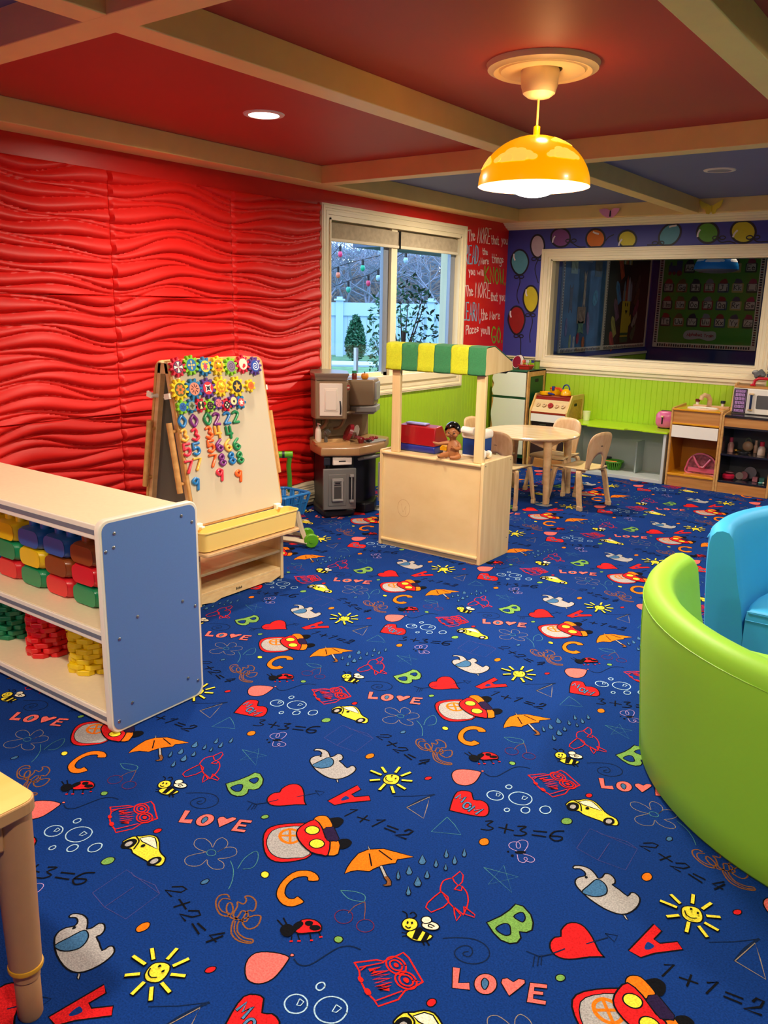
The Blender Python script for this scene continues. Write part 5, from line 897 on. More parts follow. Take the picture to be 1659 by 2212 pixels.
G_ = [(2480, 711, .045, 'r', 10, 'with a white and navy eight wedge face, first in the top row', ('#241a50', wedge(4, '#f2ece0', PI / 2, .32) + wedge(4, '#9a3058', PI / 4, .26))),
 (2557, 717, .046, 'g', 10, 'with four cream drops on a blue face, second in the top row', ('#1470b0', petal(4, '#e6c878', .5, .17, .28) + dot('#e6c878', 0, 0, .16, 1))),
 (2638, 707, .045, 'b', 10, 'with a pink diamond on a yellow face, third in the top row', ('#f0d850', star(2, '#c83a6a', .72, .5, PI / 2) + [x for k in range(4) for x in dot('#1470b0', .62 * math.cos(PI / 4 + k * PI / 2), .62 * math.sin(PI / 4 + k * PI / 2), .15, 1)])),
 (2719, 707, .046, 'y', 9, 'with an orange spotted face and raised knob, middle of the top row', ('#f08a14', [x for k in range(4) for x in dot('#3a1010', .66 * math.cos(PI / 4 + k * PI / 2), .66 * math.sin(PI / 4 + k * PI / 2), .14, 1)])),
 (2799, 700, .044, 'g', 10, 'with a grey purple spiral face, fifth in the top row', ('#8a7a94', spiral('#4c3260', .12))),
 (2879, 707, .045, 'r', 10, 'with a cream swirl face, sixth in the top row', ('#f0dcc8', dot('#d8202c', .18, -.25, .34) + dot('#d8202c', -.05, -.48, .25, 1))),
 (2959, 694, .046, 'v', 11, 'with a white spiral on blue, last in the top row', ('#1c4ab0', spiral('#e8eef4', .16))),
 (2471, 611, .050, 'y', 11, 'with orange flower on dark green face, first in the second row', ('#4f5a1c', petal(6, '#ef7a1a', .5, .22, .30))),
 (2554, 609, .049, 'b', 10, 'with black seeds on salmon face, second in the second row', ('#e88a70', petal(8, '#2a1020', .52, .08, .30))),
 (2635, 607, .049, 'v', 10, 'with black four point star on red, third in the second row', ('#d8283c', star(4, '#f0e8dc', .9, .42, PI / 4) + star(4, '#141430', .6, .24, PI / 4, 1))),
 (2717, 610, .049, 'y', 10, 'with orange flower face and raised knob, fourth in the second row', ('#ef8a1a', petal(6, '#f6d42a', .5, .22, .28))),
 (2819, 603, .049, 'y', 10, 'with a gold star on black face, fifth in the second row', ('#181c30', star(5, '#f0b040', .78, .34))),
 (2911, 601, .032, 'y', 7, 'small, an orange dot, last in the second row', ('#f0702c', dot('#e85a20', 0, 0, .5))),
 (2471, 533, .033, 'g', 7, 'small, a blue face, first in the third row', ('#1c64b4', petal(5, '#103a80', .4, .14, .3))),
 (2524, 534, .033, 'b', 7, 'small, an olive tile face, second in the third row', ('#8a9a84', star(4, '#3f4f24', .8, .4))),
 (2577, 533, .033, 'r', 7, 'small, a black and cream bow face, third in the third row', ('#161218', wedge(2, '#f2dc98', PI / 2, .5))),
 (2632, 526, .032, 'g', 7, 'small, a black dotted face, fourth in the third row', ('#1c1218', [x for k in range(6) for x in dot('#c89a8a', .5 * math.cos(k * PI / 3), .5 * math.sin(k * PI / 3), .13)])),
 (2686, 534, .032, 'v', 6, 'small, a pink striped face, fifth in the third row', ('#e07a84', wedge(5, '#6a2040', 0, .12))),
 (2736, 521, .031, 'r', 7, 'small, cream dots on black, sixth in the third row', ('#241014', [x for k in range(4) for x in dot('#efe6d0', .5 * math.cos(k * PI / 2), .5 * math.sin(k * PI / 2), .22)])),
 (2782, 536, .032, 'v', 6, 'small, a cream oval and black drop, seventh in the third row', ('#efd8a0', dot('#141018', .05, -.1, .36))),
 (2830, 526, .033, 'b', 6, 'small, a white star on red, last in the third row', ('#d84a4a', star(5, '#f0e6dc', .8, .36)))]
for k, (Y, h, r, c, nt, lb, pat) in enumerate(G_):
    row = 'top' if k < 7 else 'second' if k < 13 else 'third'
    g = gear(Y / 1000, h / 1000, r, c, nt, GN[c] + ' toy gear ' + lb, pat, row)
    if k in (3, 10):
        o = epl(Y / 1000, h / 1000, .019); obj('knob', MB().sph(o, .014, .014, .014, 14, 8), pm('y'), g)
# magnetic numbers
DG = [(2464, 471, '0', 'B'), (2531, 467, '0', 'V'), (2614, 467, '0', 'G'), (2668, 462, '2', 'V'), (2734, 460, '2', 'B'), (2790, 460, '2', 'G'), (2466, 407, '3', 'Y'), (2529, 404, '3', 'R'), (2612, 404, '3', 'o'), (2665, 400, '4', 'Y'), (2735, 391, '4', 'G'), (2466, 341, '5', 'R'), (2521, 338, '5', 'B'), (2610, 340, '5', 'o'), (2663, 337, '6', 'V'), (2717, 331, '6', 'Y'), (2773, 330, '6', 'G'), (2464, 263, '7', 'R'), (2517, 269, '7', 'Y'), (2612, 272, '7', 'o'), (2667, 268, '8', 'V'), (2729, 268, '8', 'B'), (2782, 264, '8', 'G'), (2638, 200, '9', 'R'), (2755, 178, '9', 'o'), (2487, 181, '9', 'B')]
DL = {'0': 'zero', '2': 'two', '3': 'three', '4': 'four', '5': 'five', '6': 'six', '7': 'seven', '8': 'eight', '9': 'nine'}
for Y, h, d, c in DG:
    o = epl(Y / 1000, h / 1000, .001); m = MB(); hh = .0082; g = glyph(d, 5)
    wd = .0082 if d not in '07' else .0098
    for s_ in g:
        closed = s_[0] == s_[-1]
        pts = [(o.x + ea.x * (p[1] - 4) * hh * .78 + en.x * .006, o.y + (p[0] - 2) * wd, o.z + ea.z * (p[1] - 4) * hh * .78 + en.z * .006) for p in (s_[:-1] if closed else s_)]
        m.tube(pts, .0070, 8, closed=closed, up=tuple(en))
        if not closed:
            for e in (pts[0], pts[-1]): m.sph(e, .0070, nu=8, nv=6)
    solo('magnetic_number', m, mat('mag_' + c, GC[c], .3, coat=.35), '%s magnetic number %s on the easel whiteboard' % (GN[c], DL[d]), 'magnetic number', tuple(o), 'magnetic numbers on the easel', ang=60, merge=False)
# ------------------------------------------------------------------ blue sided shelf unit
t = thing('shelf_unit', 'low open shelf unit with blue end panel, cream shelves and grey edge strips', 'shelf', (-3.0, 1.68, 0))
M_lam = mat('laminate_cream', '#efe0bc', .4, .03, 60); M_lamblue = mat('laminate_blue', '#5d82c4', .45, .03, 200); M_edge = mat('edge_band', '#efe9d8', .35); M_grey = mat('grey_strip', '#6f7682', .45)
UX = -3.835
for x, lb in ((-2.190, None), (UX, None)):
    o = rrect(1.474, 1.872, .003, .734, .035, 6)
    p = obj('end_panel', MB().prism(o, 'x', x, x + .025), M_edge, t, bevel=.004)
    i = rrect(1.485, 1.861, .014, .723, .03, 6)
    if x > -3:
        obj('blue_face', MB().prism(i, 'x', x + .025, x + .0262), M_lamblue, p, smooth=False)
        for yy, zz in ((1.53, .685), (1.525, .64), (1.495, .632), (1.80, .69), (1.845, .66), (1.60, .0 + .385), (1.525, .33), (1.79, .385), (1.845, .352), (1.56, .09), (1.505, .045), (1.80, .09), (1.845, .065)):
            obj('screw', MB().sph((x + .0262, yy, zz), .003, .0065, .0065, 10, 6), M_chrome, p)
    else: obj('inner_face', MB().prism(i, 'x', x - .001, x), M_lam, p, smooth=False)
for nme, z0, z1 in (('top', .662, .711), ('shelf', .308, .352), ('bottom_shelf', .016, .062)):
    b = obj(nme, MB().box(UX + .025, -2.190, 1.502, 1.862, z0 + .004, z1), M_lam, t, bevel=.002, smooth=False)
    e = obj('edge_band', MB().prism(rrect(1.494, 1.503, z0, z1, .003, 2), 'x', UX + .025, -2.190), M_edge, b, smooth=False)
    obj('grey_strip', MB().box(UX + .025, -2.190, 1.4925, 1.4945, z0 + (z1 - z0) * .34, z0 + (z1 - z0) * .66), M_grey, b, smooth=False)
obj('back_panel', MB().box(UX + .025, -2.190, 1.852, 1.862, .062, .67), M_lam, t, smooth=False)
# big building bricks
BC = {'green': '#0f8a58', 'red': '#d8202a', 'brown': '#8a4418', 'blue': '#1058a8', 'yellow': '#e8c016'}
grid = {0: ['green', 'red', 'green', 'red', 'blue'], 1: ['red', 'brown', 'yellow', 'green', 'red'], 2: ['brown', 'blue', 'blue', 'yellow', 'yellow']}
rn = {0: 'bottom', 1: 'middle', 2: 'top'}; cn = ['against the blue end panel', 'second stack from the blue end panel', 'third stack from the blue end panel', 'fourth stack from the blue end panel', 'stack cut by the left photo edge']
protoB = None
for r in range(3):
    for c in range(5):
        x0 = -2.536 - c * .165; z0 = .353 + r * .0745; colr = grid[r][c]
        loc = (x0 + .0775, 1.70, z0); lb = '%s toy brick, %s layer, %s' % (colr, rn[r], cn[c])
        t = thing('building_brick', lb, 'toy brick', loc, 0, 'big building bricks on the shelf'); mt = mat('brick_' + colr, BC[colr], .3, .02, 9, coat=.25)
        a = Matrix.Translation(loc); sq = rrect(-.077, .077, .001, .0735, .026, 5); m = MB()
        rings = [[(p[0] * s, y, .04 + (p[1] - .04) * s) for p in sq] for s, y in ((.80, -.1), (.97, -.084), (1, -.07), (1, .12), (.9, .132))]
        n = len(sq); vs = [q for rg in rings for q in rg]; fs = [(b * n + k, (b + 1) * n + k, (b + 1) * n + (k + 1) % n, b * n + (k + 1) % n) for b in range(4) for k in range(n)]; fs += [tuple(reversed(range(n))), tuple(4 * n + k for k in range(n))]
        fs = [tuple(reversed(f)) for f in fs]; m.add(vs, fs)
        obj('brick_body', m, mt, t, local=True, bevel=.003)
        if r == 2:
            for sx in (-.036, .036):
                for sy in (-.045, .04): obj('stud', MB().lathe([(.021, .070), (.021, .090), (.019, .093), (.0001, .093)], (sx, sy, 0), 18), mt, t, local=True)
# stacks of hexagonal tiles
hexp = {}
for colr, cx, cy, nl in (('yellow', -2.565, 1.685, 12), ('red', -2.825, 1.675, 12), ('green', -3.095, 1.685, 12)):
    hc_ = {'yellow': '#e6c80e', 'red': '#d8161c', 'green': '#0c7a50'}[colr]; rnd = random.Random(hash(colr) % 7 + len(colr)); first = None
    rnd = random.Random(len(colr))
    for L in range(nl):
        for k in range(6):
            a = 2 * PI * (k + (.5 if L % 2 else 0)) / 6 + rnd.uniform(-.12, .12); rad = .058 + rnd.uniform(-.004, .006) + (.006 if L < 2 else 0)
            x, y, z = cx + rad * math.cos(a), cy + rad * math.sin(a), .0625 + L * .0202
            if first is None:
                P = [(-.034, -.008), (-.02, -.024), (.02, -.024), (.034, -.008), (.034, .008), (.02, .024), (-.02, .024), (-.034, .008)]
                m = MB().prism(P, 'z', 0, .0195); first = obj('hexagon_tile', m, mat('tile_' + colr, hc_, .35, coat=.2), bevel=.003); o = first
            else: o = first.copy(); COL.objects.link(o)
            o.location = (x, y, z); o.rotation_euler = (0, 0, a + PI / 2 + rnd.uniform(-.2, .2))
            lv = 'lowest layer' if L == 0 else 'lower half' if L < 6 else 'upper half'
            tag(o, '%s plastic stacking tile in the %s of the %s stack, bottom shelf' % (colr, lv, colr), 'stacking tile', '%s stacking tiles, %s' % (colr, lv))
# ------------------------------------------------------------------ couches
def tub(name, label, c, a0, a1, h, colr, nm2, cat='sofa'):
    t = thing(name, label, cat, (c[0], c[1], 0)); mt = mat(nm2, colr, .5, .02, 3, spec=.3)
    prof = [(.795, .0), (.808, .015), (.815, .10), (.832, .3), (.841, .44), (.842, h - .055), (.836, h - .025), (.818, h - .006), (.795, h), (.768, h - .006), (.748, h - .03), (.735, h - .09), (.712, h - .2), (.685, .28), (.665, .16), (.66, 0)]
    N = 72; L = len(prof); vs = []
    for i in range(N + 1):
        a = a0 + (a1 - a0) * i / N; e = min(i, N - i) / N * abs(a1 - a0) * .8; q = 1 - min(1, e / .05); dz = .022 * q * q
        for r, z in prof: 
            rr = r if q == 0 else .752 + (r - .752) * (1 - .10 * q * q)
            vs.append((rr * math.cos(a), rr * math.sin(a), max(0, z - (dz if z > .35 else 0))))
    fs = [(i * L + j, (i + 1) * L + j, (i + 1) * L + (j + 1) % L, i * L + (j + 1) % L) for i in range(N) for j in range(L)]
    fs += [tuple(reversed(range(L))), tuple(N * L + j for j in range(L))]
    if a1 < a0: fs = [tuple(reversed(f)) for f in fs]
    sh = obj('shell', MB().add(vs, fs), mt, t, local=True, ang=60)
    sm_ = mat(nm2 + '_seam', colr, .5, .3, 30)
    ring = [(.8425 * math.cos(a0 + (a1 - a0) * i / 60), .8425 * math.sin(a0 + (a1 - a0) * i / 60), h - .053) for i in range(61)]
    obj('seam', MB().tube(ring, .0018, 6), sm_, sh, local=True)
    for f in (.16, .5, .84):
        a = a0 + (a1 - a0) * f; obj('seam', MB().tube([((r + .0012) * math.cos(a), (r + .0012) * math.sin(a), z) for r, z in prof[1:6]], .0013, 6), sm_, sh, local=True)
    for e, s_ in ((a0, -1), (a1, 1)):
        P = [(r * math.cos(e), r * math.sin(e), z) for r, z in [(.834, .02), (.84, h - .07), (.825, h - .03), (.795, h - .022), (.762, h - .035), (.735, h - .11), (.70, .28)]]
    # seat: D shaped cushion with a flat front
    fy = math.sin(a0) * .70; x_ = .66; P = []
    am = (a0 + a1) / 2; sgn = 1 if math.sin(am) > 0 else -1
    ang = [am + (k / 24 - .5) * 2 * (abs(a1 - a0) / 2) for k in range(25)]
    P = [(.672 * math.cos(a), .672 * math.sin(a)) for a in ang]
    top = MB(); n = len(P); lay = [(1, .0), (1, .235), (1.0, .25), (.995, .268), (.975, .279), (.93, .284), (.5, .290)]
    vs = []; cy = sum(p[1] for p in P) / n
    for s_, z in lay: vs += [(p[0] * s_, cy + (p[1] - cy) * s_, z) for p in P]
    fs = [(k * n + i, k * n + (i + 1) % n, (k + 1) * n + (i + 1) % n, (k + 1) * n + i) for k in range(len(lay) - 1) for i in range(n)]; fs.append(tuple((len(lay) - 1) * n + i for i in range(n)))
    if a1 < a0: pass
    st = obj('seat', top.add(vs, fs), mt, t, local=True, ang=50)
    y0 = P[0][1]; obj('seam', MB().tube([(P[0][0], P[0][1] + .001 * -sgn, .236), (P[-1][0], P[-1][1] + .001 * -sgn, .236)], .0015, 6).tube([(P[0][0] * .995, P[0][1] + .001 * -sgn, .272), (P[-1][0] * .995, P[-1][1] + .001 * -sgn, .272)], .0022, 6), sm_, st, local=True)
    return t
D = math.radians
tub('tub_sofa', 'lime green curved tub sofa seen from behind at the right photo edge', (.0, 2.775), D(171), D(369), .58, '#8fce34', 'vinyl_lime')
tub('tub_sofa', 'sky blue curved tub sofa with seat showing, behind the lime green sofa', (.02, 3.40), D(-10), D(190), .60, '#38a6e0', 'vinyl_sky')
# ------------------------------------------------------------------ foreground table corner
t = thing('activity_table', 'pale wood activity table whose corner and leg enter at the lower left', 'table', (-1.72, .35, 0))
TP = rrect(-2.10, -1.318, -.05, .732, .03, 5)
tt = obj('table_top', MB().prism(TP, 'z', .490, .500), wood('table_laminate', '#e8c277', '#dcae5e', .38, (9, 1.5, 9)), t, smooth=False)
obj('edge_band', MB().prism(rrect(-2.103, -1.315, -.053, .735, .032, 5), 'z', .472, .4985), mat('table_edge', '#c79a68', .45), tt, smooth=False, bevel=.003)
for x, y in ((-1.368, .700), (-2.056, .700), (-1.362, -.006), (-2.056, -.006)):
    ll = thing; m = MB(); sx, sy = (-1 if x > -1.7 else 1), (-1 if y > .3 else 1)
    M_leg = mat('table_leg_tan', '#bf9064', .5, .03, 40)
    lg = obj('leg', MB().lathe([(.0215, 0), (.024, .006), (.0245, .085), (.0225, .09), (.0225, .092), (.0255, .095), (.0255, .118), (.031, .121), (.034, .3), (.0365, .40), (.0375, .472)], (x + .002, y + .03 * (1 if sy < 0 else -1) * 0, 0), 28), M_leg, t)
    m.prism([(x - .034, .472), (x + .034, .472), (x + .034, .415), (x - .034, .41)], 'y', y - .034, y + .034)
    gs = MB().prism([(y + sy * .03, .472), (y + sy * .03, .405), (y + sy * .05, .41), (y + sy * .13, .455), (y + sy * .13, .472)], 'x', x - .03, x + .03).prism([(x + sx * .03, .472), (x + sx * .03, .405), (x + sx * .05, .41), (x + sx * .13, .455), (x + sx * .13, .472)], 'y', y - .03, y + .03)
    obj('corner_bracket', gs, M_leg, lg, bevel=.005)
    obj('yellow_ring', MB().lathe([(.0262, .116), (.033, .117), (.034, .121), (.033, .126), (.031, .127)], (x + .002, y, 0), 28), mat('ring_yellow', '#e0a92a', .35), lg)
# ------------------------------------------------------------------ corner play kitchen
t = thing('play_kitchen', 'brown and black plastic corner play kitchen with sink, cabinet, grey refrigerator door and stove', 'play kitchen', (-3.6, 4.45, 0))
K_tan = mat('kitchen_tan', '#8a7358', .42, .04, 8); K_ctr = mat('kitchen_counter', '#a07a50', .32, .06, 30, coat=.2); K_blk = mat('kitchen_black', '#14151c', .45); K_gry = mat('kitchen_grey', '#6d6c6a', .4); K_wht = mat('kitchen_white', '#e6dccf', .4)
K_lg = mat('kitchen_lightgrey', '#8f8e8c', .4)
base = [(-3.83, 4.30), (-3.70, 4.235), (-3.49, 4.105), (-3.385, 4.315), (-3.40, 4.345), (-3.34, 4.42), (-3.335, 4.53), (-3.42, 4.74), (-3.83, 4.78)]
obj('lower_body', MB().prism([(-3.83, 4.40), (-3.70, 4.27), (-3.52, 4.15), (-3.415, 4.335), (-3.47, 4.37), (-3.43, 4.45), (-3.43, 4.52), (-3.50, 4.70), (-3.82, 4.74)], 'z', .0, .435), K_blk, t, bevel=.012)
obj('plinth', MB().prism([(-3.82, 4.38), (-3.70, 4.25), (-3.495, 4.12), (-3.39, 4.31), (-3.42, 4.36), (-3.81, 4.42)], 'z', 0, .055), K_blk, t, bevel=.014)
for a in ((-3.36, 4.42),): obj('oven_foot', MB().prism([(-3.45, 4.39), (-3.37, 4.41), (-3.36, 4.50), (-3.46, 4.66), (-3.6, 4.6)], 'z', 0, .07), K_blk, t, bevel=.01)
ctr = [(-3.84, 4.365), (-3.674, 4.185), (-3.482, 4.072), (-3.305, 4.256), (-3.292, 4.50), (-3.43, 4.755), (-3.84, 4.80)]
def inset(P, d):
    cx = sum(p[0] for p in P) / len(P); cy = sum(p[1] for p in P) / len(P); return [(cx + (p[0] - cx) * (1 - d), cy + (p[1] - cy) * (1 - d)) for p in P]
c_ = MB(); n = len(ctr); lay = [(.03, .428), (0, .436), (0, .478), (.02, .490)]
vs = [(p[0], p[1], z) for d, z in lay for p in inset(ctr, d)]
c_.add(vs, [(k * n + i, k * n + (i + 1) % n, (k + 1) * n + (i + 1) % n, (k + 1) * n + i) for k in range(3) for i in range(n)] + [tuple(reversed(range(n))), tuple(3 * n + i for i in range(n))])
cc = obj('counter', c_, K_ctr, t, bevel=.006)
# sink basin rim and bowl (in the frame of the front-left face)
fd = Vector((.58, .815, 0)); fn = Vector((.79, -.61, 0)); fd = Vector((.61, .79, 0)).normalized(); O_ = Vector((-3.49, 4.10, 0))
KM = Matrix(((fd.x, -fn.x, 0, O_.x), (fd.y, -fn.y, 0, O_.y), (0, 0, 1, 0), (0, 0, 0, 1)))    # (along face, into body, z)
def kb(m, *b, mi=0): return m.box(*b, mi=mi, M=KM)
rim = rrect(-.035, .205, .055, .225, .03, 4); rin = rrect(-.022, .192, .068, .212, .025, 4); rlo = rrect(-.005, .175, .08, .20, .02, 4); n = len(rim)
vs = [KM @ Vector((p[0], p[1], z)) for R, z in ((rim, .489), (rim, .506), (rin, .506), (rlo, .4905)) for p in R]
m = MB().add(vs, [(a * n + i, a * n + (i + 1) % n, (a + 1) * n + (i + 1) % n, (a + 1) * n + i) for a in range(3) for i in range(n)] + [tuple(3 * n + i for i in range(n))])
obj('sink', m, mat('sink_tan', '#b98f5e', .3, coat=.2), cc, ang=50)
# refrigerator door with dispenser and handle
d_ = obj('refrigerator_door', kb(MB(), .0, .225, -.012, .012, .062, .342), K_gry, t, bevel=.006)
obj('door_panel', kb(kb(MB(), .035, .155, -.016, -.011, .09, .305), .055, .135, -.024, -.012, .125, .275), K_gry, d_, bevel=.004)
obj('dispenser', kb(kb(kb(kb(MB(), .058, .132, -.030, -.022, .262, .280), .058, .070, -.030, -.022, .135, .262), .120, .132, -.030, -.022, .135, .262), .058, .132, -.036, -.022, .125, .14), K_lg, d_, bevel=.003)
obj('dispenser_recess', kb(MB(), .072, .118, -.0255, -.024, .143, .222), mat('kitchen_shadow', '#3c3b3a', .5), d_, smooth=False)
obj('dispenser_mark', kb(kb(MB(), .072, .118, -.0255, -.0241, .232, .237), .078, .112, -.0255, -.0241, .242, .252), K_blk, d_, smooth=False)
obj('door_handle', kb(kb(kb(MB(), .178, .205, -.034, -.012, .285, .303), .186, .194, -.030, -.024, .12, .29), .178, .205, -.032, -.012, .112, .13), K_lg, d_, bevel=.004)
obj('handle_recess', kb(MB(), .174, .208, -.0135, -.012, .13, .285), K_blk, d_, smooth=False)
dr = obj('drawer', kb(MB(), .065, .195, -.010, .012, .365, .418), K_wht, t, bevel=.005)
obj('drawer_slot', kb(MB(), .105, .152, -.0115, -.0098, .388, .395), K_blk, dr, smooth=False)
obj('switch_panel', kb(MB(), .005, .050, -.006, .012, .365, .42), mat('kitchen_navy', '#1c2230', .4), t, bevel=.006)
obj('towel_bar', MB().tube([(-3.36, 4.315, .395), (-3.325, 4.32, .405), (-3.305, 4.42, .405), (-3.31, 4.49, .405), (-3.345, 4.50, .40)], .012, 12), K_gry, t)
obj('oven_door', MB().prism([(-3.335, 4.50), (-3.325, 4.52), (-3.40, 4.70), (-3.415, 4.69)], 'z', .075, .35), K_lg, t, bevel=.004)
# upper wall cabinet with crown
up = [(-3.84, 4.38), (-3.69, 4.215), (-3.615, 4.170), (-3.455, 4.305), (-3.60, 4.47), (-3.83, 4.50)]
ub = obj('upper_cabinet', MB().prism(up, 'z', .652, .925), K_tan, t, bevel=.010)
cr2 = MB(); n = len(up); lay = [(0, .905), (0, .918), (-.04, .935), (-.09, .947), (-.09, .958)]
vs = [(p[0], p[1], z) for dd, z in lay for p in [(max(-3.845, q[0]), q[1]) for q in inset(up, dd)]]
cr2.add(vs, [(k * n + i, k * n + (i + 1) % n, (k + 1) * n + (i + 1) % n, (k + 1) * n + i) for k in range(4) for i in range(n)] + [tuple(4 * n + i for i in range(n))])
obj('crown_top', cr2, mat('kitchen_crown', '#7b6a58', .3, coat=.3), ub, bevel=.003)
e0, e1 = Vector((-3.615, 4.165, 0)), Vector((-3.455, 4.305, 0)); ed = (e1 - e0).normalized(); en_ = Vector((ed.y, -ed.x, 0))
UM = Matrix(((ed.x, -en_.x, 0, e0.x), (ed.y, -en_.y, 0, e0.y), (0, 0, 1, 0), (0, 0, 0, 1)))
cdr = obj('cabinet_door', MB().box(.030, .182, -.012, .006, .675, .892, 0, UM), K_wht, t, bevel=.005)
for dd, z in ((.0, .0), (.009, -.004)): pass
m = MB().box(.060, .152, -.0155, -.010, .705, .862, 0, UM).box(.070, .142, -.021, -.012, .717, .850, 0, UM); obj('raised_panel', m, K_wht, cdr, bevel=.005)
obj('door_handle', MB().tube([UM @ Vector(p) for p in ((.168, -.012, .69), (.170, -.028, .705), (.170, -.030, .735), (.168, -.026, .762), (.166, -.012, .775))], .0045, 8), K_blk, cdr)
# back splash with brick pattern, arch brackets
bs_ = MB().prism([(-3.84, 4.40), (-3.80, 4.37), (-3.72, 4.29), (-3.72, 4.47), (-3.66, 4.60), (-3.60, 4.66), (-3.62, 4.76), (-3.84, 4.78)], 'z', .49, .90)
bk_ = obj('back_splash', bs_, K_tan, t, bevel=.006)
bl = MB()
for r in range(5):
    for k in range(4): bl.box(-.0, .0, 0, 0, 0, 0) if False else bl.box(-3.722, -3.716, 4.285 + k * .045 + (.022 if r % 2 else 0), 4.285 + k * .045 + .041 + (.022 if r % 2 else 0), .505 + r * .029, .531 + r * .029)
obj('brick_relief', bl, K_tan, bk_, bevel=.003)
for (x, y) in ((-3.66, 4.31), (-3.60, 4.42)):
    P = []
    for k in range(9): a = PI / 2 * k / 8; P.append((x + .09 - .09 * math.cos(a) if False else x - .06 + .09 * math.sin(a), .56 + .095 * (1 - math.cos(a))))
    obj('arch_bracket', MB().tube([(p[0], y, p[1]) for p in P], .012, 8), K_tan, t)
# microwave column on the right wing
mw = [(-3.83, 4.52), (-3.63, 4.50), (-3.56, 4.53), (-3.475, 4.63), (-3.555, 4.79), (-3.83, 4.80)]
mb_ = obj('microwave_column', MB().prism(mw, 'z', .715, .895), K_tan, t, bevel=.01)
a0_, a1_ = Vector((-3.475, 4.63, 0)), Vector((-3.555, 4.79, 0)); dd_ = (a1_ - a0_).normalized(); nn_ = Vector((dd_.y, -dd_.x, 0)) * (1 if dd_.y > 0 else -1)
MM = Matrix(((dd_.x, -nn_.x, 0, a0_.x), (dd_.y, -nn_.y, 0, a0_.y), (0, 0, 1, 0), (0, 0, 0, 1)))
obj('microwave_door', MB().box(.015, .165, -.014, .004, .75, .875, 0, MM), K_lg, mb_, bevel=.006)
obj('range_hood', MB().prism([(-3.60, 4.52), (-3.55, 4.53), (-3.455, 4.63), (-3.54, 4.79), (-3.62, 4.78)], 'z', .672, .712).prism([(-3.60, 4.54), (-3.56, 4.55), (-3.48, 4.64), (-3.56, 4.78), (-3.62, 4.77)], 'z', .655, .68), K_lg, mb_, bevel=.006)
obj('nook_badge', MB().prism(circ(4.475, .845, .03, .034, 20), 'x', -3.60, -3.585), K_tan, t, bevel=.003)
bd = obj('brand_plate', MB().prism(rrect(4.457, 4.493, .828, .862, .014, 5), 'x', -3.585, -3.581), mat('badge_red', '#a82028', .4), t)
obj('plate_oval', MB().prism(rrect(4.463, 4.487, .839, .851, .005, 4), 'x', -3.581, -3.580), K_wht, bd, smooth=False)
obj('nook_wall', MB().prism([(-3.83, 4.45), (-3.62, 4.42), (-3.60, 4.53), (-3.83, 4.56)], 'z', .65, .89), K_tan, t, bevel=.006)
obj('nook_shelf', MB().box(-3.64, -3.56, 4.42, 4.53, .668, .682), K_tan, t, bevel=.004)
obj('faucet', MB().tube([(-3.60, 4.26, .49), (-3.60, 4.26, .545), (-3.585, 4.25, .566), (-3.56, 4.235, .555)], .013, 10).sph((-3.585, 4.26, .556), .025), mat('faucet_grey', '#4c4c48', .25, coat=.4), t)
ck = MB().prism(rrect(-3.45, -3.33, 4.42, 4.60, .02, 4), 'z', .489, .500); obj('cooktop', ck, K_lg, cc, bevel=.003)
for (x, y) in ((-3.42, 4.56), (-3.39, 4.47)):
    m = MB(); 
    for k in range(8): m.sph((x + .024 * math.cos(k * PI / 4), y + .024 * math.sin(k * PI / 4), .505), .009, nu=8, nv=6)
    obj('burner', m.lathe([(.026, .5), (.026, .506), (.0001, .507)], (x, y, 0), 16), mat('burner_red', '#8c1a26', .3), cc)
obj('control_knob', MB().box(-3.375, -3.345, 4.415, 4.445, .499, .512), K_blk, cc, bevel=.003)
# items on the kitchen
t = thing('soap_bottle', 'white toy soap pump bottle beside the kitchen sink', 'bottle', (-3.655, 4.245, .489))
obj('bottle_body', MB().lathe([(.0001, .489), (.022, .489), (.024, .495), (.021, .56), (.018, .575), (.012, .585), (.012, .592)], (-3.655, 4.245, 0), 20), K_wht, t)
obj('pump', MB().tube([(-3.655, 4.245, .592), (-3.655, 4.245, .612)], .005, 8).tube([(-3.66, 4.245, .612), (-3.63, 4.235, .610)], .005, 8), K_wht, t)
t = thing('toy_pan', 'dark red toy frying pan leaning on the kitchen counter', 'toy pan', (-3.50, 4.36, .49))
Mp = Matrix.Translation((-3.50, 4.37, .555)) @ Matrix.Rotation(D(-36), 4, 'Z') @ Matrix.Rotation(D(66), 4, 'X')
obj('pan_bowl', MB().lathe([(.0001, .0), (.052, .0), (.064, -.016), (.067, -.016), (.056, .006), (.0001, .006)][::-1], (0, 0, 0), 28, 0), mat('pan_red', '#7a0c1c', .25, coat=.4), t, local=True)
t.children[0].matrix_local = Matrix.Translation((-3.50, 4.36, .49)).inverted() @ Mp
obj('pan_handle', MB().tube([(-3.475, 4.41, .525), (-3.42, 4.445, .512)], [.011, .009], 8), mat('pan_red', '#7a0c1c'), t)
t = thing('toy_plate', 'white toy plate standing behind the red pan', 'plate', (-3.49, 4.46, .495))
obj('plate_disc', MB().lathe([(.0001, .0), (.035, .0), (.050, .006), (.052, .009), (.034, .004), (.0001, .004)], (0, 0, 0), 24), K_wht, t, local=True); t.children[0].matrix_local = Matrix.Translation((0, 0, .05)) @ Matrix.Rotation(D(-30), 4, 'Z') @ Matrix.Rotation(D(75), 4, 'X')
t = thing('toy_pot', 'small dark red toy pot with handle at the front of the kitchen counter', 'toy pan', (-3.40, 4.39, .4895))
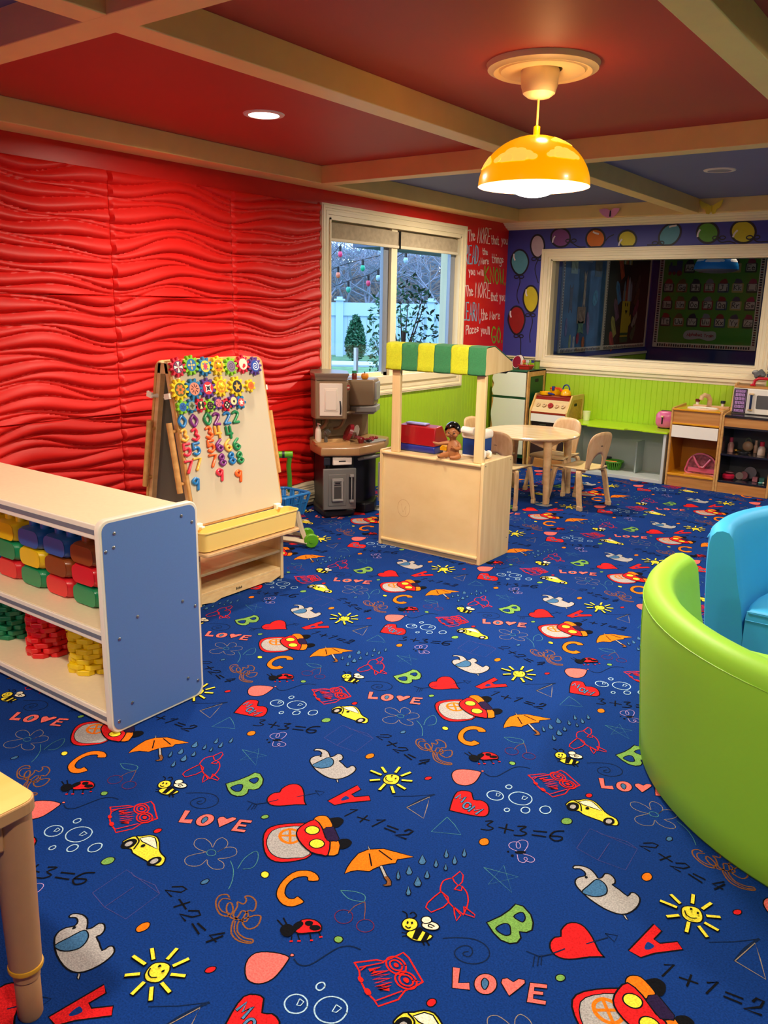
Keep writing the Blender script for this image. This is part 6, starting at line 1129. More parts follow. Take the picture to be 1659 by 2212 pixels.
obj('pot_body', MB().lathe([(.0001, .491), (.018, .491), (.024, .52), (.026, .522), (.019, .496), (.0001, .496)], (-3.40, 4.39, 0), 20), mat('pan_red', '#7a0c1c'), t); obj('pot_handle', MB().tube([(-3.38, 4.405, .515), (-3.35, 4.43, .522)], .006, 8), mat('pan_red', '#7a0c1c'), t)
t = thing('sauce_jar', 'small red toy jar with green lid on top of the kitchen microwave column', 'jar', (-3.60, 4.565, .895))
obj('jar_body', MB().lathe([(.0001, .896), (.017, .896), (.018, .90), (.018, .93), (.015, .938), (.0001, .938)], (-3.60, 4.565, 0), 18), mat('jar_red', '#7d2a22', .3), t); obj('lid', MB().lathe([(.017, .938), (.017, .955), (.0001, .957)], (-3.60, 4.565, 0), 18), mat('lid_green', '#2c8a62', .35), t)
t = thing('toy_pumpkin', 'little orange toy pumpkin on top of the kitchen microwave column', 'toy vegetable', (-3.555, 4.625, .895))
m = MB()
for k in range(9): a = 2 * PI * k / 9; m.sph((-3.555 + .013 * math.cos(a), 4.625 + .013 * math.sin(a), .916), .014, .014, .021, 10, 8)
obj('pumpkin_body', m, mat('pumpkin', '#dd8a1c', .4), t, merge=False); obj('stem', MB().tube([(-3.555, 4.625, .932), (-3.557, 4.625, .948)], [.005, .003], 8), mat('stem_green', '#39402a', .7), t)
# ------------------------------------------------------------------ shopping cart by the easel
t = thing('toy_shopping_cart', 'toy shopping cart with blue basket, green handle and green wheels behind the easel', 'toy cart', (-3.30, 3.62, 0))
C_b = mat('cart_blue', '#1f6fb4', .35); C_g = mat('cart_green', '#57a012', .3, coat=.3); C_t = mat('cart_tan', '#b3a68c', .5)
bx0, bx1, by0, by1, zt, zb = -3.445, -3.225, 3.44, 3.675, .295, .165
bk3 = MB(); rim = rrect(bx0, bx1, by0, by1, .03, 4)
bk3.tube([(p[0], p[1], zt) for p in rim], .009, 8, closed=True)
bk3.tube([(bx0 + (p[0] - bx0) * .9 + .012, by0 + (p[1] - by0) * .85 + .02, .245) for p in rim], .006, 6, closed=True)
lowr = rrect(bx0 + .03, bx1 - .03, by0 + .035, by1 - .035, .025, 4); bk3.prism(lowr, 'z', zb, zb + .008)
bk = obj('basket', bk3, C_b, t)
m = MB()
for k in range(12):
    for (a, b, c, d) in ((bx0, by0, bx1, by0), (bx0, by1, bx1, by1), (bx0, by0, bx0, by1), (bx1, by0, bx1, by1)):
        if k in (0, 3, 4, 7, 8, 11) :
            u = (k + .5) / 12; p = Vector((a + (c - a) * u, b + (d - b) * u, zt)); cx, cy = (bx0 + bx1) / 2, (by0 + by1) / 2; q = Vector((cx + (p.x - cx) * .72, cy + (p.y - cy) * .72, zb)); m.tube([p, q], .009, 6)
obj('basket_ribs', m, C_b, bk, merge=False)
sl2 = MB(); cx, cy = (bx0 + bx1) / 2, (by0 + by1) / 2
for (a, b, c, d) in ((bx0, by0, bx1, by0), (bx1, by0, bx1, by1), (bx0, by1, bx1, by1), (bx0, by0, bx0, by1)):
    f = lambda x, y, s, z: (cx + (x - cx) * s, cy + (y - cy) * s, z); sl2.add([f(a, b, .86, .235), f(c, d, .86, .235), f(c, d, .72, zb), f(a, b, .72, zb)], [(0, 1, 2, 3)])
obj('basket_skirt', sl2, C_b, bk, solid=.005, smooth=False)
obj('handle_post', MB().tube([(-3.42, 3.70, .27), (-3.405, 3.685, .36), (-3.385, 3.655, .44), (-3.365, 3.645, .51)], .015, 12), C_g, t)
hb_ = obj('handle_bar', MB().tube([(-3.43, 3.575, .515), (-3.35, 3.655, .515)], .020, 14), C_g, t); obj('grip_band', MB().tube([(-3.395, 3.61, .515), (-3.385, 3.62, .515)], .0215, 14), K_blk, hb_)
obj('front_leg', MB().tube([(-3.245, 3.575, .19), (-3.20, 3.56, .10), (-3.135, 3.53, .04)], [.020, .019, .016], 4), C_t, t, bevel=.003); obj('rear_leg', MB().tube([(-3.31, 3.62, .19), (-3.30, 3.63, .05)], .016, 4), C_t, t, bevel=.003)
obj('side_rail', MB().tube([(-3.36, 3.37, .045), (-3.27, 3.44, .05), (-3.19, 3.49, .042), (-3.12, 3.525, .03)], [.020, .018, .020, .018], 4), C_t, t, bevel=.003)
obj('side_rail', MB().tube([(-3.45, 3.47, .045), (-3.33, 3.55, .05), (-3.23, 3.61, .04)], .017, 4), C_t, t, bevel=.003)
wd_ = Vector((.80, -.60, 0))
for x, y in ((-3.108, 3.545), (-3.215, 3.63), (-3.46, 3.52)):
    c_ = Vector((x, y, .043)); w = obj('wheel', MB().tube([c_ - wd_ * .013, c_ + wd_ * .013], .043, 24), C_g, t, bevel=.006); obj('hub', MB().tube([c_ - wd_ * .015, c_ + wd_ * .016], .014, 12), C_g, w)
# ------------------------------------------------------------------ round table and bentwood chairs
TC = (-2.78, 5.70)
t = thing('round_table', 'round maple play table standing on four rounded legs among the small chairs', 'table', (*TC, 0))
obj('table_top', MB().lathe([(.0001, .468), (.345, .468), (.354, .471), (.360, .479), (.359, .485), (.352, .490), (.0001, .490)], (*TC, 0), 72), wood('maple_table', '#ead2ac', '#dcb98a', .22, (2.5, 14, 14), .5), t)
for k in range(4):
    a = D(-45 + k * 90 + 5); lx, ly = TC[0] + .335 * math.cos(a), TC[1] + .335 * math.sin(a)
    l_ = obj('leg', MB().tube([(lx, ly, 0), (lx - .005 * math.cos(a), ly - .005 * math.sin(a), .02), (TC[0] + .30 * math.cos(a), TC[1] + .30 * math.sin(a), .467)], [.022, .024, .031], 20), M_mapleE, t)
    M = Matrix.Translation((TC[0] + .27 * math.cos(a), TC[1] + .27 * math.sin(a), 0)) @ Matrix.Rotation(a, 4, 'Z')
    for s_ in (-1, 1): obj('bracket', MB().prism([(0, .467), (s_ * .13, .467), (s_ * .12, .452), (s_ * .03, .41), (0, .40)], 'x', -.012, .012, 0, M), M_mapleE, l_, bevel=.004)
def chair(loc, face, label):
    # local frame: +Y is where the sitter faces
    t = thing('child_chair', label, 'chair', (*loc, 0), face - PI / 2, 'bentwood chairs round the play table')
    L = dict(local=True)
    n = 14; vs = []
    for i in range(n + 1):
        x = -.135 + .27 * i / n
        for j in range(n + 1):
            y = -.135 + .285 * j / n; z = .283 + .010 * (abs(x) / .135) ** 2 - .012 * max(0, (y - .07) / .08) ** 2 - .004 * math.cos(y * 12)
            cr_ = max(0, abs(x) - .10) / .035; vs.append((x * (1 - .10 * max(0, (y + .02)) / .15 * -1 if y > 0 else 1), y, z - .0 * cr_))
    m = MB().add(vs, [(i * (n + 1) + j, (i + 1) * (n + 1) + j, (i + 1) * (n + 1) + j + 1, i * (n + 1) + j + 1) for i in range(n) for j in range(n)])
    obj('seat', m, M_maple, t, solid=.011, **L)
    # back rest: rounded top, half round cut at the bottom, bowed and raked
    o = [(-.105, .0), (-.112, .08), (-.122, .16), (-.118, .215), (-.095, .25), (-.055, .266), (0, .27)]; o = o + [(-x, z) for x, z in o[-2::-1]]
    inn = [(.068, 0)] + [(.068 * math.cos(a), .018 + .095 * math.sin(a)) for a in [PI * k / 14 for k in range(15)]] + [(-.068, 0)]
    P = smoothpts(o, 3, False)
    bm_ = bmesh.new(); 
    def bend(x, z): return Vector((x, -.138 - .055 * z / .27 + .018 * (abs(x) / .12) ** 2 - (.0 if z > .05 else 0), .288 + z))
    me = bpy.data.meshes.new('backrest')
    # strips between outer outline and inner arch
    K = 40
    def samp(Q, u):
        ln = [0]
        for a, b in zip(Q, Q[1:]): ln.append(ln[-1] + math.hypot(b[0] - a[0], b[1] - a[1]))
        d = u * ln[-1]
        for i in range(len(Q) - 1):
            if ln[i + 1] >= d: f = (d - ln[i]) / max(1e-9, ln[i + 1] - ln[i]); return (Q[i][0] + (Q[i + 1][0] - Q[i][0]) * f, Q[i][1] + (Q[i + 1][1] - Q[i][1]) * f)
        return Q[-1]
    ii = inn[::-1]; vs = []; W_ = 7
    for k in range(K + 1):
        a, b = samp(P, k / K), samp(ii, k / K)
        for w in range(W_ + 1): vs.append(bend(a[0] + (b[0] - a[0]) * w / W_, a[1] + (b[1] - a[1]) * w / W_))
    m = MB().add(vs, [(k * (W_ + 1) + w, (k + 1) * (W_ + 1) + w, (k + 1) * (W_ + 1) + w + 1, k * (W_ + 1) + w + 1) for k in range(K) for w in range(W_)])
    b_ = obj('backrest', m, wood('maple_back', '#dcb98c', '#c89c6c', .36, (22, 22, 3)), t, solid=.011, ang=60, **L)
    lg = MB()
    for a, h in ((0, .010), (.006, .007), (.012, .011), (.018, .006)):
        v = [bend(-.010 + a, .165), bend(-.007 + a, .165), bend(-.007 + a, .165 + h), bend(-.010 + a, .165 + h)]; lg.add([p + Vector((0, -.0068, 0)) for p in v], [(0, 1, 2, 3)])
    obj('burned_mark', lg, M_dark, b_, smooth=False, **L)
    for sx in (-1, 1):
        for fy in (0, 1):
            y0 = -.095 if fy == 0 else .11; yf = -.150 if fy == 0 else .155; w = .046
            path = [(sx * .085, y0, .272), (sx * .125, y0, .272), (sx * .140, y0 + (yf - y0) * .15, .258), (sx * .150, y0 + (yf - y0) * .4, .19), (sx * .160, y0 + (yf - y0) * .75, .08), (sx * .165, yf, .03)]
            path = smoothpts(path, 4, False); m = MB(); vs = []
            for i, p in enumerate(path):
                a = path[max(0, i - 1)]; b = path[min(len(path) - 1, i + 1)]; tx, tz = b[0] - a[0], b[2] - a[2]; q = math.hypot(tx, tz); nx, nz = -tz / q, tx / q; ww = w * (1 - .25 * i / len(path)) / 2; th = .0085
                for s1, s2 in ((-1, -1), (1, -1), (1, 1), (-1, 1)): vs.append((p[0] + nx * th * s1, p[1] + ww * s2, p[2] + nz * th * s1))
            nn = len(path); fs = [(i * 4 + k, i * 4 + (k + 1) % 4, (i + 1) * 4 + (k + 1) % 4, (i + 1) * 4 + k) for i in range(nn - 1) for k in range(4)] + [(3, 2, 1, 0), (4 * nn - 4, 4 * nn - 3, 4 * nn - 2, 4 * nn - 1)]
            lg_ = obj('leg', m.add(vs, fs), M_mapleE, t, bevel=.002, **L)
            obj('foot', MB().box(sx * .165 - .012, sx * .165 + .012, yf - .021, yf + .021, 0, .034), wood('foot_wood', '#e0c296', '#cfa878', .4), lg_, bevel=.004, **L)
    return t
chair((-2.352, 5.655), PI - .27, 'small bentwood chair right of the round table, rear toward the sink unit')
chair((-2.775, 5.30), PI / 2 + .03, 'small bentwood chair right behind the market stand, half hidden by it')
chair((-3.125, 5.68), 0, 'small bentwood chair left of the round table, its back seen through the market stand')
chair((-2.70, 5.985), -PI / 2 - .06, 'small bentwood chair at the far side of the round table, before the oven')
# ------------------------------------------------------------------ play fridge, tall rack
def ubox(name, label, cat, loc): return thing(name, label, cat, loc)
M_gtrim = mat('fridge_green', '#14502c', .4); M_frw = mat('fridge_white', '#d9dcc8', .4)
t = thing('toy_refrigerator', 'white play refrigerator with two scalloped doors, dark green edges and oak sides', 'play refrigerator', (-3.56, 6.98, 0))
FX0, FX1, FY0, FY1 = -3.735, -3.372, 6.79, 7.14
for x in (FX0, FX1 - .014):
    sp = obj('side_frame', MB().box(x, x + .014, FY0, FY0 + .04, 0, .852).box(x, x + .014, FY1 - .04, FY1, 0, .852).box(x, x + .014, FY0 + .04, FY1 - .04, .80, .852).box(x, x + .014, FY0 + .04, FY1 - .04, 0, .06), M_oakE, t, smooth=False)
    obj('side_panel', MB().box(x + .004, x + .010, FY0 + .04, FY1 - .04, .06, .80), M_gtrim, sp, smooth=False)
    obj('grip_hole', MB().prism(rrect(6.93, 7.0, .745, .775, .01, 3), 'x', x + .0098 if x > -3.6 else x, x + .0108 if x > -3.6 else x + .001), M_dark, sp, smooth=False)
obj('top_board', MB().box(FX0, FX1, FY0, FY1, .838, .856), M_gtrim, t, bevel=.004, smooth=False)
obj('middle_board', MB().box(FX0, FX1 - .014, FY0 - .004, FY1, .597, .615), M_gtrim, t, bevel=.004, smooth=False)
obj('bottom_board', MB().box(FX0, FX1 - .014, FY0, FY1, .06, .09), M_gtrim, t, smooth=False)
def door(z0, z1):
    x0, x1 = FX0 + .004, FX1 - .018; sc = [(x0 + .010 + .010 * math.cos(2 * PI * k / 6 * 1.0 + .5), z0 + (z1 - z0) * k / 12) for k in range(13)]
    return MB().prism([(x1, z0), (x1, z1)] + sc[::-1], 'y', FY0 - .016, FY0 - .002)
obj('freezer_door', door(.617, .833), M_frw, t, bevel=.002, smooth=False); obj('refrigerator_door', door(.095, .595), M_frw, t, bevel=.002, smooth=False)
obj('back_board', MB().box(FX0, FX1, FY1 - .008, FY1, .06, .84), M_frw, t, smooth=False)
# on the fridge
for k, (r, c, lb, dx) in enumerate(((.058, '#e9e4dc', 'white toy plate with dark rim leaning on the fridge top, front of the pair', 0), (.062, '#1e2440', 'navy rimmed toy plate leaning behind the white one on the fridge top', .012))):
    t = thing('toy_plate', lb, 'plate', (-3.565 + dx, 6.93 + dx * 2, .857), 0, 'plates on the fridge')
    o = obj('plate_disc', MB().lathe([(.0001, 0), (r * .72, 0), (r, .006), (r, .009), (r * .7, .004), (.0001, .004)], (0, 0, 0), 28), dm_(c), t, local=True); q = obj('rim_band', MB().lathe([(r * .8, .0062), (r * .92, .0088)], (0, 0, 0), 28), dm_('#8a1a34' if k == 0 else '#e9e4dc'), o, local=True)
    o.matrix_local = Matrix.Translation((0, 0, r + .001)) @ Matrix.Rotation(D(-20), 4, 'Z') @ Matrix.Rotation(D(78), 4, 'X')
t = thing('red_basket', 'small red plastic basket of toy cutlery on the fridge top', 'basket', (-3.46, 6.90, .857))
bm2 = MB(); o_ = rrect(-3.525, -3.40, 6.855, 6.95, .012, 3); i_ = rrect(-3.512, -3.413, 6.868, 6.937, .01, 3); n = len(o_)
vs = [(p[0], p[1], .857) for p in i_] + [(p[0], p[1], .893) for p in o_] + [(p[0] * .985 - .052, p[1] * .985 + .1035, .893) for p in o_] + [(p[0], p[1], .860) for p in i_]
bm2.add(vs, [(a * n + k, a * n + (k + 1) % n, (a + 1) * n + (k + 1) % n, (a + 1) * n + k) for a in range(3) for k in range(n)] + [tuple(range(n))])
obj('tray', bm2, mat('basket_red', '#c22a20', .35), t, smooth=False); obj('rim', MB().tube([(p[0], p[1], .893) for p in o_], .004, 6, closed=True), mat('basket_red', '#c22a20'), t)
for k, (x, c, nm_, lb) in enumerate(((-3.50, '#e06a3a', 'toy_spatula', 'orange red toy spatula standing in the red basket'), (-3.485, '#c23a2a', 'toy_spoon', 'red toy spoon standing in the red basket'), (-3.465, '#b9b9b4', 'toy_fork', 'pale grey toy fork standing in the red basket, left one'), (-3.45, '#b9b9b4', 'toy_fork', 'pale grey toy fork standing in the red basket, right one'), (-3.43, '#7fae2a', 'toy_spoon', 'lime green toy spoon standing in the red basket'))):
    m = MB().tube([(x, 6.90, .862), (x + .006, 6.905, .915)], .0035, 6); m.sph((x + .007, 6.906, .926), .010, .005, .015, 10, 8); solo(nm_, m, mat('cut_' + c[1:], c, .4), lb, 'toy cutlery', (x, 6.90, .862))
t = thing('green_canister', 'green toy canister at the right back of the fridge top', 'jar', (-3.41, 7.02, .857)); obj('can_body', MB().lathe([(.0001, .857), (.026, .857), (.026, .925), (.0001, .925)], (-3.41, 7.02, 0), 18), mat('can_green', '#7da32c', .5), t); obj('can_lid', MB().lathe([(.028, .925), (.028, .934), (.0001, .935)], (-3.41, 7.02, 0), 18), mat('can_lid', '#3a3a20', .5), t)
# ------------------------------------------------------------------ play oven
t = thing('toy_oven', 'wooden play oven with red top and row of knobs between fridge and green counter', 'play stove', (-3.16, 6.97, 0))
OX0, OX1, OY0, OY1 = -3.345, -2.982, 6.79, 7.14
for x in (OX0, OX1 - .014):
    sd = MB(); pr_ = [(OY0, 0), (OY0 + .035, 0), (OY0 + .035, .50), (OY0 + .115, .612), (OY1 - .03, .612), (OY1 - .03, 0), (OY1, 0), (OY1, .652), (OY0 + .098, .652), (OY0, .512)]
    so = obj('side_frame', sd.prism(pr_, 'x', x, x + .014), mat('oven_frame', '#dcb56a', .4, .08, 20), t, smooth=False)
    obj('side_panel', MB().prism([(OY0 + .035, .02), (OY1 - .03, .02), (OY1 - .03, .612), (OY0 + .115, .612), (OY0 + .035, .50)], 'x', x + .004, x + .010), M_oak, so, smooth=False)
    obj('grip_hole', MB().prism(rrect(6.94, 7.0, .555, .58, .008, 3), 'x', x + .0098, x + .0108), M_dark, so, smooth=False)
R_o = mat('oven_red', '#8c1a12', .3, coat=.3)
obj('cooktop', MB().box(OX0 + .014, OX1 - .014, OY0 + .095, OY1, .618, .634), R_o, t, bevel=.003, smooth=False)
fpn = MB().prism([(OY0 + .008, .500), (OY0 + .098, .618), (OY0 + .108, .612), (OY0 + .018, .494)], 'x', OX0 + .014, OX1 - .014)
fo = obj('control_panel', fpn, M_maple, t, smooth=False); obj('red_edge', MB().box(OX0 + .014, OX1 - .014, OY0 - .002, OY0 + .02, .484, .500).prism([(OY0 + .084, .604), (OY0 + .098, .622), (OY0 + .11, .622), (OY0 + .11, .604)], 'x', OX0 + .014, OX1 - .014), R_o, t, smooth=False)
nk = Vector((0, -.118, .09)).normalized()
for k in range(5):
    p = Vector((OX0 + .062 + k * .060, OY0 + .048, .554)); r = .020 if k != 2 else .026
    kn = obj('knob', MB().tube([p, p + nk * .014], [r, r * .92], 22), M_mapleE if k != 2 else mat('knob_red', '#a01c16', .35), t)
    obj('knob_mark', MB().tube([p + nk * .0145 + Vector((-.008 + .004 * (k % 2), -.004, -.004)), p + nk * .0145 + Vector((.008, .004, .004))], .0018, 6), M_dark, kn)
obj('oven_door_band', MB().box(OX0 + .016, OX1 - .016, OY0, OY0 + .014, .412, .482), M_white, t, bevel=.002, smooth=False); obj('oven_interior', MB().box(OX0 + .014, OX1 - .014, OY0 + .03, OY1 - .01, .08, .41), mat('oven_dark', '#2a1210', .6), t, smooth=False)
obj('oven_rack', MB().tube([(OX0 + .1, OY0 + .02, .385), (OX0 + .16, OY0 + .02, .385)], .004, 6), M_chrome, t); obj('oven_base', MB().box(OX0 + .014, OX1 - .014, OY0 + .005, OY1, 0, .08), M_oak, t, smooth=False)
Y_ = mat('pot_yellow', '#f0b000', .25, coat=.4); N_ = mat('pot_navy', '#1c2c7a', .3, coat=.3); O_2 = mat('pot_orange', '#e0481c', .3, coat=.3)
t = thing('toy_kettle', 'yellow toy kettle with blue arched handle on the oven top', 'kettle', (-3.085, 6.97, .635))
obj('kettle_body', MB().lathe([(.0001, .636), (.046, .636), (.049, .645), (.045, .668), (.032, .690), (.016, .700), (.0001, .701)], (-3.085, 6.97, 0), 26), Y_, t); obj('base_ring', MB().lathe([(.047, .6352), (.050, .637), (.0495, .646), (.047, .646)], (-3.085, 6.97, 0), 26), R_o, t)
obj('kettle_handle', MB().tube([(-3.085 + .032 * math.cos(a), 6.97, .695 + .043 * math.sin(a)) for a in [PI * k / 12 - .05 for k in range(13)]], .006, 8), N_, t); obj('spout', MB().tube([(-3.12, 6.96, .68), (-3.142, 6.955, .70)], [.014, .012], 10), O_2, t)
t = thing('toy_pot', 'yellow toy saucepan with orange rim and navy clip at the back of the oven top', 'toy pan', (-3.225, 7.05, .635))
obj('pot_body', MB().lathe([(.0001, .636), (.045, .636), (.048, .642), (.048, .690), (.0001, .690)], (-3.225, 7.05, 0), 26), Y_, t); obj('pot_lid', MB().lathe([(.051, .688), (.052, .697), (.040, .703), (.0001, .704)], (-3.225, 7.05, 0), 26), O_2, t); obj('clip', MB().box(-3.238, -3.212, 6.992, 7.02, .675, .715), N_, t, bevel=.006)
t = thing('toy_frying_pan', 'yellow toy frying pan with navy handle at the front left of the oven top', 'toy pan', (-3.27, 6.945, .635))
obj('pan_body', MB().lathe([(.0001, .636), (.045, .636), (.052, .642), (.054, .666), (.050, .666), (.047, .645), (.0001, .644)], (-3.27, 6.945, 0), 26), Y_, t); obj('pan_handle', MB().tube([(-3.225, 6.905, .658), (-3.165, 6.90, .650)], [.010, .008], 10), N_, t)
# ------------------------------------------------------------------ green topped counter console
t = thing('console_counter', 'white console shelf with glossy lime green counter top below the interior window', 'counter', (-2.55, 6.97, 0))
M_cw = mat('console_white', '#c9cdcb', .4); M_lime = mat('lime_top', '#b2dc22', .3, .02, 3, coat=.15, spec=.3)
tp = [(-2.976, 7.15), (-2.976, 6.80), (-2.80, 6.80), (-2.785, 6.775), (-2.775, 6.755), (-2.45, 6.755), (-2.44, 6.775), (-2.43, 6.79), (-2.31, 6.79), (-2.295, 6.77), (-2.092, 6.77), (-2.092, 7.15)]
obj('counter_top', MB().prism(tp, 'z', .418, .432), M_lime, t, bevel=.002, smooth=False)
for x in (-2.975, -2.125): obj('side_panel', MB().box(x, x + .022, 6.79, 7.14, 0, .418), M_cw, t, bevel=.002, smooth=False)
obj('bottom_board', MB().box(-2.953, -2.125, 6.79, 7.14, 0, .03), M_cw, t, bevel=.002, smooth=False); obj('back_board', MB().box(-2.953, -2.125, 7.125, 7.135, .03, .418), mat('console_back', '#a9b2ad', .5), t, smooth=False)
obj('divider', MB().box(-2.40, -2.388, 6.95, 7.125, .03, .30), mat('console_back', '#a9b2ad'), t, smooth=False)
solo('paper_cup', MB().lathe([(.0001, .433), (.026, .433), (.036, .515), (.034, .515), (.025, .438), (.0001, .438)], (-2.90, 7.03, 0), 24), mat('cup_white', '#dfe6b8', .5), 'small pale cup standing on the left of the lime green counter', 'cup', (-2.90, 7.03, .433))
t = thing('toy_toaster', 'pink rounded toy toaster on the right end of the lime green counter', 'toaster', (-2.19, 7.02, .432))
P_k = mat('toaster_pink', '#d8629a', .25, coat=.4)
q = rrect(-.078, .078, .008, .150, .05, 7); m = MB(); n = len(q)
rings = [[(p[0] * s, y, .079 + (p[1] - .079) * s) for p in q] for s, y in ((.84, -.052), (.96, -.042), (1, -.025), (1, .03), (.96, .047), (.84, .055))]
vs = [p for r in rings for p in r]; fs = [(b * n + k, b * n + (k + 1) % n, (b + 1) * n + (k + 1) % n, (b + 1) * n + k) for b in range(5) for k in range(n)]; fs = [tuple(reversed(f)) for f in fs]
fs += [tuple(range(n)), tuple(5 * n + k for k in reversed(range(n)))]
obj('toaster_body', m.add(vs, [tuple(reversed(f)) for f in fs]), P_k, t, local=True, ang=50)
obj('lever_slot', MB().box(-.022, -.010, -.056, -.050, .04, .105), M_black, t, local=True, bevel=.003); obj('lever', MB().box(-.028, -.004, -.066, -.050, .098, .112), mat('lever_cream', '#efd2a0', .4), t, local=True, bevel=.004)
obj('dial', MB().tube([(.074, 0, .055), (.084, 0, .055)], .018, 16), mat('dial_yellow', '#e6c84a', .4), t, local=True); obj('bread_slot', MB().box(-.045, .045, -.014, -.004, .149, .1515).box(-.045, .045, .010, .020, .149, .1515), M_black, t, local=True)
for sx in (-.05, .05): obj('foot', MB().tube([(sx, -.02, 0), (sx, -.02, .012)], .010, 10), P_k, t, local=True)
obj('base', MB().box(-.055, .055, -.03, .035, .004, .010), M_black, t, local=True)
t = thing('green_colander', 'green slotted toy colander on the bottom of the white console', 'basket', (-2.60, 7.0, .03))
cm_ = MB(); cm_.lathe([(.045, .031), (.048, .036), (.0001, .036)], (-2.60, 7.0, 0), 26)
for k in range(22):
    a = 2 * PI * k / 22; cm_.tube([(-2.60 + .047 * math.cos(a), 7.0 + .047 * math.sin(a), .034), (-2.60 + .070 * math.cos(a), 7.0 + .070 * math.sin(a), .098)], .0055, 6)
G2 = mat('colander_green', '#4f9a1c', .35); obj('basket_body', cm_, G2, t, merge=False); obj('rim', MB().lathe([(.068, .096), (.084, .098), (.086, .106), (.084, .110), (.068, .108), (.068, .096)], (-2.60, 7.0, 0), 28), G2, t)
solo('orange_ring_toy', MB().tube([(-2.64 , 6.90, .118), (-2.60, 6.885, .120), (-2.54, 6.90, .119)], .004, 8), mat('orange_toy', '#e88a28', .4), 'orange stick lying over the rim of the green colander', 'toy', (-2.6, 6.9, .118))
solo('dark_tray', MB().prism(rrect(-2.74, -2.66, 7.04, 7.11, .02, 3), 'z', .031, .12), mat('tray_dark', '#1c1e2c', .5), 'dark toy tray behind the green colander', 'toy', (-2.70, 7.07, .031))
# ------------------------------------------------------------------ sink unit
M_or = mat('sink_orange', '#e09a1c', .25, .03, 8, coat=.5); M_or2 = mat('sink_orange_inside', '#c07c10', .4)
t = thing('toy_sink_unit', 'oak play sink unit with orange top, white basin and wooden tap', 'play sink', (-1.88, 6.97, 0))
SX0, SX1, SY0, SY1 = -2.082, -1.684, 6.79, 7.13
pr_ = [(SY0, 0), (SY1, 0), (SY1, .650), (SY0 + .02, .640), (SY0, .628)]
for x in (SX0, SX1 - .016): obj('side_panel', MB().prism(pr_, 'x', x, x + .016), M_oakE, t, bevel=.003, smooth=False)
obj('top_board', MB().box(SX0 + .016, SX1 - .016, SY0 - .004, SY1, .620, .634), M_or, t, bevel=.003, smooth=False); obj('front_panel', MB().box(SX0 + .016, SX1 - .016, SY0 + .008, SY0 + .02, .522, .620), M_oak, t, smooth=False)
obj('orange_lip', MB().box(SX0 + .016, SX1 - .016, SY0 - .002, SY0 + .02, .508, .522), M_or, t, bevel=.003, smooth=False); dr = obj('drawer_front', MB().box(SX0 + .018, SX1 - .018, SY0 - .006, SY0 + .01, .404, .500), M_white, t, bevel=.002, smooth=False)
obj('inner_shelf', MB().box(SX0 + .016, SX1 - .016, SY0 - .002, SY1, .088, .106), M_or, t, bevel=.003, smooth=False); obj('kick_board', MB().box(SX0 + .016, SX1 - .016, SY0 + .008, SY0 + .02, 0, .088), M_oak, t, smooth=False)
obj('back_board', MB().box(SX0 + .016, SX1 - .016, SY1 - .01, SY1, .106, .62), M_or2, t, smooth=False); obj('inner_lining', MB().box(SX0 + .016, SX0 + .02, SY0 + .02, SY1 - .01, .106, .62), M_or2, t, smooth=False); obj('inner_lining', MB().box(SX1 - .02, SX1 - .016, SY0 + .02, SY1 - .01, .106, .62), M_or2, t, smooth=False)
obj('basin', MB().lathe([(.118, .632), (.122, .640), (.112, .643), (.10, .636), (.07, .634), (.0001, .633)], (-1.875, 6.925, 0), 36, sy=.72), M_white, t)
bb2 = obj('tap_bar', MB().box(-1.985, -1.70, 7.03, 7.065, .634, .654), M_mapleE, t, bevel=.003, smooth=False)
obj('tap', MB().tube([(-1.860, 7.045, .65), (-1.858, 7.04, .70), (-1.868, 7.02, .728), (-1.89, 6.99, .738), (-1.905, 6.97, .725), (-1.907, 6.965, .70)], [.020, .019, .019, .018, .017, .017], 14), M_mapleE, t)
for x, c in ((-1.955, '#6d1016'), (-1.755, '#10202c')):
    k = obj('tap_knob_stem', MB().tube([(x, 7.045, .654), (x, 7.045, .676)], .012, 14), M_white, t); obj('tap_knob_cap', MB().tube([(x, 7.045, .676), (x, 7.045, .698)], .019, 18), dm_(c), k, bevel=.002)
t = thing('pink_bag', 'clear pink handled toy bag leaning inside the sink unit', 'bag', (-1.83, 6.93, .106))
bg_ = [(-1.94, .107), (-1.72, .107), (-1.715, .18), (-1.74, .235), (-1.80, .268), (-1.87, .268), (-1.925, .225), (-1.945, .17)]
bgs = smoothpts(bg_, 4); Pb = mat('bag_pink', '#c85a78', .3, coat=.4); Pb2 = mat('bag_clear', '#8a4a50', .15, .6, 40, coat=.6)
obj('bag_front', MB().prism(bgs, 'y', 6.90, 6.95), Pb2, t, bevel=.004); obj('bag_piping', MB().tube([(a, 6.898, b) for a, b in bgs], .007, 8, closed=True), Pb, t); obj('bag_strap', MB().tube([(-1.90, 6.893, .255), (-1.87, 6.885, .20), (-1.84, 6.885, .165), (-1.81, 6.885, .165), (-1.76, 6.89, .235)], .009, 8), Pb, t); obj('bag_band', MB().box(-1.935, -1.722, 6.896, 6.899, .120, .155), Pb, t)
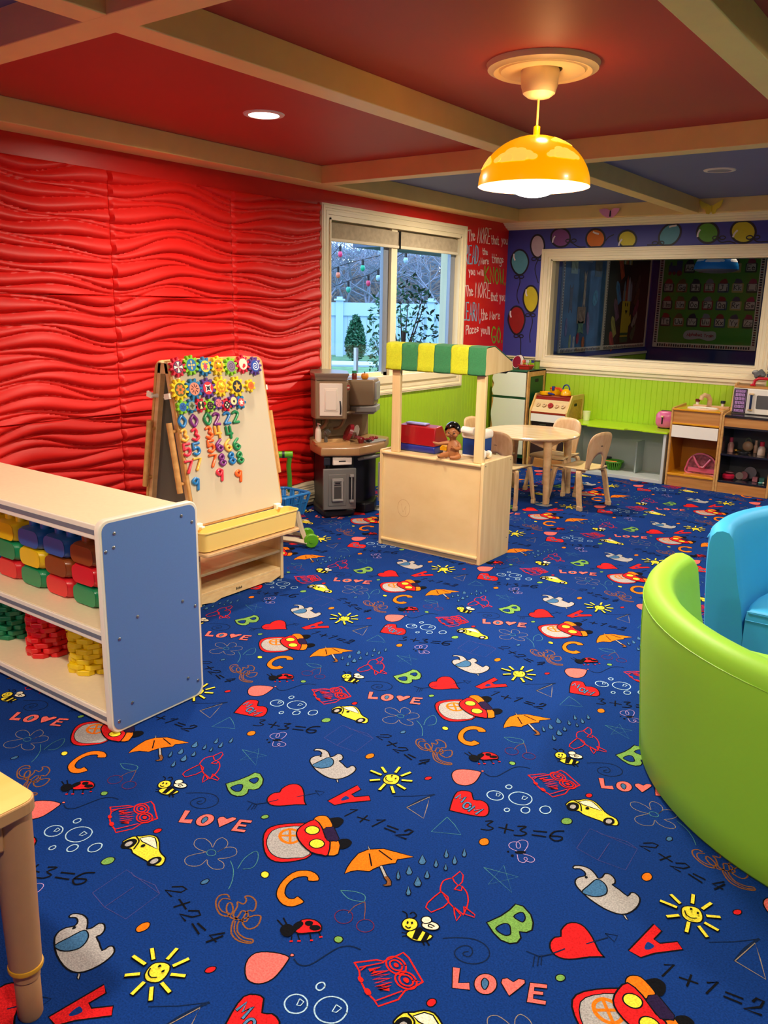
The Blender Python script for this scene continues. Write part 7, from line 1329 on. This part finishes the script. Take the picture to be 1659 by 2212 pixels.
# ------------------------------------------------------------------ microwave shelf unit
t = thing('toy_microwave_shelf', 'oak play shelf unit with black counter and dark shelves at the right edge', 'play shelf', (-1.48, 6.97, 0))
MX0, MX1, MY0 = -1.682, -1.285, 6.79; M_cn = mat('counter_navy', '#12121e', .25, coat=.4)
pr_ = [(MY0, 0), (SY1, 0), (SY1, .852), (7.05, .842), (7.035, .825), (6.995, .655), (6.975, .634), (MY0 + .02, .622), (MY0, .610)]
for x in (MX0, MX1 - .016): obj('side_panel', MB().prism(pr_, 'x', x, x + .016), M_oakE, t, bevel=.003, smooth=False)
obj('counter', MB().box(MX0 + .016, MX1 - .016, MY0 - .003, SY1, .598, .616), M_cn, t, bevel=.003, smooth=False); obj('front_panel', MB().box(MX0 + .016, MX1 - .016, MY0 + .006, MY0 + .018, .528, .598), M_oak, t, smooth=False)
for z in (.512, .296, .082): obj('shelf', MB().box(MX0 + .016, MX1 - .016, MY0 + .002, SY1, z, z + .016), M_cn, t, bevel=.002, smooth=False)
obj('kick_board', MB().box(MX0 + .016, MX1 - .016, MY0 + .006, MY0 + .018, 0, .082), M_oak, t, smooth=False); obj('back_board', MB().box(MX0 + .016, MX1 - .016, SY1 - .01, SY1, .09, .60), mat('unit_back', '#4a4a50', .5), t, smooth=False)
obj('inner_lining', MB().box(MX0 + .016, MX0 + .019, MY0 + .02, SY1 - .01, .09, .52), M_cn, t, smooth=False); obj('top_board', MB().box(MX0 + .016, MX1 - .016, 6.99, SY1, .818, .832), M_oak, t, smooth=False)
t = thing('toy_microwave', 'white toy microwave with black keypad on the black counter of the right shelf unit', 'microwave', (-1.47, 7.03, .616))
obj('casing', MB().box(MX0 + .018, MX1 - .018, 6.965, 7.12, .617, .816), M_white, t, bevel=.003, smooth=False)
kp_ = obj('keypad', MB().box(-1.660, -1.562, 6.958, 6.966, .622, .812), M_black, t, bevel=.002, smooth=False)
Kl = mat('key_lilac', '#b48ac8', .4); 
fr = MB(); ribbon(fr, rrect(-1.652, -1.568, .630, .804, .004, 2), .002, lambda a, b: (a, 6.9572, b), 0, True); obj('keypad_border', fr, Kl, kp_, smooth=False, merge=False)
def key(x0, x1, z0, z1, tx, up=.6):
    k = obj('key', MB().box(x0, x1, 6.9555, 6.958, z0, z1), Kl, kp_, smooth=False); m = MB(); w = x1 - x0; h = z1 - z0
    sz = min(.78, .22 * len(tx)) if len(tx) < 4 else .8
    write(m, tx, lambda u, v: (x0 + w * (.5 - sz / 2) + u * w * sz, 6.9552, z0 + h * .2 + v * h * .6), .0018, 0, 2); obj('key_text', m, M_black, k, smooth=False, merge=False)
key(-1.645, -1.575, .782, .800, '12.00'); key(-1.645, -1.575, .634, .652, 'START')
for r, row in enumerate((('1', '2', '3'), ('4', '5', '6'), ('7', '8', '9'), ('10', '0', '00'))):
    for c, tx in enumerate(row): x0 = -1.645 + c * .0245; z0 = .752 - r * .0305; key(x0, x0 + .021, z0, z0 + .024, tx)
dr = obj('door', MB().box(-1.556, MX1 - .018, 6.950, 6.966, .622, .812), M_white, t, bevel=.003, smooth=False)
obj('door_window', MB().prism(rrect(-1.485, -1.33, .665, .770, .008, 3), 'y', 6.9485, 6.951), mat('mw_window', '#4c4e54', .2, coat=.5), dr, smooth=False)
hd_ = obj('door_handle', MB().tube([(-1.522, 6.935, .66), (-1.522, 6.935, .772)], .009, 12), mat('handle_navy', '#16264e', .3), dr)
for z in (.654, .776): obj('handle_post', MB().box(-1.540, -1.505, 6.932, 6.951, z - .007, z + .007), M_mapleE, hd_, bevel=.003)
t = thing('red_arch_toy', 'red arched plastic handle toy on top of the microwave unit', 'toy', (-1.50, 7.06, .832))
obj('arch', MB().tube([(-1.545, 7.05, .836), (-1.535, 7.05, .875), (-1.51, 7.05, .893), (-1.40, 7.05, .893), (-1.375, 7.05, .87), (-1.368, 7.05, .836)], .012, 12), mat('toy_redgloss', '#c41228', .2, coat=.6), t); obj('foot', MB().prism(rrect(-1.565, -1.525, 7.03, 7.07, .01, 3), 'z', .8325, .848).prism(rrect(-1.388, -1.348, 7.03, 7.07, .01, 3), 'z', .8325, .848), mat('toy_redgloss', '#c41228'), t, bevel=.004)
m = MB().sph((-1.522, 7.10, .925), .05, .035, .032, 18, 10); m.v = [(p[0] + .008 * math.sin(p[2] * 160), p[1], p[2] + .007 * math.sin(p[0] * 140)) for p in m.v]
t = thing('grey_plush', 'small crumpled grey plush toy on the sill at the right end of the interior window', 'soft toy', (-1.522, 7.10, .893)); obj('plush_body', m, mat('plush_grey', '#6f7072', .95, .3, 60, bump=.8), t); obj('plush_patch', MB().sph((-1.548, 7.08, .942), .020, .016, .012, 12, 8), mat('plush_light', '#a9a9a6', .95), t)
# things on the dark shelves
def bottle(x, y, z, h, r, c, cap, label, grp='toy bottles on the dark shelves'):
    t = thing('toy_bottle', label, 'toy bottle', (x, y, z), 0, grp)
    obj('bottle_body', MB().lathe([(.0001, 0), (r, 0), (r * 1.03, .004), (r, h * .5), (r * .6, h * .66), (r * .5, h * .7)], (x, y, z), 16), dm_(c), t); obj('cap', MB().lathe([(r * .62, h * .68), (r * .6, h), (.0001, h)], (x, y, z), 16), dm_(cap), t)
zs = .3125
bottle(-1.628, 6.93, zs, .115, .024, '#b98a80', '#a03050', 'pink toy bottle with red cap at the left of the middle dark shelf'); bottle(-1.455, 7.0, zs, .10, .016, '#b39884', '#b39884', 'slim beige toy bottle in the middle of the middle dark shelf'); bottle(-1.395, 6.92, zs, .105, .028, '#c9b4a4', '#b01c34', 'cream toy bottle with red cap, second from the right on the middle shelf'); bottle(-1.33, 6.95, zs, .12, .022, '#c0707c', '#c0707c', 'rose toy bottle at the right end of the middle dark shelf')
t = thing('pearl_bag', 'beige rounded toy purse with loop handle on the middle dark shelf', 'toy bag', (-1.52, 7.02, zs)); obj('purse_body', MB().sph((-1.52, 7.02, zs + .042), .042, .022, .042, 18, 10), mat('purse_beige', '#a98a70', .4), t); obj('purse_loop', MB().tube([(-1.52 + .02 * math.cos(a), 7.02, zs + .08 + .03 * math.sin(a)) for a in [PI * k / 8 for k in range(9)]], .004, 6), mat('purse_green', '#5c6a50', .5), t)
solo('silver_dish', MB().lathe([(.0001, 0), (.03, .0), (.048, .014), (.05, .018), (.03, .006), (.0001, .005)], (-1.515, 6.88, zs), 24, sy=.8), M_chrome, 'shiny silver toy dish at the front of the middle dark shelf', 'dish', (-1.515, 6.88, zs))
solo('gold_whistle', MB().tube([(-1.585, 6.92, zs + .012), (-1.545, 6.93, zs + .012)], .011, 10).sph((-1.585, 6.92, zs + .016), .015), mat('brass', '#b08a3c', .3, metal=1), 'small brass toy beside the pink bottle', 'toy', (-1.57, 6.92, zs))
zs = .0985
t = thing('red_toy_jar', 'crimson toy sewing bowl on the lower dark shelf, at its left end', 'toy', (-1.608, 6.88, zs)); obj('bowl', MB().lathe([(.0001, 0), (.034, 0), (.045, .012), (.046, .034), (.036, .044), (.0001, .044)], (-1.608, 6.88, zs), 24), mat('crimson', '#b01838', .25, coat=.5), t); obj('wheel', MB().lathe([(.030, .046), (.036, .050), (.030, .056), (.0001, .056)], (-1.605, 6.90, zs + .004), 20), mat('mauve_clear', '#7d5a62', .3), t)
for k, (x, y, z, c, lb) in enumerate(((-1.502, 6.93, zs + .035, '#8f5a60', 'dusty pink toy compact standing on the lower dark shelf'), (-1.468, 6.98, zs + .055, '#3a3244', 'dark violet round toy mirror behind the pink compacts'), (-1.535, 6.92, zs + .030, '#9a8880', 'grey pink toy compact left of the dusty pink one'))):
    t = thing('toy_compact', lb, 'toy', (x, y, zs), 0, 'toy compacts on the lower shelf'); R3 = Matrix.Translation((x, y, z)) @ Matrix.Rotation(D(20 * (k - 1)), 4, 'Z') @ Matrix.Rotation(D(80), 4, 'X'); rr = (.034, .05, .030)[k]
    m = MB(); m.lathe([(.0001, -.006), (rr * .95, -.006), (rr, 0), (rr * .95, .006), (.0001, .006)], (0, 0, 0), 22); m.v = [tuple(R3 @ Vector(p)) for p in m.v]; obj('disc', m, dm_(c), t)
for x, c, lb in ((-1.413, '#b06a72', 'pink toy cube on the lower dark shelf'), (-1.362, '#2c6a64', 'teal toy cube on the lower dark shelf')):
    solo('toy_cube', MB().box(x - .019, x + .019, 6.90, 6.938, zs, zs + .038), dm_(c), lb, 'toy cube', (x, 6.92, zs), 'toy cubes on the lower shelf', bevel=.003)
t = thing('toy_ring', 'pale turquoise toy rings in front of the teal cube', 'toy', (-1.352, 6.86, zs)); obj('rings', MB().tube([(-1.36 + .014 * math.cos(a), 6.86 + .014 * math.sin(a), zs + .006) for a in [2 * PI * k / 14 for k in range(14)]], .005, 8, closed=True), mat('turq', '#5fb0ac', .3), t); obj('bead', MB().sph((-1.338, 6.855, zs + .009), .008), M_white, t)
